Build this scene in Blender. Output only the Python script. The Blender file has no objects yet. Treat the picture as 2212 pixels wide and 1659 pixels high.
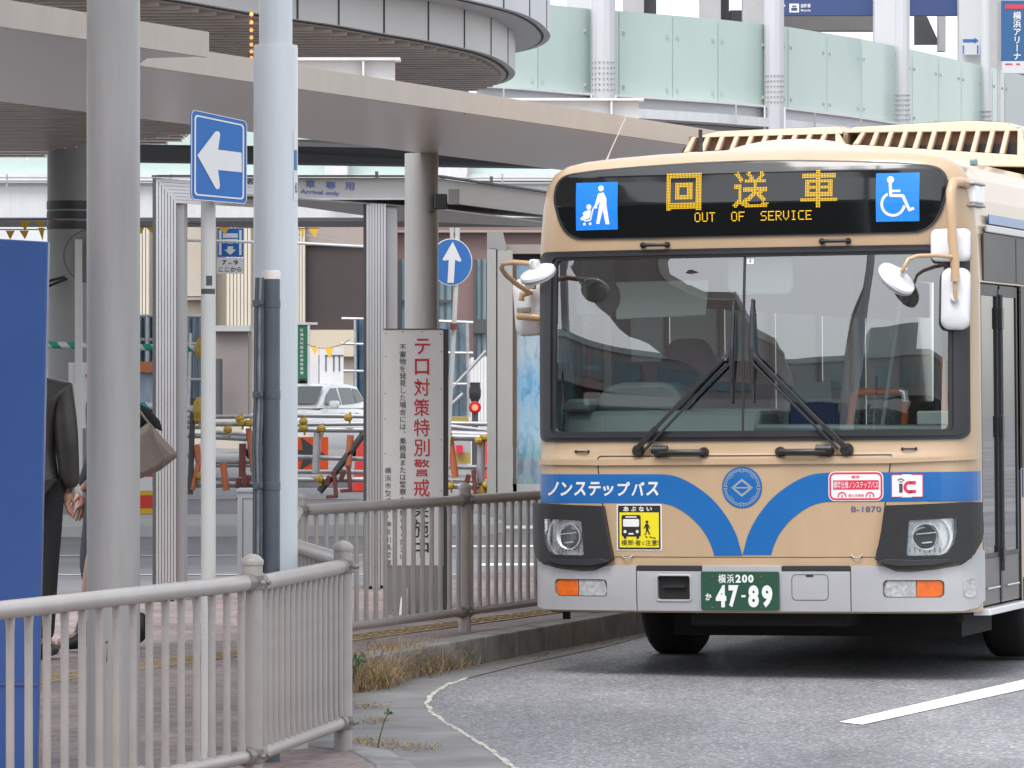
import bpy, bmesh, math, random
from mathutils import Vector, Matrix, Euler
from mathutils.geometry import tessellate_polygon
random.seed(7)
R = math.radians
sc = bpy.context.scene
COL = sc.collection
# ------------------------------------------------------------------ camera, sky, sun, exposure
F = 10000.0; CX = 1106.0; HZ = 840.0; EYE = 1.58      # focal length and horizon in the photo's viewing scale (2212 px wide)
cam = bpy.data.cameras.new("camera"); camo = bpy.data.objects.new("camera", cam); COL.objects.link(camo)
camo.location = (0, 0, EYE); camo.rotation_euler = (R(90), 0, 0)
cam.sensor_width = 36.0; cam.lens = 36.0 * F / 2212.0
cam.shift_y = (HZ - 829.5) / 2212.0
cam.clip_start = 0.5; cam.clip_end = 2000
sc.camera = camo
SUN_EL, SUN_AZ = 58.0, 205.0       # azimuth clockwise from +Y
world = bpy.data.worlds.new("World"); sc.world = world; world.use_nodes = True
wn = world.node_tree.nodes; wl = world.node_tree.links
for n in list(wn): wn.remove(n)
sky = wn.new("ShaderNodeTexSky"); sky.sky_type = 'NISHITA'; sky.sun_disc = False
sky.sun_elevation = R(SUN_EL); sky.sun_rotation = R(SUN_AZ); sky.air_density = 1.0; sky.dust_density = 1.0; sky.ozone_density = 1.0
hsv = wn.new("ShaderNodeHueSaturation"); hsv.inputs['Saturation'].default_value = 0.22; hsv.inputs['Value'].default_value = 1.0
bg = wn.new("ShaderNodeBackground"); bg.inputs['Strength'].default_value = 0.15
wo = wn.new("ShaderNodeOutputWorld")
wtc = wn.new("ShaderNodeTexCoord"); wsp = wn.new("ShaderNodeSeparateXYZ"); wmr = wn.new("ShaderNodeMapRange"); wmul = wn.new("ShaderNodeVectorMath"); wmul.operation = 'SCALE'
wmr.inputs['From Min'].default_value = 0.0; wmr.inputs['From Max'].default_value = 0.9; wmr.inputs['To Min'].default_value = 0.85; wmr.inputs['To Max'].default_value = 2.1   # overcast: zenith brighter than horizon
wl.new(wtc.outputs['Generated'], wsp.inputs[0]); wl.new(wsp.outputs['Z'], wmr.inputs['Value'])
wl.new(sky.outputs[0], hsv.inputs['Color']); wl.new(hsv.outputs[0], wmul.inputs[0]); wl.new(wmr.outputs[0], wmul.inputs['Scale']); wl.new(wmul.outputs[0], bg.inputs['Color']); wl.new(bg.outputs[0], wo.inputs['Surface'])
sun = bpy.data.lights.new("sun", 'SUN'); sun.energy = 1.2; sun.angle = R(25); sun.color = (1.0, 0.96, 0.92)
suno = bpy.data.objects.new("sun", sun); COL.objects.link(suno)
_d = Vector((math.sin(R(SUN_AZ)) * math.cos(R(SUN_EL)), math.cos(R(SUN_AZ)) * math.cos(R(SUN_EL)), math.sin(R(SUN_EL))))
suno.rotation_euler = _d.to_track_quat('Z', 'Y').to_euler(); suno.location = (0, 0, 60)
sc.view_settings.view_transform = 'Standard'; sc.view_settings.look = 'None'; sc.view_settings.gamma = 1
sc.view_settings.use_curve_mapping = False; sc.view_settings.exposure = 0.82
sc.cycles.max_bounces = 10; sc.cycles.transparent_max_bounces = 16; sc.cycles.glossy_bounces = 4
sc.cycles.use_denoising = True; sc.cycles.caustics_reflective = False; sc.cycles.caustics_refractive = False

# ------------------------------------------------------------------ helpers
def V(vx, vy, d):
    "photo point (2212-wide scale) at depth d -> world"
    return Vector(((vx - CX) * d / F, d, EYE + (HZ - vy) * d / F))
def VG(vx, vy, z=0.0):
    "photo point lying on the horizontal plane z -> world"
    d = (EYE - z) * F / (vy - HZ)
    return Vector(((vx - CX) * d / F, d, z))
def srgb(r, g, b):
    f = lambda c: (c / 255 / 12.92) if c <= 10 else ((c / 255 + .055) / 1.055) ** 2.4
    return (f(r), f(g), f(b))
MATS = {}
def mat(name, col, rough=.5, metal=0.0, spec=.5, var=.0, vs=2.0, bump=0.0, bs=60.0, coat=0.0, emit=None, es=0.0, aniso=(1, 1, 1), dark=None, rv=True):
    if name in MATS: return MATS[name]
    m = bpy.data.materials.new(name); m.use_nodes = True
    nt = m.node_tree; b = nt.nodes['Principled BSDF']
    b.inputs['Base Color'].default_value = (*col, 1); b.inputs['Roughness'].default_value = rough
    b.inputs['Metallic'].default_value = metal; b.inputs['Specular IOR Level'].default_value = spec
    if coat: b.inputs['Coat Weight'].default_value = coat; b.inputs['Coat Roughness'].default_value = .08
    if emit: b.inputs['Emission Color'].default_value = (*emit, 1); b.inputs['Emission Strength'].default_value = es
    if var or bump:
        tc = nt.nodes.new('ShaderNodeTexCoord'); mp = nt.nodes.new('ShaderNodeMapping'); mp.inputs['Scale'].default_value = aniso
        nt.links.new(tc.outputs['Object'], mp.inputs['Vector'])
    if var:
        n = nt.nodes.new('ShaderNodeTexNoise'); n.inputs['Scale'].default_value = vs; n.inputs['Detail'].default_value = 6; n.inputs['Roughness'].default_value = .65
        nt.links.new(mp.outputs[0], n.inputs['Vector'])
        cr = nt.nodes.new('ShaderNodeValToRGB')
        lo = dark or tuple(c * (1 - var) for c in col); hi = tuple(min(1, c * (1 + var)) for c in col)
        cr.color_ramp.elements[0].position = .3; cr.color_ramp.elements[1].position = .7
        cr.color_ramp.elements[0].color = (*lo, 1); cr.color_ramp.elements[1].color = (*hi, 1)
        nt.links.new(n.outputs['Fac'], cr.inputs[0]); nt.links.new(cr.outputs[0], b.inputs['Base Color'])
        if not rv: MATS[name] = m; return m
        mr = nt.nodes.new('ShaderNodeMapRange'); mr.inputs['To Min'].default_value = max(.03, rough - .08); mr.inputs['To Max'].default_value = min(1, rough + .1)
        nt.links.new(n.outputs['Fac'], mr.inputs['Value']); nt.links.new(mr.outputs[0], b.inputs['Roughness'])
    if bump:
        n2 = nt.nodes.new('ShaderNodeTexNoise'); n2.inputs['Scale'].default_value = bs; n2.inputs['Detail'].default_value = 4
        nt.links.new(mp.outputs[0], n2.inputs['Vector'])
        bp = nt.nodes.new('ShaderNodeBump'); bp.inputs['Strength'].default_value = bump; bp.inputs['Distance'].default_value = .01
        nt.links.new(n2.outputs['Fac'], bp.inputs['Height']); nt.links.new(bp.outputs[0], b.inputs['Normal'])
    MATS[name] = m; return m
def glass(name, tint, refl=.12, rough=.0, trans_rough=False):
    if name in MATS: return MATS[name]
    m = bpy.data.materials.new(name); m.use_nodes = True; nt = m.node_tree
    for n in list(nt.nodes): nt.nodes.remove(n)
    o = nt.nodes.new('ShaderNodeOutputMaterial'); mx = nt.nodes.new('ShaderNodeMixShader')
    t = nt.nodes.new('ShaderNodeBsdfTransparent'); t.inputs[0].default_value = (*tint, 1)
    g = nt.nodes.new('ShaderNodeBsdfGlossy'); g.inputs['Roughness'].default_value = rough; g.inputs['Color'].default_value = (1, 1, 1, 1)
    lw = nt.nodes.new('ShaderNodeLayerWeight'); lw.inputs['Blend'].default_value = .25
    mr = nt.nodes.new('ShaderNodeMapRange'); mr.inputs['To Min'].default_value = refl; mr.inputs['To Max'].default_value = .9
    nt.links.new(lw.outputs['Fresnel'], mr.inputs['Value']); nt.links.new(mr.outputs[0], mx.inputs[0])
    nt.links.new(t.outputs[0], mx.inputs[1]); nt.links.new(g.outputs[0], mx.inputs[2]); nt.links.new(mx.outputs[0], o.inputs[0])
    MATS[name] = m; return m
WM = {}
def wm(o): return WM.get(o.name, Matrix.Identity(4)) if o else Matrix.Identity(4)
def tagset(o, label=None, cat=None, group=None, kind=None):
    if label: o['label'] = label
    if cat: o['category'] = cat
    if group: o['group'] = group
    if kind: o['kind'] = kind
    return o
def thing(name, label, cat, loc=(0, 0, 0), rot=(0, 0, 0), group=None):
    o = bpy.data.objects.new(name, None); o.empty_display_size = .2; COL.objects.link(o)
    o.location = loc; o.rotation_euler = rot
    WM[o.name] = Matrix.LocRotScale(Vector(loc), Euler(rot), None)
    return tagset(o, label, cat, group)
class MB:
    def __init__(s): s.v = []; s.f = []
    def add(s, vs, fs):
        k = len(s.v); s.v += [Vector(p) for p in vs]; s.f += [[i + k for i in f] for f in fs]; return s
    def box(s, x0, x1, y0, y1, z0, z1):
        return s.add([(x0, y0, z0), (x1, y0, z0), (x1, y1, z0), (x0, y1, z0), (x0, y0, z1), (x1, y0, z1), (x1, y1, z1), (x0, y1, z1)],
                     [(0, 3, 2, 1), (4, 5, 6, 7), (0, 1, 5, 4), (1, 2, 6, 5), (2, 3, 7, 6), (3, 0, 4, 7)])
    def bar(s, p, q, w, h=None, up=(0, 0, 1)):
        "box beam from p to q with width w (sideways) and height h"
        h = h or w; p = Vector(p); q = Vector(q); d = (q - p).normalized(); u = Vector(up)
        if abs(d.dot(u)) > .98: u = Vector((1, 0, 0))
        sx = d.cross(u).normalized() * (w / 2); sy = sx.cross(d).normalized() * (h / 2)
        vs = [p - sx - sy, p + sx - sy, p + sx + sy, p - sx + sy, q - sx - sy, q + sx - sy, q + sx + sy, q - sx + sy]
        return s.add(vs, [(0, 3, 2, 1), (4, 5, 6, 7), (0, 1, 5, 4), (1, 2, 6, 5), (2, 3, 7, 6), (3, 0, 4, 7)])
    def tube(s, pts, r, n=12, cap=True, flat=None):
        "swept tube along pts, r a number or a list"
        pts = [Vector(p) for p in pts]; rs = r if isinstance(r, (list, tuple)) else [r] * len(pts)
        k = len(s.v); u = None
        for i, p in enumerate(pts):
            a = pts[max(0, i - 1)]; b = pts[min(len(pts) - 1, i + 1)]; d = (b - a).normalized()
            if u is None:
                u = Vector((0, 0, 1)) if abs(d.z) < .9 else Vector((1, 0, 0))
            u = (u - d * u.dot(d)).normalized(); w = d.cross(u)
            for j in range(n):
                t = 2 * math.pi * j / n
                s.v.append(p + (u * math.cos(t) + w * math.sin(t)) * rs[i])
        for i in range(len(pts) - 1):
            for j in range(n):
                a = k + i * n + j; b = k + i * n + (j + 1) % n
                s.f.append([a, b, b + n, a + n])
        if cap:
            s.f.append([k + j for j in range(n)][::-1]); s.f.append([k + (len(pts) - 1) * n + j for j in range(n)])
        return s
    def lathe(s, c, prof, n=20, ax=(0, 0, 1)):
        "profile list of (radius, height) revolved about axis through c"
        c = Vector(c); q = Vector((0, 0, 1)).rotation_difference(Vector(ax)); k = len(s.v)
        for r, h in prof:
            for j in range(n):
                t = 2 * math.pi * j / n; s.v.append(c + q @ Vector((r * math.cos(t), r * math.sin(t), h)))
        for i in range(len(prof) - 1):
            for j in range(n):
                a = k + i * n + j; b = k + i * n + (j + 1) % n; s.f.append([a, b, b + n, a + n])
        s.f.append([k + j for j in range(n)][::-1]); s.f.append([k + (len(prof) - 1) * n + j for j in range(n)])
        return s
    def prism(s, poly, z0, z1):
        "horizontal polygon [(x,y)] between two heights"
        n = len(poly); a = sum(poly[i][0] * poly[(i + 1) % n][1] - poly[(i + 1) % n][0] * poly[i][1] for i in range(n))
        if a < 0: poly = poly[::-1]
        k = len(s.v); s.v += [Vector((p[0], p[1], z0)) for p in poly] + [Vector((p[0], p[1], z1)) for p in poly]
        tr = tessellate_polygon([[Vector((p[0], p[1], 0)) for p in poly]])
        for t in tr:
            a2 = (Vector(poly[t[1]]) - Vector(poly[t[0]])).to_3d().cross((Vector(poly[t[2]]) - Vector(poly[t[0]])).to_3d()).z
            t = t if a2 > 0 else t[::-1]
            s.f.append([k + n + i for i in t]); s.f.append([k + i for i in t[::-1]])
        for i in range(n): s.f.append([k + i, k + (i + 1) % n, k + n + (i + 1) % n, k + n + i])
        return s
    def quad(s, *p): return s.add(p, [tuple(range(len(p)))])
    def build(s, name, m, parent=None, world=False, smooth=0, bevel=0, loc=None, seg=2, recalc=True):
        me = bpy.data.meshes.new(name)
        inv = wm(parent).inverted() if world else Matrix.Identity(4)
        off = Vector(loc) if loc else Vector((0, 0, 0))
        me.from_pydata([tuple(inv @ p - off) for p in s.v], [], s.f)
        if recalc:
            bm = bmesh.new(); bm.from_mesh(me); bmesh.ops.recalc_face_normals(bm, faces=bm.faces); bm.to_mesh(me); bm.free()
        me.materials.append(m)
        o = bpy.data.objects.new(name, me); COL.objects.link(o); o.location = off
        if parent: o.parent = parent; WM[o.name] = wm(parent) @ Matrix.Translation(off)
        else: WM[o.name] = Matrix.Translation(off)
        if bevel:
            b = o.modifiers.new('bevel', 'BEVEL'); b.width = bevel; b.segments = seg; b.limit_method = 'ANGLE'; b.angle_limit = R(40)
        if bevel and smooth:
            w_ = o.modifiers.new('wn', 'WEIGHTED_NORMAL'); w_.keep_sharp = True
        if smooth:
            for p in me.polygons: p.use_smooth = True
            if hasattr(me, 'set_sharp_from_angle'): me.set_sharp_from_angle(angle=R(smooth))
        return o
def copy_tree(o, parent=None):
    c = o.copy(); COL.objects.link(c); c.parent = parent
    for ch in [x for x in bpy.data.objects if x.parent == o]: copy_tree(ch, c)
    return c
# ---- lettering: glyph outlines of Blender's own font as flat shapes
_tc = {}
def glyphs(s, bold=0.0):
    key = (s, bold)
    if key in _tc: return _tc[key]
    c = bpy.data.curves.new('t', 'FONT'); c.body = s; c.offset = bold; c.resolution_u = 3
    o = bpy.data.objects.new('t', c); COL.objects.link(o)
    dg = bpy.context.evaluated_depsgraph_get(); me = bpy.data.meshes.new_from_object(o.evaluated_get(dg))
    vs = [(v.co.x, v.co.y) for v in me.vertices]; fs = [list(p.vertices) for p in me.polygons]
    bpy.data.objects.remove(o); bpy.data.curves.remove(c); bpy.data.meshes.remove(me)
    _tc[key] = (vs, fs); return _tc[key]
class Flat:
    "flat shapes in a 2-D sheet (x right, y up), later mapped onto a surface"
    def __init__(s): s.v = []; s.f = []
    def add(s, vs, fs):
        k = len(s.v); s.v += [tuple(p) for p in vs]; s.f += [[i + k for i in f] for f in fs]; return s
    def poly(s, pts, holes=()):
        loops = [[Vector((x, y, 0)) for x, y in pts]] + [[Vector((x, y, 0)) for x, y in h] for h in holes]
        return s.add([(p.x, p.y) for l in loops for p in l], [list(t) for t in tessellate_polygon(loops)])
    def rect(s, x0, x1, y0, y1, r=0, n=5): return s.poly(rrect(x0, x1, y0, y1, r, n))
    def ring(s, a, b):
        n = len(a); return s.add(list(a) + list(b), [[i, (i + 1) % n, n + (i + 1) % n, n + i] for i in range(n)])
    def frame(s, x0, x1, y0, y1, w, r=0):
        return s.ring(rrect(x0, x1, y0, y1, max(r, 1e-4)), rrect(x0 + w, x1 - w, y0 + w, y1 - w, max(r - w, 1e-4)))
    def disc(s, cx, cy, r, n=20, ry=None):
        ry = ry or r; return s.poly([(cx + r * math.cos(2 * math.pi * i / n), cy + ry * math.sin(2 * math.pi * i / n)) for i in range(n)])
    def annulus(s, cx, cy, r0, r1, n=32, a0=0, a1=360):
        full = abs(a1 - a0) >= 359.9; m = n if full else n + 1
        A = [(cx + r1 * math.cos(R(a0 + (a1 - a0) * i / n)), cy + r1 * math.sin(R(a0 + (a1 - a0) * i / n))) for i in range(m)]
        B = [(cx + r0 * math.cos(R(a0 + (a1 - a0) * i / n)), cy + r0 * math.sin(R(a0 + (a1 - a0) * i / n))) for i in range(m)]
        return s.add(A + B, [[i, (i + 1) % m, m + (i + 1) % m, m + i] for i in range(m if full else m - 1)])
    def stroke(s, pts, w):
        for (a, b) in zip(pts, pts[1:]):
            dx, dy = b[0] - a[0], b[1] - a[1]; l = math.hypot(dx, dy) or 1; nx, ny = -dy / l * w / 2, dx / l * w / 2
            s.add([(a[0] + nx, a[1] + ny), (b[0] + nx, b[1] + ny), (b[0] - nx, b[1] - ny), (a[0] - nx, a[1] - ny)], [[0, 1, 2, 3]])
        for p in pts[1:-1]: s.disc(p[0], p[1], w / 2, 8)
        return s
    def text(s, t, x0, x1, y0, y1, bold=0.0, shear=0.0):
        vs, fs = glyphs(t, bold); a = min(p[0] for p in vs); b = max(p[0] for p in vs); c = min(p[1] for p in vs); d = max(p[1] for p in vs)
        sx = (x1 - x0) / max(b - a, 1e-6); sy = (y1 - y0) / max(d - c, 1e-6)
        return s.add([(x0 + (p[0] - a) * sx + shear * (p[1] - c) * sy, y0 + (p[1] - c) * sy) for p in vs], fs)
    def vtext(s, t, xc, ytop, size, pitch, bold=0.0):
        "vertical column of characters"
        for i, ch in enumerate(t):
            vs, fs = glyphs(ch, bold)
            rot = ch == 'ー'
            q = [(p[0] - .5, p[1] - .38) for p in vs]
            if rot: q = [(y, -x) for x, y in q]
            if ch in '、。': q = [(x + .55, y + .55) for x, y in q]
            s.add([(xc + x * size, ytop - pitch * (i + .5) + y * size) for x, y in q], fs)
        return s
    def inside(s, x, y):
        for f in s.f:
            p = [s.v[i] for i in f]
            for i in range(1, len(p) - 1):
                a, b, c = p[0], p[i], p[i + 1]
                d1 = (b[0] - a[0]) * (y - a[1]) - (b[1] - a[1]) * (x - a[0]); d2 = (c[0] - b[0]) * (y - b[1]) - (c[1] - b[1]) * (x - b[0]); d3 = (a[0] - c[0]) * (y - c[1]) - (a[1] - c[1]) * (x - c[0])
                if (d1 >= 0 and d2 >= 0 and d3 >= 0) or (d1 <= 0 and d2 <= 0 and d3 <= 0): return True
        return False
    def put(s, name, m, parent, mapf, off=.003, thick=0.0, slice_=0, world=False, smooth=0, bevel=0):
        bm = bmesh.new(); vs = [bm.verts.new((x, y, 0)) for x, y in s.v]
        for f in s.f:
            try: bm.faces.new([vs[i] for i in f])
            except ValueError: pass
        if thick: bmesh.ops.remove_doubles(bm, verts=bm.verts, dist=1e-6)
        if slice_:
            xs = [v.co.x for v in bm.verts]; ys = [v.co.y for v in bm.verts]
            if mapf is globals().get('sf'):
                for cx in (1.08, 1.11, 1.14, 1.165, 1.185, 1.20, 1.2125, 1.2225, 1.231, 1.2385, 1.2425):
                    for sg_ in (-1, 1):
                        if min(xs) < sg_ * cx < max(xs): bmesh.ops.bisect_plane(bm, geom=bm.verts[:] + bm.edges[:] + bm.faces[:], plane_co=(sg_ * cx, 0, 0), plane_no=(1, 0, 0), dist=1e-6)
            for ax, lo, hi in ((0, min(xs), max(xs)), (1, min(ys), max(ys))):
                k = math.ceil(lo / slice_)
                while k * slice_ < hi:
                    co = [0, 0, 0]; co[ax] = k * slice_; no = [0, 0, 0]; no[ax] = 1
                    bmesh.ops.bisect_plane(bm, geom=bm.verts[:] + bm.edges[:] + bm.faces[:], plane_co=co, plane_no=no, dist=1e-6); k += 1
        for f in bm.faces:
            if f.normal.z > 0: f.normal_flip()
        mb = MB(); bm.verts.index_update(); bm.verts.ensure_lookup_table()
        mb.add([mapf(v.co.x, v.co.y, off) for v in bm.verts], [[v.index for v in f.verts] for f in bm.faces])
        if thick:
            k = len(bm.verts); mb.v += [mapf(v.co.x, v.co.y, off - thick) for v in bm.verts]
            for e in bm.edges:
                if len(e.link_faces) == 1:
                    a, b = e.verts[0].index, e.verts[1].index; mb.f.append([a, b, b + k, a + k])
        bm.free()
        return mb.build(name, m, parent, world=world, smooth=smooth, bevel=bevel, recalc=bool(thick))
def rrect(x0, x1, y0, y1, r=0, n=5):
    if r <= 0: return [(x0, y0), (x1, y0), (x1, y1), (x0, y1)]
    out = []
    for cx, cy, a in ((x1 - r, y0 + r, -90), (x1 - r, y1 - r, 0), (x0 + r, y1 - r, 90), (x0 + r, y0 + r, 180)):
        out += [(cx + r * math.cos(R(a + 90 * i / n)), cy + r * math.sin(R(a + 90 * i / n))) for i in range(n + 1)]
    return out
def planar(o, ux, uy, n):
    "map for a flat sheet: origin o, unit axes ux, uy, outward normal n"
    o, ux, uy, n = map(Vector, (o, ux, uy, n))
    return lambda x, y, off: o + ux * x + uy * y + n * off
def facing(o, yaw=0.0):
    "sheet standing upright at o, looking at the camera side; yaw>0 turns its right edge away"
    return planar(o, (math.cos(R(yaw)), math.sin(R(yaw)), 0), (0, 0, 1), (math.sin(R(yaw)), -math.cos(R(yaw)), 0))

# ------------------------------------------------------------------ materials
def asphalt_mat():
    m = bpy.data.materials.new('asphalt'); m.use_nodes = True; nt = m.node_tree; b = nt.nodes['Principled BSDF']
    tc = nt.nodes.new('ShaderNodeTexCoord')
    def noise(scale, det, ro=.6, mapscale=(1, 1, 1)):
        mp = nt.nodes.new('ShaderNodeMapping'); mp.inputs['Scale'].default_value = mapscale; nt.links.new(tc.outputs['Object'], mp.inputs[0])
        n = nt.nodes.new('ShaderNodeTexNoise'); n.inputs['Scale'].default_value = scale; n.inputs['Detail'].default_value = det; n.inputs['Roughness'].default_value = ro
        nt.links.new(mp.outputs[0], n.inputs['Vector']); return n
    def ramp(n, p0, c0, p1, c1):
        r = nt.nodes.new('ShaderNodeValToRGB'); r.color_ramp.elements[0].position = p0; r.color_ramp.elements[1].position = p1
        r.color_ramp.elements[0].color = (*c0, 1); r.color_ramp.elements[1].color = (*c1, 1); nt.links.new(n.outputs['Fac'], r.inputs[0]); return r
    big = ramp(noise(.55, 5, .6, (1, .45, 1)), .32, (.175, .177, .186), .72, (.36, .357, .365))
    vor = nt.nodes.new('ShaderNodeTexVoronoi'); vor.inputs['Scale'].default_value = 75; nt.links.new(tc.outputs['Object'], vor.inputs['Vector'])
    vr = nt.nodes.new('ShaderNodeSeparateColor'); nt.links.new(vor.outputs['Color'], vr.inputs[0])
    cr = nt.nodes.new('ShaderNodeValToRGB'); e = cr.color_ramp.elements; e[0].position = 0; e[0].color = (.45, .45, .47, 1); e[1].position = 1; e[1].color = (2.0, 2.0, 1.95, 1)
    k = cr.color_ramp.elements.new(.75); k.color = (.95, .95, .96, 1); nt.links.new(vr.outputs[0], cr.inputs[0])
    mul = nt.nodes.new('ShaderNodeMixRGB'); mul.blend_type = 'MULTIPLY'; mul.inputs[0].default_value = .8
    nt.links.new(big.outputs[0], mul.inputs[1]); nt.links.new(cr.outputs[0], mul.inputs[2])
    fine = ramp(noise(22, 5, .75), .3, (.72, .72, .74), .7, (1.3, 1.29, 1.27))
    mul2 = nt.nodes.new('ShaderNodeMixRGB'); mul2.blend_type = 'MULTIPLY'; mul2.inputs[0].default_value = 1
    nt.links.new(mul.outputs[0], mul2.inputs[1]); nt.links.new(fine.outputs[0], mul2.inputs[2])
    pt = ramp(noise(.33, 4, .55, (1.5, .5, 1)), .38, (.70, .70, .72), .62, (1.06, 1.06, 1.05)); mul3 = nt.nodes.new('ShaderNodeMixRGB'); mul3.blend_type = 'MULTIPLY'; mul3.inputs[0].default_value = 1
    nt.links.new(mul2.outputs[0], mul3.inputs[1]); nt.links.new(pt.outputs[0], mul3.inputs[2]); nt.links.new(mul3.outputs[0], b.inputs['Base Color'])
    rr = nt.nodes.new('ShaderNodeMapRange'); rr.inputs['To Min'].default_value = .38; rr.inputs['To Max'].default_value = .8
    nt.links.new(vr.outputs[1], rr.inputs['Value']); nt.links.new(rr.outputs[0], b.inputs['Roughness'])
    bp = nt.nodes.new('ShaderNodeBump'); bp.inputs['Strength'].default_value = .12; bp.inputs['Distance'].default_value = .006
    nt.links.new(vor.outputs['Distance'], bp.inputs['Height']); nt.links.new(bp.outputs[0], b.inputs['Normal'])
    return m
def paver_mat():
    m = bpy.data.materials.new('block_paving'); m.use_nodes = True; nt = m.node_tree; b = nt.nodes['Principled BSDF']
    tc = nt.nodes.new('ShaderNodeTexCoord'); mp = nt.nodes.new('ShaderNodeMapping'); mp.inputs['Rotation'].default_value = (0, 0, R(20)); nt.links.new(tc.outputs['Object'], mp.inputs[0])
    br = nt.nodes.new('ShaderNodeTexBrick'); br.inputs['Scale'].default_value = 1; br.inputs['Brick Width'].default_value = .2; br.inputs['Row Height'].default_value = .1; br.inputs['Mortar Size'].default_value = .006
    br.inputs['Color1'].default_value = (.29, .225, .212, 1); br.inputs['Color2'].default_value = (.225, .18, .172, 1); br.inputs['Mortar'].default_value = (.13, .115, .11, 1)
    nt.links.new(mp.outputs[0], br.inputs['Vector'])
    n = nt.nodes.new('ShaderNodeTexNoise'); n.inputs['Scale'].default_value = 1.6; n.inputs['Detail'].default_value = 7; n.inputs['Roughness'].default_value = .7; nt.links.new(tc.outputs['Object'], n.inputs['Vector'])
    cr = nt.nodes.new('ShaderNodeValToRGB'); cr.color_ramp.elements[0].position = .3; cr.color_ramp.elements[1].position = .7; cr.color_ramp.elements[0].color = (.6, .6, .62, 1); cr.color_ramp.elements[1].color = (1.35, 1.33, 1.3, 1)
    nt.links.new(n.outputs['Fac'], cr.inputs[0])
    mul = nt.nodes.new('ShaderNodeMixRGB'); mul.blend_type = 'MULTIPLY'; mul.inputs[0].default_value = 1; nt.links.new(br.outputs[0], mul.inputs[1]); nt.links.new(cr.outputs[0], mul.inputs[2])
    nt.links.new(mul.outputs[0], b.inputs['Base Color']); b.inputs['Roughness'].default_value = .72
    bp = nt.nodes.new('ShaderNodeBump'); bp.inputs['Strength'].default_value = .15; bp.inputs['Distance'].default_value = .006; nt.links.new(br.outputs['Fac'], bp.inputs['Height']); bp.invert = True; nt.links.new(bp.outputs[0], b.inputs['Normal'])
    return m
ASPH = asphalt_mat(); PAVE = paver_mat()
M_GUT = mat('old_asphalt', (.215, .21, .207), .75, var=.32, vs=2.2, bump=.08, bs=90)
M_KERB = mat('kerb_stone', (.24, .232, .225), .8, var=.4, vs=5, bump=.08, bs=50)
M_CRACK = mat('joint_sealer', (.50, .47, .42), .8, var=.35, vs=9)
M_WHITE_LINE = mat('road_paint', (.78, .78, .75), .6, var=.06, vs=14, bump=.25, bs=120)
M_WORN_LINE = mat('worn_road_paint', (.34, .34, .33), .7, var=.35, vs=6)
M_TACT = mat('tactile_yellow', (.36, .27, .15), .75, var=.3, vs=5)
M_FENCE = mat('fence_paint', (.335, .305, .287), .38, spec=.5, var=.1, vs=6, coat=.15)
M_FENCEJ = mat('fence_clamp', (.22, .2, .185), .45, metal=.3, var=.3, vs=25)
M_COL = mat('column_paint', (.33, .32, .31), .42, var=.10, vs=2.5, coat=.1, aniso=(5, 5, .35))
M_POLE = mat('lamp_pole_paint', (.56, .595, .615), .42, var=.06, vs=3, coat=.1, aniso=(5, 5, .35))
M_SIGNPOLE = mat('sign_pole_paint', (.52, .52, .50), .45, var=.06, vs=3)
M_SOFFIT = mat('soffit_metal', (.58, .54, .51), .3, metal=.35, var=.05, vs=.8, aniso=(1, .2, 1), rv=False)
M_FASCIA = mat('fascia_metal', (.44, .385, .335), .45, var=.08, vs=2, aniso=(3, 3, .8))
M_WHITEST = mat('white_steel', (.60, .60, .605), .45, var=.07, vs=3, aniso=(3, 3, .6))
M_DECK = mat('deck_panel', (.46, .445, .435), .42, var=.05, vs=.7)
M_DECK2 = mat('deck_panel_light', (.49, .49, .51), .42, var=.04, vs=.7)
M_LOUVER = mat('louver', (.34, .285, .25), .35, metal=.4, var=.25, vs=3)
M_DARK = mat('dark_recess', (.02, .02, .022), .7)
M_SEAM = mat('panel_seam', (.03, .03, .03), .7)
M_GREYDK = mat('dark_grey', (.06, .062, .066), .6, var=.1)
M_GREEN_GL = mat('green_glass', (.43, .525, .48), .16, spec=.5, var=.07, vs=.35)
M_CONC = mat('concrete_grey', (.36, .355, .35), .7, var=.12, vs=1.2)
M_PALE = mat('pale_panel', (.52, .53, .54), .6, var=.05, vs=.8)
M_NAVY = mat('navy_sign', (.03, .055, .16), .5, var=.05)
M_BLUE_SIGN = mat('sign_blue', (.008, .12, .40), .35, coat=.2, var=.06, vs=4)
M_SIGN_WH = mat('sign_white', (.66, .66, .66), .4, var=.03, vs=5)
M_SIGN_BK = mat('sign_back', (.30, .29, .28), .45, metal=.4, var=.1)
M_RED_TX = mat('lettering_red', (.56, .035, .05), .5)
M_BLACK_TX = mat('lettering_black', (.025, .025, .028), .5)
M_BLUE_TX = mat('lettering_blue', (.10, .14, .38), .5)
M_STEELPIPE = mat('galvanised_pipe', (.40, .41, .42), .4, metal=.55, var=.15, vs=8)
M_YELLOW = mat('clamp_yellow', (.42, .27, .03), .5, var=.25, vs=20)
M_FLAG = mat('pennant_yellow', (.62, .36, .01), .55, var=.1)
M_ORANGE = mat('safety_orange', (.78, .10, .015), .5, var=.08)
M_ORPOLE = mat('faded_orange', (.50, .15, .06), .5, var=.15)
M_REDOX = mat('red_oxide_steel', (.16, .045, .035), .6, var=.25, vs=9)
M_BOARD = mat('blue_board', (.030, .088, .28), .3, coat=.3, var=.08, vs=2)
M_CREAM = mat('cream_stone', (.42, .375, .315), .7, var=.06, vs=1)
M_BRICK = mat('red_brown_tile', (.195, .125, .118), .6, var=.1, vs=1)
M_BROWN = mat('dark_brown_cladding', (.045, .032, .030), .6, var=.1)
M_TAUPE = mat('taupe_render', (.30, .245, .22), .7, var=.06)
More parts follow.
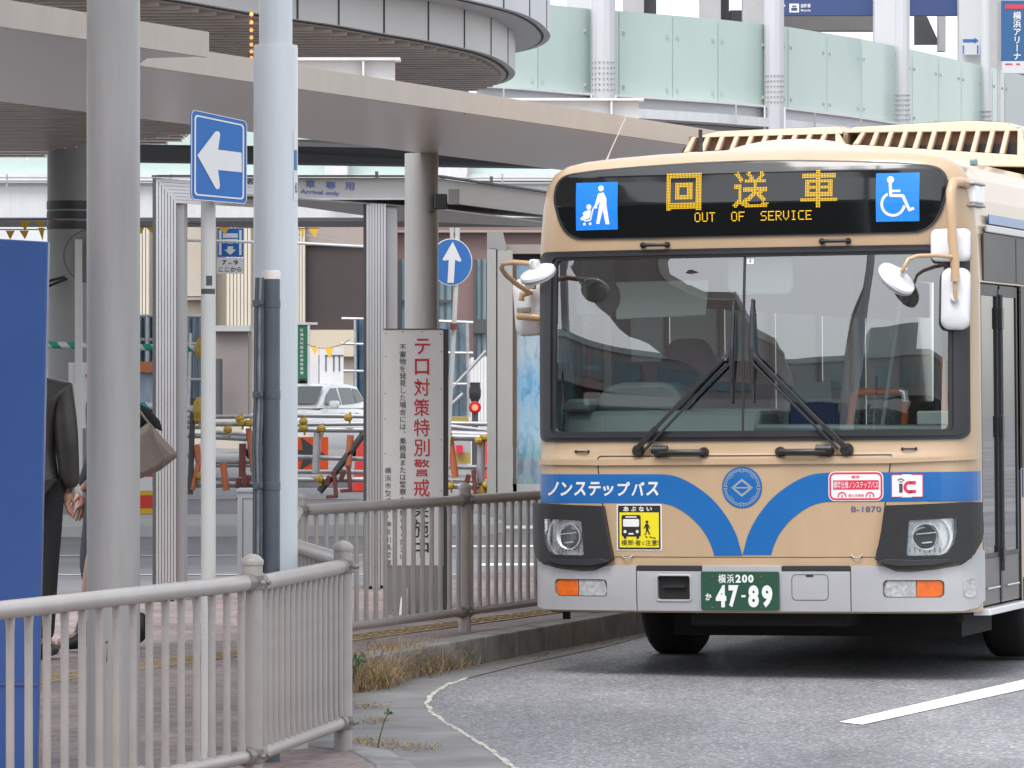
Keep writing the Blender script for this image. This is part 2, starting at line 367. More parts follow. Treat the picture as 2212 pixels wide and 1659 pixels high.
M_SHEET = mat('blue_sheet', (.13, .22, .31), .55, var=.3, vs=3, aniso=(3, 3, .6))
M_SHEETP = mat('pale_blue_sheet', (.27, .34, .40), .55, var=.25, vs=3, aniso=(3, 3, .6))
M_HOARD = mat('white_hoarding', (.66, .65, .66), .6, var=.05)
M_GREENSGN = mat('green_sign', (.02, .16, .09), .45, var=.06)
M_LEAF = mat('leaf_green', (.055, .11, .025), .6, var=.35, vs=8)
M_SHRUB = mat('clipped_shrub', (.03, .045, .02), .7, var=.4, vs=12)
M_STRAW = mat('dry_straw', (.33, .235, .125), .7, var=.5, vs=9)
M_TEAL = mat('teal_window', (.16, .24, .27), .15, spec=.6, var=.1)
M_CLOTH_DK = mat('charcoal_leather', (.040, .036, .034), .36, var=.3, vs=5, bump=1.0, bs=5)
M_CLOTH_BK = mat('black_cloth', (.012, .012, .014), .8, var=.2, vs=10)
M_CLOTH_NV = mat('navy_cloth', (.016, .02, .032), .8, var=.2, vs=10)
M_SKIN = mat('skin', (.52, .27, .19), .5, var=.06)
M_HAIR = mat('dark_hair', (.02, .016, .014), .5, var=.3, vs=30)
M_BAG = mat('taupe_canvas', (.27, .215, .185), .65, var=.1, vs=9, bump=.2, bs=200)
M_BOOT = mat('black_leather', (.014, .014, .015), .4)
M_CABINET = mat('cabinet_grey', (.46, .47, .48), .45, var=.05)
M_CONDUIT = mat('conduit_slate', (.085, .10, .118), .42, metal=.2, var=.15, vs=8)
M_CONDUIT_L = mat('galvanised_dull', (.26, .28, .29), .4, metal=.5, var=.35, vs=12)

# ------------------------------------------------------------------ the ground, roads, pavements
def sheet(name, poly, z, m, kind='structure', thick=None):
    mb = MB()
    if thick: mb.prism(poly, z - thick, z)
    else: mb.quad(*[(x, y, z) for x, y in poly]) if len(poly) == 4 else mb.add([(x, y, z) for x, y in poly], [list(t) for t in tessellate_polygon([[Vector((x, y, 0)) for x, y in poly]])])
    o = mb.build(name, m)
    if not thick:
        me = o.data
        for p in me.polygons:
            if p.normal.z < 0: p.flip()
    return tagset(o, kind=kind)
g = MB()
g.quad((-400, -200, 0), (400, -200, 0), (400, 700, 0), (-400, 700, 0)); tagset(g.build('road', ASPH), kind='structure')
SW = .15
kd = Vector((.29, .957, 0)); k1 = Vector((-.86, 24.3, 0)); k2 = k1 + kd * 26
fd = Vector((.40, .917, 0)); fA = Vector((-2.49, 30.9, 0)); f2 = fA + fd * 19; f1 = fA - fd * 24
walk = [(k2.x, k2.y), (k1.x, k1.y), (-.72, 18.6), (-.50, 18.3), (-.385, 17.6), (-.30, 16.5), (-.22, 14), (-.1, 9), (-9, 3), (f1.x, f1.y), (fA.x, fA.y), (f2.x, f2.y)]
sheet('pavement', walk, SW, PAVE, thick=.4)
# kerb stones along the bus lane and round the notch, slightly proud of the paving
kb = MB()
def kerb_run(pts, w=.16, top=SW + .006, bot=-.1, seg=.6):
    for a, b in zip(pts, pts[1:]):
        a, b = Vector(a), Vector(b); n = max(1, round((b - a).length / seg)); d = (b - a).normalized(); s = Vector((d.y, -d.x)) 
        for i in range(n):
            p = a + (b - a) * (i / n) + d * .004; q = a + (b - a) * ((i + 1) / n) - d * .004
            kb.prism([tuple(p + s * .012), tuple(q + s * .012), tuple(q - s * w), tuple(p - s * w)], bot, top)
kerb_run([(k1.x, k1.y), (k2.x, k2.y)])
tagset(kb.build('kerb', M_KERB, bevel=.012), kind='structure')
kb = MB(); kerb_run([(-.22, 14), (-.30, 16.5), (-.385, 17.6), (-.50, 18.3), (-.72, 18.6)], w=.14, seg=.45); kerb_run([(-.72, 18.6), (k1.x, k1.y)], w=.14)
tagset(kb.build('kerb_corner', M_KERB, bevel=.015), kind='structure')
gp = [VG(*p) for p in ((1405, 1372), (1300, 1400), (1130, 1436), (1010, 1466), (965, 1482), (932, 1503), (920, 1522), (935, 1545), (990, 1578), (1050, 1617), (1112, 1662), (1200, 1730))]
gut = [(p.x, p.y) for p in gp] + [(-.15, 14), (-.3, 14), (-.42, 17.6), (-.8, 18.4), (-.9, 24.3), (.80, 30.0)]
sheet('gutter', gut, .004, M_GUT)
cr = MB()
for i, (a, b) in enumerate(zip(gp[3:], gp[4:])):
    n = 7
    for j in range(n):
        p = a.lerp(b, j / n); q = a.lerp(b, (j + 1.02) / n); r = .006 + .009 * random.random()
        sft = Vector((random.uniform(-.006, .006), random.uniform(-.02, .02), 0))
        cr.bar(p + sft + Vector((0, 0, .004)), q + sft + Vector((0, 0, .004)), r * 2.2, .006 + .006 * random.random())
tagset(cr.build('road_joint', M_CRACK, bevel=.004), kind='structure')
def line_on_road(name, pts, z, m): return sheet(name, [(VG(*p).x, VG(*p).y) for p in pts], z, m)
line_on_road('lane_marking', [(1812, 1561), (1862, 1567), (2300, 1471), (2300, 1449)], .004, M_WHITE_LINE)
# tactile strip
ta = VG(94, 1468, SW); tb = VG(1143, 1327, SW); td = (tb - ta).normalized(); tn = Vector((td.y, -td.x, 0)) * .13
tac = MB(); nT = 34; L = 10.5; s0 = ta - td * 1.2
for i in range(nT):
    p = s0 + td * (i * .31); q = p + td * .30
    tac.prism([tuple((p + tn).xy), tuple((q + tn).xy), tuple((q - tn).xy), tuple((p - tn).xy)], SW - .02, SW + .006)
    for j in (-.075, -.025, .025, .075):
        e = td * .02; c0 = p + e + tn.normalized() * j; c1 = q - e + tn.normalized() * j
        tac.bar(c0 + Vector((0, 0, .007)), c1 + Vector((0, 0, .007)), .022, .008)
tagset(tac.build('tactile_paving', M_TACT), kind='structure')
# far road: island with pale kerb, markings
isl = MB(); isl.prism([(-9, 49), (-.3, 49.6), (-.1, 51), (-.3, 53.4), (-9, 53.4)], -.05, .13); tagset(isl.build('traffic_island', M_CONC, bevel=.02), kind='structure')
for i, (x0, x1, d0, d1) in enumerate([(-7, 3.2, 66.0, 66.5), (-7, -.4, 57.6, 57.9), (-6, -.9, 43.4, 43.7), (-6, 3.5, 39.0, 39.22), (-.6, 2.6, 52.0, 53.2), (-.8, 2.6, 46.0, 46.5), (-.3, 2.4, 41.2, 41.7)]):
    sheet('far_marking', [(x0, d0), (x1, d0 + .3), (x1, d1 + .3), (x0, d1)], .0075, M_WORN_LINE if i < 4 else M_WHITE_LINE)
ped = MB(); ped.prism([(-14, 73), (10, 75), (12, 135), (-18, 135)], -.05, .14); tagset(ped.build('far_pavement', mat('far_paving', (.17, .165, .165), .75, var=.2, vs=.6)), kind='structure')
sheet('far_road_shade', [(-40, 31.0), (-2.4, 31.6), (4.7, 48), (12, 73), (-40, 73)], .003, mat('far_asphalt_shaded', (.15, .15, .155), .65, var=.25, vs=.5, aniso=(1, 2, 1)))  # darker sheet: shade beneath the bridges put into the road colour

# ------------------------------------------------------------------ guard railings
def railing(label, p0, p1, zt, zb, zg, n, post0=True, post1=True, rr=.03, group='guard railings along the pavement', clamps=True, post_h=.075, ext=0.0):
    p0 = Vector((*p0, 0)); p1 = Vector((*p1, 0)); d = (p1 - p0).normalized(); s = Vector((d.y, -d.x, 0)); L_ = (p1 - p0).length
    o = thing('guard_railing', label, 'railing', (p0.x, p0.y, zg), group=group)
    for z, nm, r in ((zt, 'top_rail', rr), (zb, 'bottom_rail', rr * .82)):
        mb = MB(); a = p0 + d * .03 + Vector((0, 0, z)); b = p1 - d * .03 + Vector((0, 0, z)); a -= d * ext
        mb.tube([a, b], r, 18); mb.build(nm, M_FENCE, o, world=True, smooth=40, bevel=.006)
    zl, zh = zb + rr * .6, zt - rr * .6; rings = [(zl, .005, .017), (zl + .012, .006, .017), (zl + .055, .0135, .0135), (zh - .055, .0135, .0135), (zh - .012, .006, .017), (zh, .005, .017)]
    first = None
    for i in range(n):
        p = p0 + d * (L_ * (i + .75) / (n + .5))
        if first is None:
            mb = MB(); k = 12
            for z, ra, rs in rings:
                for j in range(k):
                    t = 2 * math.pi * j / k; mb.v.append(d * (ra * math.cos(t)) + s * (rs * math.sin(t)) + Vector((0, 0, z - zg)))
            for a in range(len(rings) - 1):
                for j in range(k): mb.f.append([a * k + j, a * k + (j + 1) % k, (a + 1) * k + (j + 1) % k, (a + 1) * k + j])
            first = mb.build('picket', M_FENCE, o, smooth=60); q = first
        else:
            q = first.copy(); COL.objects.link(q); q.parent = o
        q.location = (p.x - p0.x, p.y - p0.y, 0)
    for ok, p in ((post0, p0), (post1, p1)):
        if not ok: continue
        mb = MB(); r = .037; top = zt + .075
        mb.lathe((p.x, p.y, zg - .03), [(r, 0), (r, top - zg - .005 + .03)], 24)
        po = mb.build('post', M_FENCE, o, world=True, smooth=40)
        mb = MB(); mb.lathe((p.x, p.y, top - .012), [(r + .003, 0), (r + .004, .010), (r + .002, .02), (r * .7, .032), (r * .3, .038), (.001, .04)], 24)
        w = po; c = mb.build('post_cap', M_FENCE, w, world=True, smooth=50)
        if clamps:
            for z in (zt, zb):
                mb = MB(); mb.lathe((p.x, p.y, z - .026), [(r + .006, 0), (r + .006, .052)], 20)
                for sg in (-1, 1):
                    e = p + d * sg * (r + .012) + Vector((0, 0, z))
                    mb.tube([e - d * sg * .02, e + d * sg * .034], rr * 1.13, 14)
                    e2 = p + s * (r + .008) + d * sg * .028 + Vector((0, 0, z)); mb.lathe(e2, [(.011, 0), (.011, .010), (.006, .016)], 6, ax=s)
                mb.build('clamp', M_FENCEJ, w, world=True, smooth=40, bevel=.002)
    return o
pA0 = (-2.02, 13.2); pA = (-.931, 16.6); pB = (-.668, 18.3)
_da = (Vector(pA) - Vector((-1.604, 14.5))).normalized(); pA0 = tuple(Vector(pA) - _da * 3.1)
railing('beige railing panel across the lower left in front of the blue board', pA0, pA, .886, .115 + .15, SW, 21, post0=True, post1=True)
railing('short beige railing panel with bunched pickets ending at the corner post', pA, pB, .878, .262, SW, 16, post0=False, post1=True)
railing('beige railing panel turning back from the corner post toward the lamp pole', pB, (-1.02, 20.6), .90, .27, SW, 14, post0=False, post1=True)
railing('beige railing panel hidden mostly behind the pale lamp pole', (-1.02, 20.6), (-1.15, 24.9), .92, .27, SW, 26, post0=False, post1=False)
railing('far beige railing panel in front of the red lettered warning board', (-1.15, 24.9), (-.278, 27.3), .925, .265, SW, 17, post0=True, post1=True)
railing('far beige railing panel running behind the bus corner', (-.278, 27.3), (.52, 29.6), .925, .265, SW, 16, post0=False, post1=True)

# ------------------------------------------------------------------ poles, columns, small street furniture near the camera
def column(name, label, cat, vx, d, r, z0, z1, m, group=None, prof=None):
    x = (vx - CX) * d / F; o = thing(name, label, cat, (x, d, z0), group=group)
    mb = MB(); mb.lathe((0, 0, 0), [(r, 0), (r, z1 - z0)], 40); mb.build('shaft', m, o, smooth=40)
    return o, x
c1, cx1 = column('canopy_column', 'wide grey round column nearest the camera, behind the railing at left', 'column', 245, 17.2, .099, SW, 6.4, M_COL, group='round canopy columns')
mb = MB(); mb.lathe((0, 0, 0), [(.125, 0), (.125, .02), (.10, .03)], 32); mb.build('base_plate', M_COL, c1, smooth=40)
mb = MB(); mb.add([(-.022, -.0985, .495), (-.012, -.0995, .50), (-.014, -.0995, .487), (-.016, -.0995, .42), (-.019, -.0988, .42)], [(0, 1, 2), (2, 3, 4)]); mb.build('rust_stain', mat('rust', (.09, .05, .03), .8), c1)
c2, cx2 = column('canopy_column', 'round grey column standing behind the white warning board with red lettering', 'column', 910.5, 30.3, .110, SW, 3.12, M_COL, group='round canopy columns')
mb = MB(); mb.lathe((0, 0, 0), [(.14, 0), (.14, .025), (.112, .035)], 32); mb.build('base_plate', M_COL, c2, smooth=40)
mb = MB(); mb.box(.085, .17, -.16, -.07, 2.60, 2.70); mb.box(.05, .09, -.15, -.09, 2.58, 2.60); mb.build('junction_box', M_GREYDK, c2, bevel=.008)
mb = MB(); mb.box(.175, .25, -.19, -.15, 2.63, 2.73); mb.build('socket_plate', M_PALE, c2, bevel=.004)

# unseen roof above the nearest column, added to shade the near railing and poles
hr = thing('unseen_shade_roof', 'unseen high flat roof over the nearest column, added above the view for its shade', 'roof', (-5, 16, 6.4))
mb = MB(); mb.prism([(-9, 12.8), (-1.1, 12.8), (-1.1, 19.5), (-9, 19.5)], 6.4, 6.7); mb.build('slab', M_FASCIA, hr, world=True)
# lamp pole
lp = thing('lamp_pole', 'tall pale blue grey lamp pole thicker in its lower half, beside the slate conduit', 'lamp pole', ((595.5 - CX) * 18.45 / F, 18.45, SW))
zsh = EYE + (HZ - 98) * 18.45 / F - SW
mb = MB(); mb.lathe((0, 0, 0), [(.0875, 0), (.0885, zsh - .012), (.086, zsh)], 40); mb.build('lower_shaft', M_POLE, lp, smooth=35)
mb = MB(); mb.lathe((0, 0, zsh - .01), [(.0665, 0), (.064, 3.2), (.052, 7.5)], 40); mb.build('upper_shaft', M_POLE, lp, smooth=40)
mb = MB(); mb.lathe((0, 0, 0), [(.13, 0), (.13, .02)], 30); mb.build('base_plate', M_POLE, lp, smooth=40)
def onpole(x, y, off):
    a = .62 + x / .0885; return Vector((math.sin(a) * (.0885 + off), -math.cos(a) * (.0885 + off), y))
st = Flat().rect(.035, .06, 2.30, 2.38); st.put('blue_sticker', M_BLUE_SIGN, lp, onpole, .002, slice_=.012)
for a_, b_ in ((2.38, 2.46), (2.18, 2.298)): Flat().rect(.030, .062, a_, b_).put('white_sticker', M_SIGN_WH, lp, onpole, .0015, slice_=.012)
st = Flat().text('h3', .040, .058, 2.21, 2.25, .01); st.put('sticker_lettering', M_BLACK_TX, lp, onpole, .003, slice_=.012)

# slate conduit riser with straps
d = 17.75; xc = (586 - CX) * d / F
cd = thing('conduit_riser', 'slate grey conduit pipe with white cap strapped in front of the lamp pole', 'conduit', (xc, d, SW))
zt = EYE + (HZ - 603) * d / F - SW
mb = MB(); mb.lathe((0, 0, 0), [(.0335, 0), (.0335, zt)], 28); mb.build('pipe', M_CONDUIT, cd, smooth=40)
mb = MB(); mb.lathe((0, 0, zt), [(.036, 0), (.036, .026), (.033, .034)], 24); mb.build('cap', mat('cap_white', (.75, .70, .66), .5), cd, smooth=40)
mb = MB()
pts = [(-.048, -.01, .0), (-.048, -.01, .55), (-.046, -.01, 1.05), (-.050, -.012, 1.2), (-.042, -.01, 1.42), (-.041, -.01, zt - .12), (-.036, -.01, zt + .005)]
mb.tube(pts, .0165, 14); mb.build('cable_sheath', M_CONDUIT_L, cd, smooth=50)
mb = MB(); mb.tube([(p[0] - .018, p[1] - .012, p[2]) for p in pts], .006, 8); mb.tube([(p[0] + .006, p[1] - .016, p[2]) for p in pts], .004, 8); mb.build('cable', M_CONDUIT, cd, smooth=50)
for z in (.27, .62, .98, 1.33, 1.68):
    z = zt - 1.79 + z
    mb = MB(); mb.lathe((0, 0, z), [(.0355, 0), (.0355, .034)], 24); mb.box(-.07, -.03, -.030, .0, z + .004, z + .03); mb.lathe((-.038, -.03, z + .017), [(.009, 0), (.009, .012)], 8, ax=(0, -1, 0)); mb.build('strap', M_CONDUIT, cd, smooth=40, bevel=.002)

# blue one-way sign with white arrow
d = 16.8
sg = thing('arrow_sign', 'blue plate sign with white arrow pointing left on a pale pole', 'road sign', ((450 - CX) * d / F, d, SW))
mb = MB(); mb.lathe(((450 - CX) * d / F, d, SW), [(.0268, 0), (.0268, EYE + (HZ - 300) * d / F - SW)], 24); pole = mb.build('pole', M_SIGNPOLE, sg, world=True, smooth=40)
cs = [V(413, 236, 16.62), V(412.5, 431, 16.62), V(533, 441, 16.80), V(533.5, 262, 16.80)]
def signmap(x, y, off):
    a = cs[1].lerp(cs[2], x); b = cs[0].lerp(cs[3], x); n = (cs[2] - cs[1]).cross(cs[0] - cs[1]).normalized()
    return a.lerp(b, y) + n * off
ar = .6
def rr2(a, b, c, e, r): return [(x, y) for x, y in rrect(a, b, c, e, r)]
Flat().poly(rr2(0, 1, 0, 1, .07)).put('plate', M_BLUE_SIGN, sg, signmap, .0, thick=.004, world=True)
Flat().ring(rr2(.0, 1, .0, 1, .07), rr2(.012, .988, .008, .992, .06)).put('plate_edge', M_SIGN_WH, sg, signmap, .0012, world=True)
Flat().ring(rr2(.055, .945, .05, .95, .05), rr2(.082, .918, .068, .932, .04)).put('border', M_SIGN_WH, sg, signmap, .0015, world=True)
Flat().poly([(.105, .50), (.42, .80), (.47, .815), (.505, .80), (.51, .77), (.475, .60), (.895, .61), (.905, .375), (.475, .365), (.51, .19), (.50, .155), (.46, .14), (.43, .155)]).put('arrow', M_SIGN_WH, sg, signmap, .0022, world=True)
mb = MB()
for y in (300, 395): mb.bar(V(437, y, 16.71), V(505, y + 4, 16.80), .02, .028)
mb.build('bracket', M_SIGN_BK, sg, world=True)
zz = lambda vy: EYE + (HZ - vy) * d / F - SW
def onp2(x, y, off): a = x / .0268; return Vector((math.sin(a) * (.0268 + off), -math.cos(a) * (.0268 + off), y))
st = Flat().rect(-.006, .016, zz(617), zz(596)).rect(-.03, .03, zz(635), zz(624)); st.put('pole_sticker', M_GREYDK, sg, lambda x, y, o: onp2(x, y, o), .001, slice_=.008)

# blue board at the left edge
d = 17.0; bo = thing('information_board', 'tall plain deep blue board at the left edge behind the railing', 'board', ((20 - CX) * d / F, d, SW))
q = [V(-420, 490, d + .25), V(103.5, 522, d), V(78, 1700, d), V(-420, 1700, d + .25)]
mb = MB(); nrm = Vector((.04, 1, 0)).normalized() * .06; mb.add(q + [p + nrm for p in q], [(0, 1, 2, 3), (4, 7, 6, 5), (0, 4, 5, 1), (1, 5, 6, 2), (2, 6, 7, 3), (3, 7, 4, 0)])
mb.build('panel', M_BOARD, bo, world=True, bevel=.006)
mb = MB(); mb.bar(V(-400, 1478, d + .23), V(80, 1478, d - .006), .004, .008); mb.build('panel_joint', mat('joint_blue', (.08, .10, .30), .4), bo, world=True)

# grey cabinet behind the poles
d = 24.2; cb = thing('control_cabinet', 'slim pale grey control cabinet standing behind the lamp pole', 'cabinet', ((552 - CX) * d / F, d + .12, SW))
x0, x1 = -(552 - 512.5) * d / F, (600 - 552) * d / F; zt = EYE + (HZ - 1056) * d / F - SW
mb = MB(); mb.box(x0, x1, -.12, .14, 0, zt - .02); mb.build('case', M_CABINET, cb, bevel=.006)
mb = MB(); mb.box(x0 - .006, x1 + .006, -.13, .15, zt - .02, zt); mb.build('lid', M_CABINET, cb, bevel=.005)
mb = MB(); mb.box(x0 + .028, x0 + .031, -.1225, -.119, .05, zt - .05); mb.box(x0 + .028, x1 - .02, -.1225, -.119, zt - .053, zt - .05); mb.build('door_gap', M_GREYDK, cb)

# ------------------------------------------------------------------ white warning board with red lettering
d = 29.3; wb_x = (893 - CX) * d / F
wb = thing('warning_board', 'tall white notice board with a column of red characters in front of a column', 'notice board', (wb_x, d, SW))
W2 = 65 * d / F; zb, zt = EYE + (HZ - 1222) * d / F - SW, EYE + (HZ - 712) * d / F - SW
pxm = d / F
def wx(v): return (v - 893) * pxm
def wz(v): return EYE + (HZ - v) * pxm - SW
fm = facing((0, 0, 0), 0)
mb = MB(); mb.box(-W2, W2, 0, .02, zb, zt); mb.build('panel', mat('notice_white', (.72, .70, .685), .5, var=.04, vs=2), wb, bevel=.003)
mb = MB(); mb.bar((W2 + .006, .015, .0), (W2 + .006, .015, zt + .002), .014, .05); mb.build('frame', M_GREYDK, wb)
mb = MB(); mb.bar((-W2, .012, zt + .003), (W2, .012, zt + .003), .03, .006); mb.build('top_trim', M_GREYDK, wb)
mb = MB(); mb.box(-W2 + .02, W2 - .02, .004, .016, .0, zb); mb.build('lower_panel', M_SIGN_BK, wb)
t = Flat()
for i, ch in enumerate('テロ対策特別警戒'):
    yc = [757, 805, 844, 890, 938, 988, 1029, 1060][i] if False else 748.5 + i * 43.5
    t.text(ch, wx(894), wx(928), wz(yc + 20), wz(yc - 18), .008) if ch not in 'テロ' else t.text(ch, wx(896), wx(930) if ch == 'テ' else wx(927), wz(yc + 17), wz(yc - 17), .012)
t.put('red_lettering', M_RED_TX, wb, fm, .002)
t = Flat()
for i, ch in enumerate('実施中'):
    yc = 1098 + i * 43.5
    t.text(ch, wx(892), wx(926), wz(yc + 20), wz(yc - 20), .008)
t.put('black_lettering', M_BLACK_TX, wb, fm, .002)
t = Flat()
t.vtext('不審物を発見した場合には、乗務員または警察へお知らせください。', wx(870), wz(742), 15.2 * pxm, 15.6 * pxm, .002)
t.vtext('横浜市交通局・神奈川県警察', wx(838), wz(1008), 14.2 * pxm, 16.6 * pxm, .002)
t.put('small_lettering', M_BLACK_TX, wb, fm, .002)
t = Flat()
for vx, vy in [(833, 720), (870, 717), (912, 717), (952, 722), (833, 770), (832, 850), (832, 905), (832, 980), (953, 760), (953, 840), (953, 950), (834, 1060), (953, 1060), (834, 1140), (953, 1140)]: t.disc(wx(vx), wz(vy), .004, 8)
t.put('rivet', M_GREYDK, wb, fm, .0015)
mb = MB(); mb.tube([(-.055, -.08, 0), (-.05, -.08, .1), (-.04, -.075, .17)], [.035, .03, .012], 12); o = mb.build('sandbag', M_WHITEST, None, loc=None, smooth=60)
o.location = (wb_x, d, SW); tagset(o, 'small white bag slumped at the foot of the warning board', 'bag')

# ------------------------------------------------------------------ canopy over the pavement
ZC = 3.12
cn = thing('walkway_canopy', 'long beige edged walkway canopy slab with glossy soffit running over the pavement', 'canopy', (-1.5, 24, ZC))
def on(vx, vy, z):
    d = (z - EYE) * F / (HZ - vy); return ((vx - CX) * d / F, d)
Af = on(450, 121.5, ZC); A0 = on(0, 54.5, ZC); ad = (Vector(Af) - Vector(A0)).normalized(); A00 = tuple(Vector(A0) - ad * 9)
B0 = on(300, 139, ZC); B1 = on(1463, 308, ZC); bd = (Vector(B1) - Vector(B0)).normalized(); B2 = tuple(Vector(B1) + bd * 9)
K0 = on(0, 219, ZC); K1 = on(1059, 348.5, ZC); kk = (Vector(K1) - Vector(K0)).normalized(); K00 = tuple(Vector(K0) - kk * 12); K2 = tuple(Vector(K1) + kk * 7)
outline = [A00, Af, on(318, 126, ZC), B0, B1, B2, K2, K1, K0, K00]
mb = MB(); mb.prism(outline, ZC, ZC + .02); mb.build('soffit', M_SOFFIT, cn, world=True)
mb = MB(); mb.prism(outline, ZC + .0205, ZC + .104); o = mb.build('slab', M_FASCIA, cn, world=True)
mb = MB()
for a, b in ((A00, Af), (B0, B1), (B1, B2)):   # fascia strips slightly proud of the slab
    a, b = Vector(a), Vector(b); dd = (b - a).normalized(); s = Vector((dd.y, -dd.x))
    mb.prism([tuple(a + s * .004), tuple(b + s * .004), tuple(b - s * .02), tuple(a - s * .02)], ZC - .006, ZC + .112)
mb.build('fascia', M_FASCIA, cn, world=True)
mb = MB()
for vx in (1002, 1502):
    p = Vector(on(vx, 144 + (vx - 302) * .1457, ZC)); s = Vector((bd.y, -bd.x)); mb.prism([tuple(p + s * .0055), tuple(p + bd * .006 + s * .0055), tuple(p + bd * .006), tuple(p)], ZC - .005, ZC + .111)
mb.build('fascia_joint', M_GREYDK, cn, world=True)
for x0, x1, dd_b, xs in ((560, 853, 25.1, .17), (1070, 1380, 28.6, .17)):
    p = Vector(((x0 - CX) * dd_b / F, dd_b)); q = Vector(((x1 - CX) * dd_b / F, dd_b))
    w = thing('roof_crossbeam', 'white steel crossbeam resting on the canopy roof ' + ('above the lettered shelter' if x0 < 900 else 'left of the bus roof'), 'beam', (p.x, p.y, ZC + .112), group='white crossbeams on the canopy')
    mb = MB(); h = .142
    mb.box(0, q.x - p.x, .02, .04, .012, h - .016); mb.build('web', M_WHITEST, w)
    mb = MB(); mb.box(0, q.x - p.x + .03, -.05, .11, h - .015, h); mb.build('top_flange', M_WHITEST, w)
    mb = MB(); mb.box(0, q.x - p.x, -.05, .11, 0, .012); mb.build('bottom_flange', M_WHITEST, w)
    mb = MB(); mb.box(q.x - p.x - xs - .006, q.x - p.x - xs + .006, -.045, .0195, .013, h - .016); mb.build('stiffener', M_WHITEST, w)

# ------------------------------------------------------------------ round-ended upper deck
DZ = 5.0
dk = thing('elevated_deck', 'round ended grey panelled pedestrian deck with louvred underside above the canopy', 'deck', (-1.5, 48, DZ))
low = [(-420, -120), (200, -28), (420, 5), (560, 29.5), (635, 41), (730, 54.5), (828, 72), (924, 88), (1002, 104), (1050, 116), (1085, 131), (1105, 146), (1113, 158), (1106, 170), (1085, 180), (1050, 188), (1002, 197), (900, 216), (600, 262), (100, 320), (-600, 330)]
LO = [on(x, y, DZ) for x, y in low]
def smooth(P, a, b, k=3):
    "Catmull-Rom refinement of the points a..b"
    out = P[:a]
    for i in range(a, b):
        p0, p1, p2, p3 = (Vector(P[max(0, min(len(P) - 1, i + j))]) for j in (-1, 0, 1, 2))
        for s in range(k):
            t = s / k; out.append(tuple(.5 * ((2 * p1) + (-p0 + p2) * t + (2 * p0 - 5 * p1 + 4 * p2 - p3) * t * t + (-p0 + 3 * p1 - 3 * p2 + p3) * t ** 3)))
    return out + P[b:]
LO = smooth(LO, 3, 17, 4)
def inset(P, w):
    n = len(P); out = []
    for i in range(n):
        a, b, c = Vector(P[i - 1]), Vector(P[i]), Vector(P[(i + 1) % n])
        d1 = (b - a).normalized(); d2 = (c - b).normalized(); t = (d1 + d2); t = t.normalized() if t.length > 1e-6 else d1
        nrm = Vector((-t.y, t.x)); out.append(tuple(b + nrm * w))
    return out
area = sum(LO[i][0] * LO[(i + 1) % len(LO)][1] - LO[(i + 1) % len(LO)][0] * LO[i][1] for i in range(len(LO)))
sgn = 1 if area > 0 else -1
Z1 = DZ + .40
mb = MB(); mb.prism(LO, DZ, Z1); mb.build('lower_tier', M_DECK, dk, world=True)
ins = inset(LO, sgn * .07)
mb = MB(); mb.prism(ins, DZ - .010, DZ - .0005); mb.build('rim_gasket', M_SEAM, dk, world=True)
ins = inset(LO, sgn * .10)
mb = MB(); mb.prism(ins, DZ - .02, DZ - .011); mb.build('soffit', M_LOUVER, dk, world=True)
# louvre blades under the soffit
xs = [p[0] for p in ins]; ys = [p[1] for p in ins]
def span(P, y):
    out = []
    n = len(P)
    for i in range(n):
        (xa, ya), (xb, yb) = P[i], P[(i + 1) % n]
        if (ya <= y < yb) or (yb <= y < ya): out.append(xa + (xb - xa) * (y - ya) / (yb - ya))
    return sorted(out)
mb = MB(); y = min(ys) + .2
while y < max(ys):
    e = span(ins, y)
    for i in range(0, len(e) - 1, 2):
        if e[i + 1] - e[i] > .2: mb.box(e[i] + .05, e[i + 1] - .05, y - .07, y + .07, DZ - .055, DZ - .021)
    y += .34
mb.build('louvre', mat('louver_blade', (.46, .39, .34), .35, metal=.3, var=.2, vs=2), dk, world=True)['kind'] = 'stuff'
UP = inset(LO, -sgn * .38)
mb = MB(); mb.prism(UP, Z1 + .001, Z1 + .5); mb.build('upper_tier', M_DECK2, dk, world=True)
mb = MB(); mb.prism(inset(UP, sgn * .10), Z1 - .012, Z1); mb.build('upper_soffit', M_DECK, dk, world=True)
mb = MB(); mb.prism(inset(UP, sgn * .07), Z1 - .006, Z1 + .0005); mb.build('upper_gasket', M_SEAM, dk, world=True)
def seams(P, z0, z1, xs_):
    mb = MB()
    for vx in xs_:
        best = None
        for i in range(len(P) - 1):
            a, b = Vector(P[i]), Vector(P[i + 1])
            for t in (0, .25, .5, .75):
                p = a.lerp(b, t); s = abs(p.x / p.y * F + CX - vx) + (0 if p.y < 50.2 else 1e4)
                if best is None or s < best[0]: best = (s, p, (b - a).normalized())
        _, p, t = best; nn = Vector((t.y, -t.x)) * sgn
        mb.prism([tuple(p + nn * .006), tuple(p + t * .028 + nn * .006), tuple(p + t * .028 - nn * .01), tuple(p - nn * .01)], z0, z1)
    return mb
seams(LO, DZ + .004, Z1 - .013, (640, 729, 829, 924, 1003, 1060, 1097)).build('panel_seam', M_SEAM, dk, world=True)
seams(UP, Z1 + .004, Z1 + .49, (1008, 1088, 1144, 1180)).build('upper_panel_seam', M_SEAM, dk, world=True)
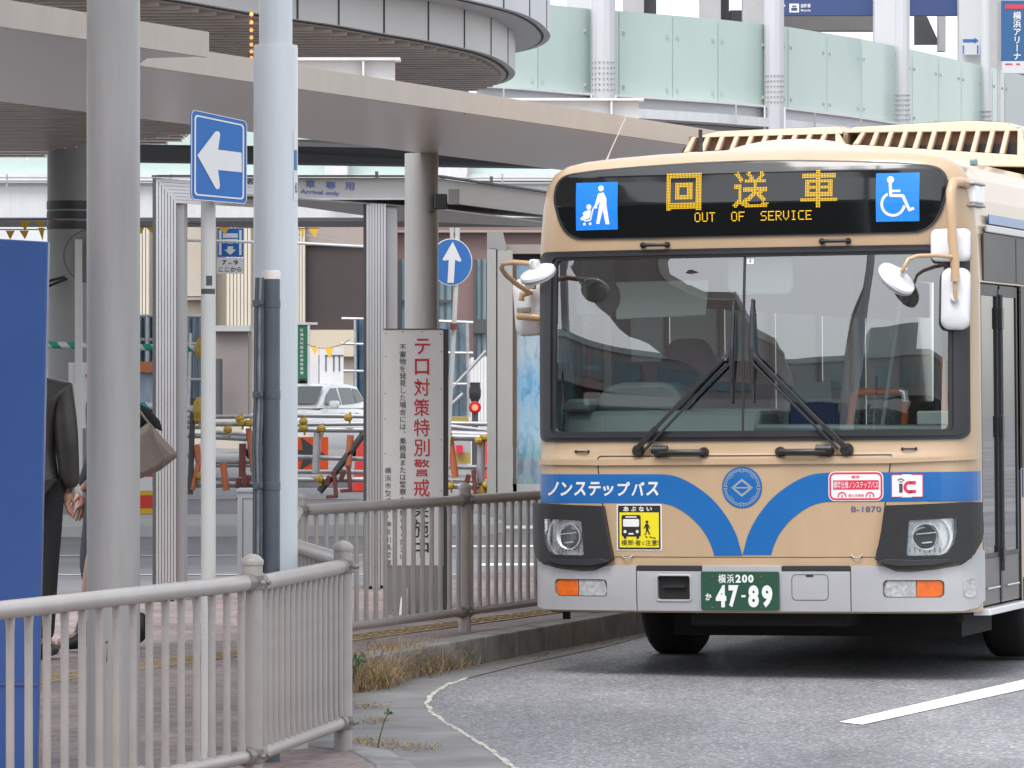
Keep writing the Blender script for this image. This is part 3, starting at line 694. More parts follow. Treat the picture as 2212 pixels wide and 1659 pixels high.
for i in range(8):  # glowing dots stand in for amber light reflected on the louvres
    p = V(543, 22 + i * 13.6, 41.0 + i * .9)
    mb = MB(); mb.lathe((0, 0, -.03), [(.008, 0), (.016, .008), (.017, .02), (.012, .03), (.006, .036)], 10)
    o = mb.build('amber_glint', mat('amber_glow', (.9, .35, .08), .4, emit=(1, .36, .10), es=.9), smooth=60, loc=None); o.location = (p.x, p.y, min(p.z, DZ - .09))
    tagset(o, 'tiny glowing dot imitating an amber reflection in the row under the louvred deck beside the lamp pole', 'lamp', 'amber reflection dots under the deck')  # not real lamps: dots stand in for reflected amber light

# ------------------------------------------------------------------ far louvred deck and dark roof seen under the canopy
ld = thing('far_deck', 'brown louvred underside of a far deck seen below the canopy at left', 'deck', (-8, 75, 5.9))
P = [on(-400, 150, 5.9), on(520, 150, 5.9), on(404, 296, 5.9), on(302, 312, 5.9), on(104, 330, 5.9), on(-400, 332, 5.9)]
mb = MB(); mb.prism(P, 5.9, 6.5); mb.build('slab', M_LOUVER, ld, world=True)
mb = MB(); y = min(p[1] for p in P) + .4
while y < max(p[1] for p in P):
    e = span(P, y)
    if len(e) >= 2: mb.box(e[0] + .1, e[-1] - .1, y - .22, y + .22, 5.82, 5.899)
    y += .9
mb.build('louvre', MATS['louver_blade'], ld, world=True)['kind'] = 'stuff'
dr = thing('dark_roof', 'thin dark roof edge with pale top beyond the canopy', 'roof', (-1, 48, 3.9))
mb = MB(); 
mb.add([V(290, 347, 50), V(1190, 360, 47), V(1190, 333, 47), V(950, 322, 47.5), V(646, 316, 49), V(290, 312, 50)] , [(0, 1, 2, 3, 4, 5)])
k = len(mb.v); mb.v += [p + Vector((0, .5, 0)) for p in mb.v[:6]]; mb.f.append([6, 11, 10, 9, 8, 7]); mb.f += [[i, 6 + i, 6 + (i + 1) % 6, (i + 1) % 6] for i in range(6)]
mb.build('edge', M_GREYDK, dr, world=True)
mb = MB(); mb.add([V(560, 300, 53.5), V(800, 303, 53.2), V(900, 322, 53), V(560, 318, 53.5)], [(0, 1, 2, 3)]); mb.v += [p + Vector((0, .3, 0)) for p in mb.v[:4]]; mb.f += [[4, 7, 6, 5], [0, 4, 5, 1], [1, 5, 6, 2], [2, 6, 7, 3], [3, 7, 4, 0]]; mb.build('top', M_HOARD, dr, world=True)
x = (153 - CX) * 66 / F
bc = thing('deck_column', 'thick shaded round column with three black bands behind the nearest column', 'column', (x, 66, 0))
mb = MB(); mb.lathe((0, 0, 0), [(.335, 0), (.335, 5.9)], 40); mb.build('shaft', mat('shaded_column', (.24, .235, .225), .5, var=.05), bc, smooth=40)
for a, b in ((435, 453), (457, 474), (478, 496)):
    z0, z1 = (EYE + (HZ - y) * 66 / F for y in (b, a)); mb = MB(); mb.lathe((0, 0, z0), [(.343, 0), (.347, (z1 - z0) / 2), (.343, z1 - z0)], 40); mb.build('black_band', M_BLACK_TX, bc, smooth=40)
mb = MB(); mb.tube([V(60, 628, 65.4), V(110, 606, 65.5), V(140, 598, 65.55)], .02, 8); mb.tube([V(60, 642, 65.4), V(110, 616, 65.5), V(145, 602, 65.55)], .02, 8); mb.build('cable', M_BLACK_TX, bc, world=True)
d = 52; rs = thing('round_sign', 'round grey sign back with thin pale post, half hidden by the nearest column', 'road sign', ((170 - CX) * d / F, d, 0))
mb = MB(); mb.lathe(V(195, 553, d + .1), [(.29, 0), (.29, .02)], 40, ax=(0, -1, 0)); mb.build('disc', mat('sign_back_grey', (.20, .195, .185), .5), rs, world=True, smooth=30)
mb = MB(); mb.lathe(V(195, 553, d + .105), [(.302, 0), (.302, .012)], 40, ax=(0, -1, 0)); mb.build('rim', M_GREYDK, rs, world=True, smooth=30)
mb = MB(); p = V(170.5, 517, d); mb.box(-.04, .04, -.03, .03, 0, p.z); mb.build('post', M_SIGNPOLE, rs, bevel=.004)

# ------------------------------------------------------------------ lettered arrival shelter with fluted frame
dl, dr_ = 31.0, 33.2
sh = thing('arrival_shelter', 'bus shelter with white fluted frame and blue arrival lettering on its fascia', 'bus shelter', ((340 - CX) * dl / F, dl, SW))
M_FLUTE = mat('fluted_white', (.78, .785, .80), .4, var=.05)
def fl(vx):  # depth along the shelter front
    return dl + (dr_ - dl) * (vx - 335) / (835 - 335)
def SP(vx, vy): return V(vx, vy, fl(vx))
ztop_l, ztop_r = V(335, 384, dl).z, V(946, 384, fl(946)).z
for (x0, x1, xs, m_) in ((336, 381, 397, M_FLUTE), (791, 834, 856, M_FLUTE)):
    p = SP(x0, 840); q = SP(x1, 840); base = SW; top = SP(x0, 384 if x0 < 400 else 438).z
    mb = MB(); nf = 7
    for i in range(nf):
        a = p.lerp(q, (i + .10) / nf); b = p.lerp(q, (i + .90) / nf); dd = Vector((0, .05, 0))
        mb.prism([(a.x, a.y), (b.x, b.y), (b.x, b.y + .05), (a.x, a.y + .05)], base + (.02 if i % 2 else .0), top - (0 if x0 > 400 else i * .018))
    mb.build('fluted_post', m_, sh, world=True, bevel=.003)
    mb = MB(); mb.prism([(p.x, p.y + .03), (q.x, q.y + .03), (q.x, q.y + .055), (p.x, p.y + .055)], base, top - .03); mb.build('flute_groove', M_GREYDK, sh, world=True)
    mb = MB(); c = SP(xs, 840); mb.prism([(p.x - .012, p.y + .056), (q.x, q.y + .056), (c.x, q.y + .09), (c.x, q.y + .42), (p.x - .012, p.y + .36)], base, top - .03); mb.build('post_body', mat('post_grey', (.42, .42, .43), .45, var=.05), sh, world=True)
    mb = MB(); mb.prism([(p.x - .02, p.y - .004), (p.x - .0, p.y - .004), (p.x - .0, p.y + .03), (p.x - .02, p.y + .03)], base, top); mb.build('post_edge', M_GREYDK, sh, world=True)
# fluted head over the left part
mb = MB()
for i in range(7):
    z = ztop_l - .005 - i * .0225; a = SP(337 + i * 6.4, 384); b = SP(548, 384)
    mb.add([(a.x, a.y, z - .020), (b.x, b.y, z - .020), (b.x, b.y, z), (a.x, a.y, z), (a.x, a.y + .05, z - .020), (b.x, b.y + .05, z - .020), (b.x, b.y + .05, z), (a.x, a.y + .05, z)], [(0, 1, 2, 3), (4, 7, 6, 5), (0, 4, 5, 1), (3, 2, 6, 7), (0, 3, 7, 4), (1, 5, 6, 2)])
mb.build('fluted_head', M_FLUTE, sh, world=True)
# lettered fascia, roof, side fascia
M_SHF = mat('shelter_fascia', (.44, .43, .425), .45, var=.05); M_SHU = mat('shelter_soffit', (.30, .28, .265), .4, metal=.3, var=.1)
f0, f1 = SP(500, 384), SP(946, 384); zb0, zb1 = SP(500, 428).z, SP(946, 428).z
far = Vector((f1.x + 1.35, f1.y + 4.6, 0)); farl = Vector((SP(335, 0).x + 1.5, dl + 5.2, 0)); fl0 = SP(335, 384)
mb = MB(); mb.add([f0 + Vector((0, .02, 0)), f1 + Vector((0, .02, 0)), (f1.x, f1.y + .02, zb1), (f0.x, f0.y + .02, zb0)], [(0, 1, 2, 3)]); mb.v += [p + Vector((0, .04, 0)) for p in mb.v[:4]]; mb.f += [[4, 7, 6, 5], [0, 4, 5, 1], [1, 5, 6, 2], [2, 6, 7, 3], [3, 7, 4, 0]]
mb.build('fascia', M_SHF, sh, world=True)
mb = MB(); mb.bar((fl0.x, fl0.y, ztop_l + .012), (f1.x, f1.y, ztop_r + .012), .06, .014); mb.bar((f1.x, f1.y, ztop_r + .012), (far.x, far.y, ztop_r + .012), .06, .014); mb.build('roof_trim', M_GREYDK, sh, world=True)
mb = MB(); mb.bar((f0.x, f0.y, zb0 - .006), (f1.x, f1.y, zb1 - .006), .05, .012); mb.build('fascia_trim', M_WHITEST, sh, world=True)
# side fascia receding to the right
mb = MB(); a, b = f1 + Vector((0, .061, 0)), Vector((far.x, far.y, 0))
mb.add([(a.x, a.y, ztop_r), (b.x, b.y, ztop_r), (b.x, b.y, zb1 - .02), (a.x, a.y, zb1 - .02)], [(0, 1, 2, 3)]); mb.v += [p + Vector((-.04, .02, 0)) for p in mb.v[:4]]; mb.f += [[4, 7, 6, 5], [0, 4, 5, 1], [1, 5, 6, 2], [2, 6, 7, 3], [3, 7, 4, 0]]
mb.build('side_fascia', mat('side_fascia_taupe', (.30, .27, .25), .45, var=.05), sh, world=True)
# roof slab and soffit
pl = [(fl0.x, fl0.y + .07), (f1.x - .05, f1.y + .07), (far.x - .06, far.y), (farl.x, farl.y)]
mb = MB(); mb.prism(pl, ztop_l - .02, ztop_l + .0); mb.build('roof', M_SHF, sh, world=True)
mb = MB(); zs = zb0 + .02; mb.prism([(fl0.x + .3, fl0.y + .10), (f1.x - .06, f1.y + .10), (far.x - .10, far.y), (farl.x, farl.y)], zs - .01, zs); mb.build('soffit', M_SHU, sh, world=True)
t = Flat(); org = Vector((f0.x, f0.y + .02, EYE)); sx = Vector((f1.x - f0.x, f1.y - f0.y, 0)); ux = sx.normalized()
def u(vx): k_ = (vx - CX) / F; return (k_ * org.y - org.x) / (ux.x - k_ * ux.y)
z_ = lambda vy, vx=690: (HZ - vy) * (org.y + ux.y * u(vx)) / F
for ch, xa, xb in (('車', 660, 680), ('専', 703, 725), ('用', 745, 765)): t.text(ch, u(xa), u(xb), z_(407), z_(390), .02)
t.text('Arrival only', u(648), u(733), z_(422.5), z_(411), .02); t.text('0', u(535), u(545), z_(418), z_(396), .015)
t.put('lettering', M_BLUE_TX, sh, planar(org, ux, (0, 0, 1), Vector((ux.y, -ux.x, 0))), .004, world=True)
t = Flat(); 
mb = MB()
for vx in (811, 1061):
    p = SP(vx, 381) if vx < 946 else V(vx, 391, 35.5); mb.tube([p + Vector((0, .3, -.02)), p + Vector((0, .3, .05))], .012, 8)
mb.build('roof_knob', M_GREYDK, sh, world=True)

# ------------------------------------------------------------------ curved glass footbridge, upper right
gb = thing('glass_footbridge', 'curved footbridge with pale green glass panels above the bus', 'footbridge', (2, 66, 5.2))
ZGB, ZGT = 5.62, 6.80
def gy(vx):   # photo height of the glass foot along the bridge
    P = [(1040, 187.5), (1117, 192), (1240, 203), (1380, 211), (1549, 222), (1700, 235), (1859, 255), (1963, 272), (2060, 289), (2140, 303), (2240, 322)]
    for (a, b), (c, d) in zip(P, P[1:]):
        if vx <= c: return b + (d - b) * (vx - a) / (c - a)
    return P[-1][1]
def gp_(vx, back=0.0):
    x, d = on(vx, gy(vx), ZGB); return Vector((x * (d + back) / d, d + back, 0))
seam = [1040, 1160, 1272, 1335, 1451, 1549, 1655, 1700, 1784, 1859, 1932, 1968, 2025, 2074, 2118, 2141, 2168, 2240]
for a, b in zip(seam, seam[1:]):
    p, q = gp_(a + 1.2), gp_(b - 1.2); dd = (q - p).normalized(); nn = Vector((dd.y, -dd.x, 0)) * .018
    if (a, b) == (2168, 2240): m_ = mat('grey_glass', (.34, .37, .37), .3)
    else: m_ = M_GREEN_GL
    mb = MB(); mb.prism([tuple((p + nn).xy), tuple((q + nn).xy), tuple((q - nn).xy), tuple((p - nn).xy)], ZGB + .02, ZGT); gpn = mb.build('glass_panel', m_, gb, world=True)
    for e in (p + dd * .09, q - dd * .09):
        for z in (ZGB + .13, ZGT - .30): mb = MB(); mb.lathe((e.x, e.y - .012, z), [(.028, 0), (.028, .03)], 8, ax=(0, -1, 0)); mb.build('glass_fixing', M_CONC, gpn, world=True)
def strip(name, m, z0, z1, front, thick, vx0=1030, vx1=2260, bevel=0):
    mb = MB(); N = 26; A = [gp_(vx0 + (vx1 - vx0) * i / N, -front) for i in range(N + 1)]; B = [p + Vector((0, thick, 0)) for p in A]
    for i in range(N): mb.prism([tuple(A[i].xy), tuple(A[i + 1].xy), tuple(B[i + 1].xy), tuple(B[i].xy)], z0, z1)
    return mb.build(name, m, gb, world=True)
strip('edge_ledge', M_WHITEST, ZGB - .02, ZGB + .012, .25, 3.0)
strip('edge_fascia', M_DECK2, ZGB - .16, ZGB - .021, .05, 2.6)
strip('gutter_ledge', M_WHITEST, ZGB - .30, ZGB - .17, .30, 2.9)
strip('girder', M_CONC, ZGB - .75, ZGB - .31, -.35, 1.4)
mb = MB()
mb.tube([gp_(v, .42) + Vector((0, 0, ZGB - .055)) for v in range(1030, 2260, 40)], .014, 6); mb.build('pipe_rail', M_CONC, gb, world=True)
mb = MB(); 
for v in (1088, 1328, 1590, 1760, 1860, 1985, 2060): p = gp_(v, -.42); mb.box(p.x - .012, p.x + .012, p.y - .012, p.y + .012, ZGB - .28, ZGB - .03)
mb.build('rail_stanchion', M_CONC, gb, world=True)
for i, (v0, v1, extra) in enumerate([(1277, 1329, 0), (1652, 1692, 0), (1936, 1962, 0), (2122, 2138, 0)]):
    p, q = gp_(v0, -.30), gp_(v1, -.30); w = q.x - p.x; c = (p + q) / 2
    bcn = thing('bridge_column', ['wide', 'second', 'third', 'narrow'][i] + ' pale steel column rising in front of the green glass, ' + ['nearest the round deck', 'left of the navy sign middle', 'between the two navy signs', 'beside the hanging blue banner'][i], 'column', (c.x, c.y, 0), group='steel columns of the footbridge')
    mb = MB(); k = w / 2; n8 = 12
    mb.lathe((0, 0, 0), [(k, 0), (k, 11)], 12); mb.build('shaft', M_DECK2, bcn, bevel=.01)
    mb = MB()
    for zi in range(6):
        for j in range(7):
            a = R(-60 + j * 20); z = ZGB + .06 + zi * .075; mb.lathe((math.sin(a) * k * .97, -math.cos(a) * k * .97, z), [(.012, 0), (.012, .02)], 6, ax=(math.sin(a), -math.cos(a), 0))
    mb.build('bolt_collar', M_CONC, bcn)
    mb = MB()
    for s_ in (-1, 1): mb.box(s_ * k - .012, s_ * k + .012, -k - .02, -k + .01, ZGB - .75, ZGB - .02)
    mb.build('hanger', M_WHITEST, bcn)

# concourse behind the glass
d = 92.0
cc = thing('station_concourse', 'grey station concourse with piers, dark gaps and a navy sign band behind the green glass', 'building', (6, d, 6.0))
def cbox(name, m, vx0, vx1, vy0, vy1, dd=d, th=.4, parent=cc):
    a, b = V(vx0, vy1, dd), V(vx1, vy0, dd); mb = MB(); mb.box(a.x, b.x, dd, dd + th, a.z, b.z); return mb.build(name, m, parent, world=True)
cbox('pier', M_CONC, 1346, 1391, -200, 110); cbox('pier', M_CONC, 1512, 1557, -200, 110); cbox('pier', M_CONC, 1604, 1652, -200, 110); cbox('pier', M_PALE, 1889, 1937, -200, 130, d - 1); cbox('pier', M_PALE, 2072, 2128, -200, 170, d - 1); cbox('pier', M_CONC, 2140, 2166, -200, 170, d - 2)
cbox('dark_recess', M_GREYDK, 1391, 1418, -200, 90, d + .6); cbox('dark_recess', M_GREYDK, 1557, 1575, -200, 90, d + .6); cbox('dark_recess', M_GREYDK, 1577, 1604, 22, 90, d + .6)
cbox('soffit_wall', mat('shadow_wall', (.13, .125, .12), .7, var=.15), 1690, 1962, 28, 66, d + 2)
mb = MB(); mb.add([V(1977, 30, d + 1), V(2003, 36, d + 1), V(2030, 95, d + 1), V(1977, 95, d + 1)], [(0, 3, 2, 1)]); mb.v += [p + Vector((0, .3, 0)) for p in mb.v[:4]]; mb.f += [[4, 5, 6, 7], [0, 1, 5, 4], [1, 2, 6, 5], [2, 3, 7, 6], [3, 0, 4, 7]]; mb.build('stair_underside', M_GREYDK, cc, world=True)
cbox('wall_panel', M_CONC, 2028, 2043, 20, 110, d + .6); cbox('wall_panel', M_PALE, 1225, 1276, -200, 26, d + .6)
cbox('wall_panel', M_DECK2, 2166, 2260, -200, 20, d + .6); cbox('wall_panel', M_CONC, 2150, 2260, 135, 320, d - 1.2); cbox('ceiling_band', M_PALE, 1060, 1300, -260, -12, d + 2)
cbox('beam', M_GREYDK, 2150, 2260, 160, 185, d - 1.6)
for x0, x1 in ((1689, 1890), (1938, 2072)):
    a, b = V(x0, 34, d - .6), V(x1, -3, d - .6); s_ = thing('navy_direction_sign', ('long navy sign band with small white lettering behind the green glass' if x0 < 1800 else 'shorter plain navy sign band right of the narrow pier'), 'sign', (a.x, d - .6, a.z), group='navy signs of the concourse')
    mb = MB(); mb.box(0, b.x - a.x, 0, .15, 0, b.z - a.z); mb.build('panel', M_NAVY, s_, bevel=.01)
    if x0 < 1800:
        k = (d - .6) / F; t = Flat(); t.rect(16 * k, 37 * k, 7 * k, 26 * k).text('自転車', 41 * k, 62 * k, 17 * k, 26 * k, .02).text('Bicycle', 41 * k, 62 * k, 8 * k, 14 * k, .02).stroke([(2 * k, 8 * k), (2 * k, 26 * k)], 2 * k).stroke([(-0 * k, 22 * k), (2 * k, 27 * k), (7 * k, 20 * k)], 2 * k)
        t.put('lettering', M_SIGN_WH, s_, facing((0, 0, 0)), .01)
        t = Flat().rect(20 * k, 33 * k, 11 * k, 17 * k).rect(22 * k, 31 * k, 19 * k, 22 * k); t.put('pictogram', M_NAVY, s_, facing((0, 0, 0)), .016)
k = 90.8 / F
s_ = thing('blue_arrow_notice', 'small white notice with a blue arrow above the green glass', 'sign', (V(2078, 110, 90.8).x, 90.8, V(0, 118, 90.8).z))
mb = MB(); mb.box(0, 38 * k, 0, .04, 0, 42 * k); mb.build('panel', M_PALE, s_)
t = Flat().stroke([(2 * k, 30 * k), (28 * k, 30 * k)], 7 * k).poly([(27 * k, 24 * k), (36 * k, 30 * k), (27 * k, 37 * k)]).stroke([(3 * k, 2 * k), (3 * k, 20 * k)], 3 * k).stroke([(34 * k, 2 * k), (34 * k, 20 * k)], 3 * k); t.put('arrow', M_BLUE_SIGN, s_, facing((0, 0, 0)), .006)
d2 = 71.0; k = d2 / F; p = V(2163, 132, d2)
bn = thing('hanging_banner', 'vertical blue banner with white characters and a red header at the right edge', 'banner', (p.x, d2, p.z))
mb = MB(); mb.box(0, 62 * k, 0, .05, 0, 131 * k); mb.build('panel', mat('banner_blue', (.02, .09, .22), .5), bn)
t = Flat().rect(8 * k, 62 * k, 113 * k, 122 * k); t.put('red_header', M_RED_TX, bn, facing((0, 0, 0)), .006)
t = Flat(); t.vtext('横浜アリーナ', 34 * k, 107 * k, 18 * k, 17.5 * k, .015); t.put('lettering', M_SIGN_WH, bn, facing((0, 0, 0)), .006)
mb = MB(); mb.box(2 * k, 60 * k, .0, .05, -26 * k, -1 * k); o = mb.build('caption_panel', M_PALE, bn)
t = Flat(); t.rect(8 * k, 24 * k, -8 * k, -5 * k).rect(32 * k, 40 * k, -8 * k, -5 * k); t.put('caption_dash', M_RED_TX, bn, facing((0, 0, 0)), .006)
mb = MB(); mb.bar((-4 * k, .1, 150 * k), (-4 * k, .1, -200 * k), .05); mb.build('hanging_post', M_CONC, bn)

# ------------------------------------------------------------------ far straight glass bridge, left
d = 92.0
fb = thing('far_footbridge', 'far pale footbridge with green glass and white girder crossing behind the left poles', 'footbridge', (-4, d, 4.9))
def fbox(name, m, vx0, vx1, vy0, vy1, dd, th, parent=fb): return cbox(name, m, vx0, vx1, vy0, vy1, dd, th, parent)
fbox('girder', M_WHITEST, -60, 1300, 402, 470, d, 3.0); fbox('girder_flange', M_GREYDK, -60, 1300, 470.5, 478, d - .25, 3.3); fbox('parapet_ledge', M_WHITEST, -60, 1300, 376, 390, d - .2, .5); fbox('parapet_fascia', M_DECK2, -60, 1300, 390.3, 401.7, d, .4)
for a, b in ((-60, 57), (59, 141), (143, 350), (352, 480), (482, 700), (752, 812), (814, 940), (1010, 1300)): fbox('glass_panel', M_GREEN_GL, a, b, 245, 375.6, d + .05, .04)
for a, b in ((702, 750), (942, 1008)): fbox('column', M_WHITEST, a, b, 200, 401, d - .4, .3)
mb = MB()
for y in (383, 394): mb.tube([V(-60, y, d - .8), V(1300, y + 2, d - .8)], .018, 6)
for x in (15, 369, 760, 1085): mb.tube([V(x, 376, d - .8), V(x, 404, d - .8)], .018, 6)
mb.build('pipe_rail', M_CONC, fb, world=True)
# ------------------------------------------------------------------ buildings beyond the road
d = 112.0
st_ = thing('cream_building', 'cream stone building with fluted pilasters and a wide dark opening', 'building', (-5, d, 0))
def bb(name, m, vx0, vx1, vy0, vy1, dd=d, th=1.0, parent=st_): return cbox(name, m, vx0, vx1, vy0, vy1, dd, th, parent)
bb('wall', M_CREAM, 250, 792, 380, 1000, d, 4.0)
def pil(v0, v1, y1):
    a, b = V(v0, y1, d - .5), V(v1, 470, d - .5); mb = MB(); n = max(3, int((v1 - v0) / 7))
    mb.box(a.x, b.x, d - .42, d - .01, a.z, b.z)
    for i in range(n):
        x0 = a.x + (b.x - a.x) * (i + .12) / n; x1 = a.x + (b.x - a.x) * (i + .88) / n; mb.box(x0, x1, d - .5, d - .4, a.z, b.z)
    mb.build('pilaster', mat('pilaster_cream', (.54, .485, .40), .65, var=.04), st_, world=True)
pil(300, 322, 790); pil(440, 463, 790); pil(489, 542, 705); pil(640, 659, 700)
bb('dark_opening', M_BROWN, 660, 792, 531, 712, d - .2, .15); bb('lintel', M_TAUPE, 660, 792, 478, 530, d - .3, .25); bb('plinth', mat('plinth_cream', (.50, .43, .33), .7), 660, 792, 712.5, 770, d - .3, .25)
bb('band_course', M_CREAM, 380, 438, 590, 640, d - .3, .25); bb('band_course', M_TAUPE, 380, 438, 642, 648, d - .3, .25); bb('band_course', M_CREAM, 543, 640, 640, 900, d - .2, .15)
br_ = thing('tiled_building', 'red brown tiled building with tall narrow windows behind the round blue sign', 'building', (1, 114, 0))
d = 114.0
bb('wall', M_BRICK, 792.5, 1260, 380, 1000, d, 4.0, br_); bb('cornice', M_TAUPE, 792.5, 1260, 497, 502, d - .3, .28, br_)
for v0, v1, y0, y1 in ((868, 886, 560, 720), (948, 975, 560, 720), (1030, 1050, 560, 830), (948, 985, 732, 830)):
    w = bb('window', M_TEAL, v0, v1, y0, y1, d - .12, .1, br_)
    bb('mullion', M_GREYDK, (v0 + v1) / 2 - 2, (v0 + v1) / 2 + 2, y0, y1, d - .16, .035, w); bb('transom', M_GREYDK, v0, v1, y0 + (y1 - y0) * .55, y0 + (y1 - y0) * .55 + 6, d - .2, .035, w); bb('frame', M_GREYDK, v0 - 7, v0 - .5, y0, y1, d - .2, .18, w)
bb('sill_panel', M_GREYDK, 1022, 1052, 690, 720, d - .25, .04, br_)
d = 104.0
tb_ = thing('taupe_block', 'plain taupe wall block with grey coping between the sign pole and lamp pole', 'wall', (-6, d, 0))
bb('wall', mat('taupe_grey', (.205, .178, .165), .7, var=.06), 464, 536, 716, 905, d, .8, tb_); bb('coping', M_CONC, 460, 539, 703, 715.5, d - .2, 1.2, tb_); bb('side_wall', mat('side_render', (.42, .37, .32), .7), 537, 650, 730, 905, d + .2, .6, tb_)
mb = MB(); a = V(488, 900, d - .5); mb.tube([V(473, 905, d - .5), V(473, 775, d - .5)], .08, 12); mb.build('drain_pipe', M_GREYDK, tb_, world=True)
# buildings closing the view behind everything
bk = thing('distant_office_block', 'pale distant office block closing the view behind the bridges', 'building', (0, 150, 0))
mb = MB(); mb.box(-40, 12, 150, 160, 0, 9.0); mb.build('wall', M_PALE, bk, world=True)

# ------------------------------------------------------------------ construction site: sheets, scaffold, hoardings
def sheeting(label, x0, x1, y0, y1, d, m, pipes, group='sheeted scaffold bays'):
    a, b = V(x0, y1, d), V(x1, y0, d); o = thing('scaffold_sheet', label, 'scaffold', ((a.x + b.x) / 2, d, 0), group=group)
    mb = MB(); n = 14
    for i in range(n + 1):
        x = a.x + (b.x - a.x) * i / n; y = d + .05 * math.sin(i * 2.1) + .03 * math.sin(i * 5.3)
        mb.v += [Vector((x, y, a.z)), Vector((x, y + .02, b.z))]
    for i in range(n): mb.f.append([2 * i, 2 * i + 2, 2 * i + 3, 2 * i + 1])
    mb.v += [v + Vector((0, .02, 0)) for v in mb.v]; k = 2 * n + 2
    mb.f += [[f + k for f in q][::-1] for q in mb.f[:n]]
    mb.build('sheet', m, o, world=True, smooth=60)
    for i, (p, q) in enumerate(pipes):
        mb = MB(); mb.tube([V(p[0], p[1], d - .15), V(q[0], q[1], d - .15)], .03, 8); mb.build('pipe', M_STEELPIPE, o, world=True, smooth=40)
    return o
sheeting('pale blue sheeted scaffold bay glimpsed right of the nearest column', 296, 338, 680, 905, 80, M_SHEETP, [((290, 683), (345, 683)), ((290, 733), (345, 735)), ((318, 680), (318, 1000))])
sheeting('blue sheeted scaffold bay between the shelter frame and sign pole', 392, 462, 682, 910, 79, M_SHEETP, [((385, 684), (442, 683)), ((385, 742), (442, 743)), ((385, 820), (442, 820)), ((412, 720), (405, 1010)), ((437, 680), (437, 1010))])
sheeting('narrow blue sheeted scaffold bay left of the right fluted post', 764, 800, 688, 862, 100, M_SHEET, [((738, 688), (800, 689)), ((738, 742), (800, 744)), ((735, 801), (800, 802)), ((767, 690), (770, 1010))])
sheeting('pale blue sheeted scaffold bay behind the leaning sign pole', 952, 1008, 692, 905, 80, M_SHEETP, [((948, 694), (1022, 697)), ((948, 762), (1022, 763)), ((948, 829), (1008, 830)), ((1009, 696), (1012, 900)), ((948, 870), (1050, 758)), ((930, 915), (1000, 850))])
for lab, x0, x1, y0, y1, d in (('plain white hoarding panel left of the gridded plan board', 668, 688, 752, 826, 99), ):
    a, b = V(x0, 880, d), V(x1, y0, d); o = thing('white_hoarding', lab, 'hoarding', (a.x, d, 0)); mb = MB(); mb.box(a.x, b.x, d, d + .06, a.z - .6, b.z); mb.build('panel', M_HOARD, o, world=True)
a, b = V(690, 880, 98), V(742, 750, 98); o = thing('plan_board', 'white board with faint grid lines above the white car', 'board', (a.x, 98, 0)); mb = MB(); mb.box(a.x, b.x, 98, 98.05, a.z - .5, b.z); mb.build('panel', M_HOARD, o, world=True)
mb = MB()
for vx in (704, 721, 733): mb.box(V(vx, 0, 98).x - .012, V(vx, 0, 98).x + .012, 97.985, 97.999, V(0, 802, 98).z, V(0, 768, 98).z)
mb.box(V(702, 0, 98).x, V(742, 0, 98).x, 97.985, 97.999, V(0, 769, 98).z, V(0, 767, 98).z); mb.build('grid_line', M_GREYDK, o, world=True)
for i in range(6):
    x0 = 1010 + i * 7; a, b = V(x0, 905, 83), V(x0 + 6.3, 772 + random.randint(-2, 8), 83)
    o = thing('white_pale', 'white upright strip in a row of site fencing behind the leaning pole', 'fence panel', (a.x, 83, 0), group='white upright site fencing'); mb = MB(); mb.box(a.x, b.x, 83, 83.04, .0, b.z); mb.build('strip', M_HOARD, o, world=True)
d = 97; a, b = V(643, 818, d), V(664, 703, d); o = thing('green_vertical_sign', 'tall green vertical sign with small white characters above the white car', 'sign', (a.x, d, 0))
mb = MB(); mb.box(a.x, b.x, d, d + .08, a.z, b.z); mb.build('panel', M_GREENSGN, o, world=True)
mb = MB(); mb.bar((b.x + .03, d, 0), (b.x + .03, d, b.z + .03), .05); mb.bar((a.x, d, b.z + .04), (V(686, 0, d).x, d, b.z + .04), .05); mb.build('post', M_WHITEST, o, world=True)
t = Flat(); kk_ = d / F; t.vtext('新横浜駅前自転車駐車場', a.x + 9 * kk_, b.z - 6 * kk_, 7.2 * kk_, 9.2 * kk_, .02); t.put('lettering', M_SIGN_WH, o, planar((0, d, 0), (1, 0, 0), (0, 0, 1), (0, -1, 0)), .01, world=True)

# clipped shrub beside the white hoarding
def leaf_crown(name, parent, c, r, n, m, size=.06, seed=1, world=False):
    rnd = random.Random(seed); mb = MB()
    for i in range(n):
        v = Vector((rnd.gauss(0, 1), rnd.gauss(0, 1), rnd.gauss(0, 1))).normalized() * (rnd.random() ** .4)
        p = Vector(c) + Vector((v.x * r[0], v.y * r[1], v.z * r[2])); a = Vector((rnd.gauss(0, 1), rnd.gauss(0, 1), rnd.gauss(0, 1))).normalized(); b = a.orthogonal().normalized(); s = size * rnd.uniform(.6, 1.4)
        mb.add([p - a * s, p + b * s * .5, p + a * s, p - b * s * .5], [(0, 1, 2, 3)])
    return mb.build(name, m, parent, world=world, recalc=False)
p = V(676, 800, 100); o = thing('clipped_shrub', 'dark green rounded shrub beside the tall green sign', 'shrub', (p.x - .1, 100, .1))
leaf_crown('foliage', o, (0, 0, p.z - .15), (.34, .3, .5), 900, M_SHRUB, .06, 3)
mb = MB(); mb.tube([(0, 0, 0), (.02, 0, p.z - .3)], [.06, .03], 8); mb.build('trunk', M_BROWN, o)

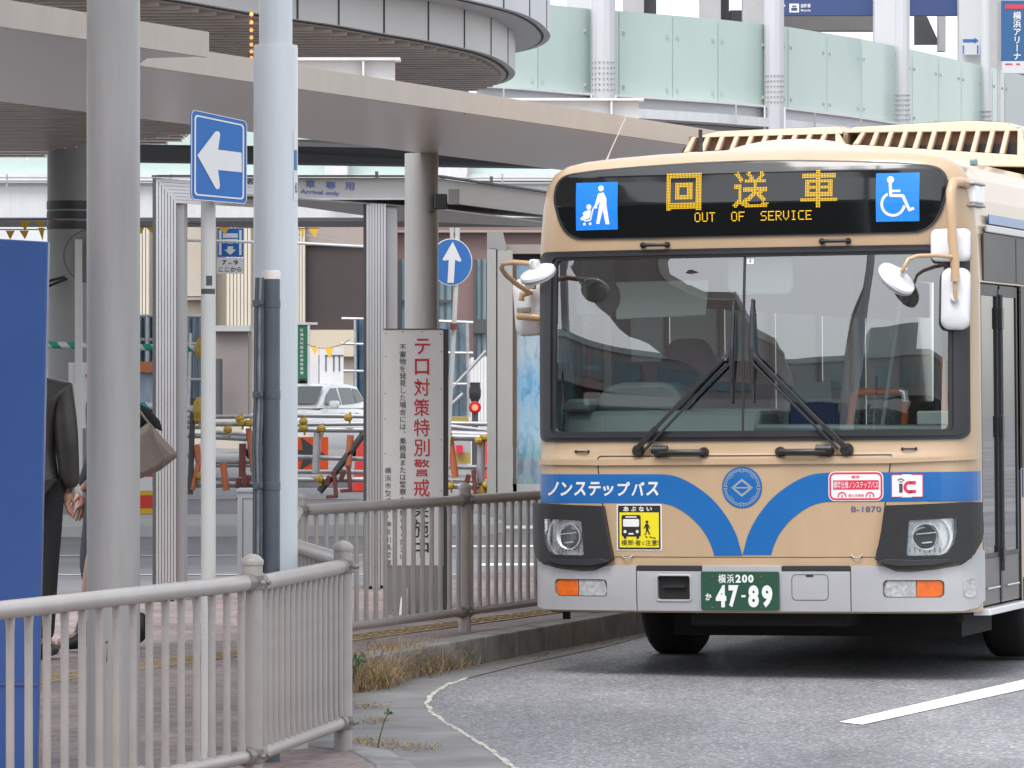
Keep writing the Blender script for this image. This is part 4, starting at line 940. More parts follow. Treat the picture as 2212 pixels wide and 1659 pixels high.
# ================================================================== the bus (built in its own frame: x to the viewer's right, y backwards, z up)
PSI = R(17.7)
BUS_LOC = (1.259, 25.176, 0.0)
bus = thing('city_bus', 'beige city bus with blue front stripe and lit amber display, facing the camera', 'bus', BUS_LOC, (0, 0, 0))
bus.rotation_mode = 'XYZ'
_M = Matrix.Translation(Vector(BUS_LOC)) @ Matrix.Rotation(-PSI, 4, 'Z') @ Matrix.Rotation(-.0097, 4, 'Y')
bus.rotation_euler = _M.to_euler(); WM[bus.name] = _M
C_BUS = (.45, .318, .197)
M_BUS = mat('bus_beige_paint', C_BUS, .30, coat=.5, var=.05, vs=1.6, aniso=(3, 3, .7))
M_BUSTRIM = mat('bus_silver_paint', (.44, .44, .455), .32, metal=.25, coat=.4, var=.05, vs=2)
M_STRIPE = mat('bus_blue_stripe', (.006, .115, .36), .32, coat=.4, var=.03)
M_RUBBER = mat('black_rubber', (.022, .022, .026), .42, var=.15, vs=6)
M_BLKGLOSS = mat('black_gloss', (.007, .008, .008), .06, spec=.6)
M_BLKPLAST = mat('black_plastic', (.018, .018, .019), .38, var=.1, vs=8)
M_TYRE = mat('tyre', (.012, .012, .012), .85, bump=.5, bs=60)
M_CHASSIS = mat('chassis_dark', (.010, .010, .010), .8)
M_CHROME = mat('lamp_reflector', (.88, .89, .90), .28, metal=.75, var=.12, vs=30)
M_LENS = glass('clear_lens', (.90, .92, .93), .10)
M_WS = glass('windscreen_glass', (.74, .83, .80), .165)
M_SIDEGL = glass('door_glass', (.50, .56, .55), .20)
M_DKGL = glass('tinted_glass', (.58, .63, .62), .14)
M_AMBER = mat('amber_lens', (.70, .13, .01), .15, coat=.6, var=.2, vs=40)
M_CLEARL = mat('frosted_lens', (.40, .41, .41), .15, coat=.6, var=.35, vs=45)
M_LED = mat('led_amber', (.25, .13, .005), .5, emit=(.66, .41, .008), es=1.1)
M_PICTO = mat('pictogram_blue', (.01, .20, .75), .4, emit=(.006, .17, .72), es=.07)
M_PICTOW = mat('pictogram_white', (.75, .75, .78), .4, emit=(.7, .72, .78), es=.06)
M_PLATE = mat('plate_green', (.012, .065, .035), .45)
M_PLATEW = mat('plate_white', (.72, .73, .72), .45)
M_WHITEPL = mat('mirror_white', (.74, .74, .755), .3, coat=.4, var=.03)
M_MIRROR = mat('mirror_glass', (.8, .8, .8), .02, metal=1.0)
M_ARM = mat('mirror_arm_beige', (.50, .33, .19), .35, coat=.3)
M_INT = mat('interior_grey', (.20, .205, .205), .6, var=.08)
M_INTLT = mat('interior_pale', (.42, .43, .42), .6)
M_DASH = mat('dashboard_grey', (.135, .16, .165), .5, var=.12, vs=3)
M_INTDK = mat('interior_dark', (.022, .022, .024), .7)
M_RAILOR = mat('handrail_orange', (.85, .17, .03), .4, coat=.3)
M_SEAT = mat('seat_blue', (.03, .05, .11), .8, var=.2, vs=20)
M_STK_W = mat('sticker_white', (.72, .71, .71), .4)
M_STK_R = mat('sticker_red', (.62, .025, .07), .4)
M_STK_Y = mat('sticker_yellow', (.74, .62, .01), .45)
M_STK_K = mat('sticker_black', (.018, .018, .018), .4)

OUTL = [(1.245, .30), (1.245, 2.15), (1.238, 2.40), (1.222, 2.60), (1.195, 2.715), (1.15, 2.785), (1.08, 2.828), (.98, 2.850), (.80, 2.868), (.55, 2.884), (.28, 2.894), (.0, 2.90)]
def Wd(z):
    if z <= OUTL[0][1]: return OUTL[0][0]
    for (x0, z0), (x1, z1) in zip(OUTL, OUTL[1:]):
        if z <= z1: return x0 + (x1 - x0) * (z - z0) / (z1 - z0)
    return 0.0
PL = [(0, 0), (.25, .004), (.5, .018), (.75, .040), (.9, .062), (1.0, .082), (1.08, .108), (1.13, .134), (1.17, .165), (1.20, .20), (1.225, .25), (1.239, .30), (1.245, .36)]
PR = [(0, .035), (.37, .010), (.5, .0), (.62, .004), (1.1, .010), (1.205, .016), (1.24, .030), *[(1.30 + i * .05, .036 + .015 * (i * .05) + .06 * (i * .05) ** 2) for i in range(21)], (2.33, .113), (2.40, .105), (2.6, .100), (2.76, .115), (2.82, .140), (2.850, .180), (2.870, .225), (2.885, .275), (2.895, .32), (2.90, .36)]
def lin(P, x):
    if x <= P[0][0]: return P[0][1]
    for (a, b), (c, d) in zip(P, P[1:]):
        if x <= c: return b + (d - b) * (x - a) / (c - a)
    return P[-1][1]
def S0(x, z):
    w = max(Wd(z), 1e-3); t = max(-1, min(1, x / w)); pr = lin(PR, z)
    return Vector((x, pr + lin(PL, abs(t) * 1.245) * (.36 - pr) / .36, z))
def SF(x, z, off=0.0):
    "front surface of the bus, pushed outward by off"
    e = .006; p = S0(x, z)
    n = (S0(x + e, z) - S0(x - e, z)).cross(S0(x, z + e) - S0(x, z - e))
    n = n.normalized() if n.length > 1e-12 else Vector((0, -1, 0))
    if n.y > 0: n = -n
    return p + n * off
sf = lambda x, y, off: SF(x, y, off)
# ---- body shell: front mask with the windscreen opening, flanks with openings, roof, tail
ts = sorted(set([0, .2, .4, .6, .72, .80, .86, .90, .930, .955, .975, .990, 1.0])); ts = [-t for t in ts[:0:-1]] + ts
zs = [.36, .42, .5, .6, .75, .9, 1.05, 1.15, 1.205, 1.222, 1.24, 1.27, 1.30, 1.33, 1.4, 1.5, 1.6, 1.7, 1.8, 1.9, 2.0, 2.1, 2.2, 2.32, 2.36, 2.42, 2.5, 2.6, 2.66, 2.715, 2.75, 2.785, 2.81, 2.828, 2.84, 2.850, 2.86, 2.868, 2.876, 2.884, 2.889, 2.894, 2.898]
mb = MB(); nx = len(ts)
for z in zs:
    for t in ts: mb.v.append(S0(t * Wd(z), z))
for i in range(len(zs) - 1):
    for j in range(nx - 1):
        tc_ = abs(ts[j] + ts[j + 1]) / 2
        if zs[i] >= 1.325 and zs[i + 1] <= 2.325 and tc_ < .90: continue
        mb.f.append([i * nx + j, i * nx + j + 1, (i + 1) * nx + j + 1, (i + 1) * nx + j])
k = len(mb.v); mb.v.append(Vector((0, .36, 2.90)))
L1 = (len(zs) - 1) * nx
for j in range(nx - 1): mb.f.append([L1 + j, L1 + j + 1, k])
LB = 10.4
def flank(sx, holes):
    ys = sorted(set([.36, LB] + [v for h in holes for v in h[:2]])); zz_ = sorted(set([.36, 2.15] + [v for h in holes for v in h[2:]]))
    for a, b in zip(ys, ys[1:]):
        for c, d in zip(zz_, zz_[1:]):
            my, mz = (a + b) / 2, (c + d) / 2
            if any(h[0] < my < h[1] and h[2] < mz < h[3] for h in holes): continue
            mb.quad((sx * 1.245, a, c), (sx * 1.245, b, c), (sx * 1.245, b, d), (sx * 1.245, a, d))
    O = [p for p in OUTL if p[1] >= 2.15]
    for (x0, z0), (x1, z1) in zip(O, O[1:]): mb.quad((sx * x0, .36, z0), (sx * x0, LB, z0), (sx * x1, LB, z1), (sx * x1, .36, z1))
DOOR = (.40, 1.46, .36, 2.15)
HR = [DOOR] + [(a, a + 1.15, 1.12, 2.10) for a in (1.75, 3.0, 6.2, 7.45, 8.7)] + [(4.35, 5.85, .36, 2.12)]
HL = [(.46, 1.55, 1.18, 2.12)] + [(a, a + 1.15, 1.12, 2.10) for a in (1.75, 3.0, 4.3, 5.6, 6.9, 8.2)]
flank(1, HR); flank(-1, HL)
mb.quad((-1.245, LB, .36), (1.245, LB, .36), (1.245, LB, 1.5), (-1.245, LB, 1.5)); mb.quad((-1.2, LB - .02, 1.5), (1.2, LB - .02, 1.5), (1.1, LB - .02, 2.85), (-1.1, LB - .02, 2.85))
mb.build('body', M_BUS, bus, smooth=38)
# cab floor, ceiling, inner walls
mb = MB(); mb.box(-1.22, 1.22, .42, LB - .05, .34, .37); mb.build('floor', M_INTDK, bus)
mb = MB(); mb.box(-1.18, 1.18, .55, LB - .05, 2.40, 2.44); mb.build('ceiling', M_INTLT, bus)
mb = MB(); mb.box(-1.1, 1.1, LB - .3, LB - .28, .4, 2.4); mb.build('rear_bulkhead', M_INTDK, bus)
mb = MB()
for sx in (-1, 1):
    for a, b in ((1.56, 4.3), (5.9, 10)): mb.box(sx * 1.215 - .008, sx * 1.215 + .008, a, b, .38, 1.11)
    mb.box(sx * 1.19 - .02, sx * 1.19 + .02, .6, 10, 2.13, 2.39)
mb.build('inner_lining', M_INT, bus)
# underside
mb = MB(); mb.box(-.60, 1.05, .75, 1.55, .20, .335); mb.box(-.62, .62, 1.7, 3.4, .16, .335); mb.box(-.95, .95, 3.5, LB - .2, .20, .335); mb.box(-.9, .9, 2.28, 2.55, .22, .335); mb.build('underframe', M_CHASSIS, bus)
mb = MB(); mb.box(-.36, .52, .25, .7, .28, .345); mb.build('tow_crossmember', M_CHASSIS, bus)
for x in (-1.11, 1.13): 
    mb = MB(); mb.box(x - .02, x + .02, .34, .36, .305, .37); mb.build('jacking_bracket', M_CHASSIS, bus)
def wheel(x, y, steer, sx):
    q = Matrix.Translation((x, y, .478)) @ Matrix.Rotation(steer, 4, 'Z')
    mb = MB(); w = .135
    prof = [(.30, -w), (.40, -w), (.445, -w * .97), (.468, -w * .82), (.477, -w * .6), (.477, w * .6), (.468, w * .82), (.445, w * .97), (.40, w), (.30, w)]
    mb.lathe((0, 0, 0), prof, 40, ax=(1, 0, 0)); mb.v = [q @ v for v in mb.v]; ty = mb.build('wheel', M_TYRE, bus, smooth=50)
    mb = MB(); mb.lathe((0, 0, 0), [(.05, -sx * .02), (.14, sx * .06), (.29, sx * .10), (.31, sx * .125)], 30, ax=(1, 0, 0)); mb.v = [q @ v for v in mb.v]; mb.build('rim', M_BUSTRIM, ty, smooth=40)
wheel(-1.02, 2.35, R(1), -1); wheel(1.02, 2.35, R(1), 1); wheel(-1.02, 7.4, 0, -1); wheel(1.02, 7.4, 0, 1)

# ---- front: bumper in three sections
def panel(name, pts, m, off, thick, holes=(), parent=None, bevel=.006, sl=.09, smooth=38):
    return Flat().poly(pts, holes).put(name, m, parent or bus, sf, off, thick=thick, slice_=sl, smooth=smooth, bevel=bevel)
def mir(P): return [(-x, z) for x, z in P][::-1]
top = [(.603, .372), (1.0, .372), (1.17, .370), (1.225, .385), (1.2445, .42), (1.2448, .55), (1.2445, .69), (1.235, .704), (1.222, .700), (1.205, .655), (1.165, .618), (1.05, .596), (.93, .584), (.845, .586), (.785, .612), (.76, .616), (.603, .616)]
turn = rrect(.772, 1.088, .447, .540, .022, 3)
panel('bumper', top, M_BUSTRIM, .024, .05, [turn[::-1]], bevel=.010); panel('bumper', mir(top), M_BUSTRIM, .024, .05, [mir(turn)[::-1]], bevel=.010)
hole = rrect(-.478, -.292, .434, .560, .012, 3)
mid = [(-.597, .372), (.597, .372), (.597, .587), (.222, .587), (.222, .618), (-.222, .618), (-.222, .587), (-.597, .587)]
panel('bumper', mid, M_BUSTRIM, .024, .05, [hole[::-1]], bevel=.006)
panel('bumper_strip', rrect(-.597, -.226, .590, .618, .008, 3), M_RUBBER, .026, .03, bevel=.003); panel('bumper_strip', rrect(.226, .597, .590, .618, .008, 3), M_RUBBER, .026, .03, bevel=.003)
Flat().ring(rrect(-.488, -.282, .424, .570, .018, 3), rrect(-.478, -.292, .434, .560, .012, 3)).put('towing_recess_rim', M_BUSTRIM, bus, sf, .030, thick=.008, bevel=.003)
Flat().rect(-.479, -.291, .433, .561).put('towing_recess', M_CHASSIS, bus, sf, .004, slice_=.09)
mb = MB(); mb.bar(SF(-.45, .505, .012), SF(-.32, .505, .012), .016); mb.build('towing_bar', M_BLKPLAST, bus)
Flat().ring(rrect(.277, .480, .433, .572, .025, 4), rrect(.2805, .4765, .4365, .5685, .022, 4)).put('lid_gap', M_GREYDK, bus, sf, .0255, slice_=.09)
Flat().rect(.356, .398, .558, .572, .004, 2).put('lid_latch', M_RUBBER, bus, sf, .0262)
# turn and fog lamps
for sx in (-1, 1):
    o_ = rrect(.776, .948, .451, .536, .02, 3); a_ = [(p[0] + (.018 if p[1] < .47 or p[1] > .52 else 0) * 0, p[1]) for p in o_]
    P1 = [(.776, .48), (.786, .455), (.80, .449), (.946, .449), (.946, .538), (.80, .538), (.79, .53)]; P2 = [(.951, .449), (1.062, .449), (1.080, .462), (1.085, .50), (1.08, .526), (1.066, .538), (.951, .538)]
    if sx < 0: P1, P2 = mir(P1), mir(P2)
    b = panel('fog_lamp', P1, M_CLEARL, .016, .02, bevel=.004, sl=0); panel('turn_signal', P2, M_AMBER, .016, .02, bevel=.004, sl=0)
    Flat().poly(rrect(.768, 1.092, .443, .544, .026, 3) if sx > 0 else mir(rrect(.768, 1.092, .443, .544, .026, 3))).put('lamp_housing', M_BLKPLAST, bus, sf, -.004, slice_=.09)
panel('corner_lamp', rrect(1.172, 1.222, .445, .545, .02, 3), M_CLEARL, .030, .02, bevel=.004, sl=0)
# ---- headlamps: black surround, reflector, lens
sur = [(.735, .652), (.744, .700), (.750, .72), (.7925, .944), (1.0, .950), (1.20, .958), (1.232, .955), (1.2350, .80), (1.229, .74), (1.205, .675), (1.165, .632), (1.05, .607), (.93, .597), (.84, .600), (.78, .622)]
lens = [(.900, .678), (.912, .855), (.920, .862), (1.125, .872), (1.143, .868), (1.140, .80), (1.128, .735), (1.10, .690), (1.07, .674), (.915, .672)]
for sx in (-1, 1):
    s_, l_ = (sur, lens) if sx > 0 else (mir(sur), mir(lens))
    hs = panel('headlight_surround', s_, M_BLKPLAST, .046, .06, [l_[::-1]], bevel=.008)
    lip = [(.745, .640), (.80, .625), (.87, .615), (1.02, .620), (1.12, .640), (1.10, .655), (.95, .648), (.80, .655)]
    panel('headlight_lip', lip if sx > 0 else mir(lip), M_RUBBER, .062, .03, bevel=.006, parent=hs)
    hd = panel('headlight', l_, M_CHROME, .004, 0, bevel=0, sl=.03)
    c = SF(sx * 1.0, .775, .008)
    bowl = MB(); bowl.lathe(c, [(.075, -.02), (.074, .012), (.066, .006), (.05, -.004)], 28, ax=(0, -1, 0)); bowl.build('reflector_bowl', M_CHROME, hd, smooth=50)
    t = Flat(); cx_, cz_ = sx * 1.0, .775
    t.poly([(cx_ + .066 * math.cos(R(a)), cz_ - .005 + .05 * math.sin(R(a))) for a in range(0, 360, 15)]); t.put('lamp_core', M_GREYDK, hd, sf, .026)
    t = Flat(); t.annulus(cx_, cz_, .066, .074, 28); t.annulus(cx_, cz_, .115, .128, 24, -58 if sx > 0 else 122, 58 if sx > 0 else 238)
    t.stroke([(cx_ - .05, cz_ + .012), (cx_ + .05, cz_ + .022)], .006).stroke([(cx_ - .02, cz_ - .035), (cx_ + .03, cz_ - .03)], .008)
    t.put('reflector_ring', M_CHROME, hd, sf, .030, slice_=.05)
    t = Flat()
    for i in range(7): t.stroke([(cx_ - .085 + i * .026, .690), (cx_ - .083 + i * .026, .716)], .007)
    t.put('reflector_facet', M_CLEARL, hd, sf, .012)
    panel('lens_cover', l_, M_LENS, .040, 0, bevel=0, parent=hd)
# ---- front hatch outline, crease band, stripes
Hs = [(.742, .655), (.750, .705), (.783, .945), (.818, 1.214), (-.838, 1.214), (-.804, .952), (-.752, .705), (-.744, .655)]
t = Flat(); t.stroke([(.744, .66), (.752, .705), (.785, .945), (.820, 1.212)], .007).stroke([(-.745, .66), (-.753, .705), (-.806, .952), (-.838, 1.19), (-.832, 1.210), (-.815, 1.216), (.820, 1.216)], .0075)
t.put('hatch_gap', M_SEAM, bus, sf, .0012, slice_=.09)
crs = [(-1.236, 1.172), (-.8, 1.166), (.8, 1.170), (1.236, 1.185), (1.236, 1.222), (1.16, 1.208), (1.0, 1.200), (.83, 1.199), (-.845, 1.199), (-1.236, 1.199)]
panel('crease_moulding', crs, M_BUS, .014, .03, bevel=.010)
def arcpts(P, k=4): return smooth(P, 0, len(P) - 1, k)
so = [(-1.2448, 1.118), (-.80, 1.1178), (-.52, 1.1175), (-.467, 1.117), (-.38, 1.106), (-.28, 1.062), (-.168, .980), (-.083, .877), (-.028, .772), (.0, .672)]
si = [(-.160, .672), (-.178, .728), (-.218, .802), (-.287, .877), (-.382, .938), (-.466, .960), (-.52, .9605), (-.80, .9600), (-1.2448, .9585)]
left = smooth(so, 3, 8, 5) + smooth(si, 0, 5, 5)
Flat().poly(left).put('blue_stripe', M_STRIPE, bus, sf, .0022, slice_=.06); Flat().poly([(-x, z + .004) for x, z in left][::-1]).put('blue_stripe', M_STRIPE, bus, sf, .0022, slice_=.06)
low = [(-.62, .672), (-.69, .69), (.68, .69), (.62, .672)]
# lower trim line of the hatch
t = Flat(); t.stroke([(-.735, .664), (.735, .664)], .005); t.put('hatch_lower_gap', mat('shadow_gap', (.12, .075, .04), .5), bus, sf, .0012, slice_=.09)
# emblem
em = Flat().disc(0, 1.044, .1125, 48); emo = em.put('emblem', M_STRIPE, bus, sf, .003, slice_=.06)
t = Flat()
dm = [(-.062, 1.042), (0, 1.092), (.062, 1.042), (0, .992)]
di = [(-.044, 1.042), (0, 1.077), (.044, 1.042), (0, 1.007)]
t.ring(dm, di); t.stroke([(-.055, 1.042), (.055, 1.042)], .008)
for q in range(4):
    a0 = 90 * q + 4
    t.annulus(0, 1.044, .088, .092, 10, a0, a0 + 82); t.annulus(0, 1.044, .097, .101, 10, a0, a0 + 82); t.annulus(0, 1.044, .0785, .0815, 10, a0 + 30, a0 + 52)
    for rr_ in (1, -1):
        an = R(90 * q + 3.5 * rr_); t.stroke([(.080 * math.cos(an), 1.044 + .080 * math.sin(an)), (.106 * math.cos(an), 1.044 + .106 * math.sin(an))], .0035)
t.put('emblem_mark', mat('emblem_line', (.34, .38, .40), .35, metal=.3), emo, sf, .0045, slice_=.06)
t = Flat()
xs_ = [-1.152, -1.075, -.995, -.905, -.815, -.725, -.635, -.550]
for i, ch in enumerate('ノンステップバス'):
    w = .072; x0 = -1.150 + i * .0858
    hh = (1.076, .999) if ch != 'ッ' else (1.056, .999)
    t.text(ch, x0, x0 + (w if ch != 'ッ' else .064), hh[1], hh[0], .028, .10)
t.put('stripe_lettering', M_STK_W, bus, sf, .0042, slice_=.09)
# warning sticker
wsn = Flat().rect(-.722, -.458, .700, .953, .006, 2).put('warning_sticker', M_STK_W, bus, sf, .0030, slice_=.09)
Flat().rect(-.714, -.466, .706, .946, .004, 2).put('sticker_black_field', M_STK_K, wsn, sf, .0042, slice_=.09)
Flat().rect(-.705, -.475, .716, .908).put('sticker_yellow_field', M_STK_Y, wsn, sf, .0054, slice_=.09)
Flat().text('あ', -.682, -.650, .914, .940, .03).text('ぶ', -.638, -.606, .914, .940, .03).text('な', -.592, -.560, .914, .940, .03).text('い', -.546, -.514, .916, .938, .03).put('sticker_heading', M_STK_W, wsn, sf, .0056)
t = Flat().rect(-.692, -.580, .776, .894, .010, 3).rect(-.680, -.664, .764, .780).rect(-.606, -.590, .764, .780)
t.disc(-.5435, .856, .0085, 12).poly([(-.552, .846), (-.537, .846), (-.525, .820), (-.530, .818), (-.537, .832), (-.534, .808), (-.524, .788), (-.531, .785), (-.542, .806), (-.551, .786), (-.560, .784), (-.560, .788), (-.553, .792), (-.549, .812), (-.552, .830), (-.559, .818), (-.564, .820)])
t.stroke([(-.553, .778), (-.541, .770)], .006).stroke([(-.530, .776), (-.512, .768)], .006).stroke([(-.508, .772), (-.494, .765)], .006)
for i, ch in enumerate('横断者'): t.text(ch, -.694 + i * .040, -.660 + i * .040, .726, .758, .008)
t.text('に', -.574, -.558, .730, .750, .02)
for i, ch in enumerate('注意'): t.text(ch, -.553 + i * .036, -.521 + i * .036, .726, .758, .008)
t.text('!', -.482, -.477, .728, .758, .03)
t.put('sticker_figure', M_STK_K, wsn, sf, .0066)
Flat().rect(-.683, -.589, .830, .872, .006, 2).rect(-.668, -.604, .880, .887).disc(-.672, .803, .009, 12).disc(-.600, .803, .009, 12).rect(-.652, -.622, .787, .795).put('sticker_bus_window', M_STK_W, wsn, sf, .0078)
# low-floor sticker in a bus outline
ns = Flat().rect(.479, .777, .968, 1.128, .035, 5).put('low_floor_sticker', M_STK_W, bus, sf, .0036, slice_=.09)
t = Flat().frame(.484, .772, .973, 1.123, .010, .032).rect(.505, .752, 1.030, 1.080)
for x in (.553, .705): t.annulus(x, .993, .017, .024, 20, -10, 190); t.stroke([(x, .985), (x, 1.003)], .006)
t.text('認定', .605, .650, 1.090, 1.106, .02).text('国土交通省', .588, .672, .990, 1.006, .01)
t.put('sticker_red_print', M_STK_R, ns, sf, .005, slice_=.09)
Flat().text('標準仕様ノンステップバス', .508, .749, 1.036, 1.074, .006).put('sticker_white_print', M_STK_W, ns, sf, .0062, slice_=.09)
ic = Flat().rect(.819, .988, .986, 1.110, .004, 2).put('ic_card_sticker', M_STK_W, bus, sf, .0036, slice_=.09)
t = Flat().frame(.819, .988, .986, 1.110, .004, .004).annulus(.918, 1.041, .018, .034, 20, 60, 300).rect(.914, .950, 1.056, 1.074).rect(.914, .950, 1.010, 1.026); t.put('sticker_red_letter', M_STK_R, ic, sf, .005)
t = Flat().rect(.861, .880, 1.012, 1.060).stroke([(.853, 1.078), (.870, 1.088), (.889, 1.076)], .006).stroke([(.861, 1.070), (.880, 1.070)], .005); t.put('sticker_dark_letter', M_GREYDK, ic, sf, .005)
Flat().text('B-1870', .602, .764, .909, .939, .008).put('fleet_number', mat('fleet_blue', (.07, .08, .22), .5), bus, sf, .003)
# licence plate
lpz = Flat().rect(-.226, .213, .377, .588, .010, 3).put('licence_plate', M_PLATE, bus, lambda x, y, o: Vector((x, -.034 - o, y)), .0, thick=.006, bevel=.002)
pm = lambda x, y, o: Vector((x, -.034 - o, y))
t = Flat()
for ch, a, b in (('横', -.127, -.084), ('浜', -.078, -.038)): t.text(ch, a, b, .524, .573, .014)
for i, a in enumerate((-.030, .006, .041)): t.text('200'[i], a, a + .030, .527, .571, .045)
t.text('か', -.200, -.166, .430, .470, .03)
for ch, a, b in (('4', -.142, -.083), ('7', -.070, -.014), ('8', .040, .100), ('9', .116, .176)): t.text(ch, a, b, .393, .514, .05)
t.rect(.002, .026, .448, .460)
t.put('plate_lettering', M_PLATEW, lpz, pm, .0022)
Flat().disc(-.16, .560, .005, 10).disc(.115, .560, .005, 10).disc(-.16, .392, .005, 10).disc(.115, .392, .005, 10).put('plate_bolt', mat('bolt_red', (.2, .08, .07), .5), lpz, pm, .003)
# handles
def handle(x0, x1, z, r=.014, out=.045, knob=None, name='grab_handle'):
    mb = MB(); a, b = SF(x0, z, 0), SF(x1, z, 0); n = Vector((0, -1, 0))
    pts = [a, a + n * out * .8, a + n * out + Vector((.012, 0, 0)), b + n * out - Vector((.012, 0, 0)), b + n * out * .8, b]
    mb.tube(pts, r, 12); mb.lathe(a, [(r * 1.7, 0), (r * 1.6, out * .5), (r * 1.2, out * .7)], 12, ax=(0, -1, 0)); mb.lathe(b, [(r * 1.7, 0), (r * 1.6, out * .5), (r * 1.2, out * .7)], 12, ax=(0, -1, 0))
    return mb.build(name, M_BLKPLAST, bus, smooth=50)
handle(-.580, -.440, 2.376, .010, .03); handle(.434, .578, 2.378, .010, .03)
handle(-.478, -.218, 1.236, .017, .05); handle(.212, .482, 1.236, .017, .05)
for a, b in ((-.502, -.415), (.415, .502)):
    mb = MB(); mb.tube([SF(a, 1.236, .045), SF(b, 1.236, .045)], .024, 12); mb.build('handle_grip', M_BLKPLAST, bus, smooth=50)
handle(-.970, -.895, 1.243, .005, .014, name='latch_handle'); handle(.877, .948, 1.248, .005, .014, name='latch_handle')
mb = MB(); mb.tube([SF(-.69, .672, .004), SF(-.675, .660, .02), SF(-.645, .658, .02), SF(-.63, .672, .004)], .004, 8); mb.build('hatch_latch', M_BUSTRIM, bus); mb = MB(); mb.tube([SF(.60, .676, .004), SF(.615, .664, .02), SF(.645, .662, .02), SF(.66, .676, .004)], .004, 8); mb.build('hatch_latch', M_BUSTRIM, bus)
# ---- windscreen
fo, fi = rrect(-1.210, 1.212, 1.297, 2.352, .05, 8), rrect(-1.098, 1.118, 1.352, 2.302, .03, 8)
fr = Flat().ring(fo, fi).put('windscreen_frame', M_RUBBER, bus, sf, .010, thick=.02, slice_=.09, smooth=40)
Flat().ring(rrect(-1.19, 1.19, 1.318, 2.334, .045, 8), rrect(-1.12, 1.135, 1.338, 2.318, .035, 8)).put('frame_bead', M_RUBBER, fr, sf, .020, thick=.012, slice_=.09, smooth=40)
Flat().rect(-1.108, 1.128, 1.342, 2.312).put('windscreen', M_WS, bus, sf, -.004, slice_=.06, smooth=80)
Flat().rect(-.006, .006, 1.35, 2.304).put('windscreen_divider', M_RUBBER, fr, sf, .004, thick=.008, slice_=.1)
Flat().rect(.012, .052, 2.262, 2.300).put('inspection_sticker', M_STK_W, bus, sf, -.001); Flat().text('6', .026, .038, 2.270, 2.290, .02).put('sticker_digit', M_TEAL, bus, sf, .0005)
# wipers
for px, ex, bx, bz0, bz1 in ((-.594, -.10, -.052, 1.50, 2.068), (.579, .082, .052, 1.50, 2.066)):
    s_ = 1 if px < 0 else -1
    piv = SF(px, 1.246, 0)
    mb = MB(); mb.lathe(piv, [(.036, 0), (.034, .03), (.024, .045)], 16, ax=(0, -1, 0)); wp = mb.build('wiper', M_BLKPLAST, bus, smooth=40)
    mb = MB(); a = SF(px, 1.250, .042); m1 = SF(px + s_ * .12, 1.375, .055); b = SF(ex, 1.745, .05)
    mb.bar(a, m1, .030, .018, up=(0, -1, 0)); mb.bar(m1, b, .022, .012, up=(0, -1, 0)); a2 = SF(px + s_ * .045, 1.243, .04); b2 = SF(ex + s_ * .02, 1.715, .045); mb.bar(a2, b2, .014, .010, up=(0, -1, 0)); mb.build('wiper_arm', M_RUBBER, wp, bevel=.003)
    mb = MB(); mb.bar(SF(bx - s_ * .008, bz0, .012), SF(bx, bz1, .012), .012, .018, up=(0, -1, 0)); mb.tube([SF(bx - s_ * .006, 1.62, .03), SF(bx - s_ * .003, 1.80, .04), SF(bx, 1.98, .03), SF(bx, 2.07, .014)], [.007, .016, .011, .004], 8); mb.bar(b, SF(bx - s_ * .004, 1.80, .035), .014, .010, up=(0, -1, 0)); mb.build('wiper_blade', M_RUBBER, wp)
# ---- destination display
dh = [(0, 2.412), (.50, 2.412), (.90, 2.414), (.985, 2.424), (1.045, 2.462), (1.080, 2.52), (1.100, 2.58), (1.115, 2.64), (1.110, 2.70), (1.090, 2.742), (1.055, 2.768), (1.0, 2.782), (.86, 2.796), (.6, 2.811), (.3, 2.821), (0, 2.824)]
dhs = smooth(dh, 2, 11, 3); disp = dhs + [(-x, z) for x, z in dhs[::-1] if x > 1e-6]
dd_ = panel('destination_display', disp, M_BLKGLOSS, .006, .01, bevel=0, sl=.06)
Flat().ring(disp, [(x * .985, 2.615 + (z - 2.615) * .97) for x, z in disp]).put('display_gasket', M_RUBBER, dd_, sf, .0075, slice_=.08)
def dots(t, src, x0, x1, y0, y1, nx_, ny_, fw=.56, fh=.72):
    px, py = (x1 - x0) / nx_, (y1 - y0) / ny_
    for i in range(nx_):
        for j in range(ny_):
            x, y = x0 + (i + .5) * px, y0 + (j + .5) * py
            if src(i, j, x, y): t.add([(x - px * fw / 2, y - py * fh / 2), (x + px * fw / 2, y - py * fh / 2), (x + px * fw / 2, y + py * fh / 2), (x - px * fw / 2, y + py * fh / 2)], [[0, 1, 2, 3]])
t = Flat()
for ch, a, b, bold in (('回', -.440, -.238, .026), ('送', -.062, .142, .018), ('車', .318, .522, .020)):
    gl = Flat().text(ch, a, b, 2.562, 2.764, bold); dots(t, lambda i, j, x, y: gl.inside(x, y), a, b, 2.562, 2.764, 24, 24)
FONT = {'O': '01110 10001 10001 10001 10001 10001 01110', 'U': '10001 10001 10001 10001 10001 10001 01110', 'T': '11111 00100 00100 00100 00100 00100 00100', 'F': '11111 10000 10000 11110 10000 10000 10000', 'S': '01111 10000 10000 01110 00001 00001 11110', 'E': '11111 10000 10000 11110 10000 10000 11111', 'R': '11110 10001 10001 11110 10100 10010 10001', 'V': '10001 10001 10001 10001 10001 01010 00100', 'I': '01110 00100 00100 00100 00100 00100 01110', 'C': '01111 10000 10000 10000 10000 10000 01111'}
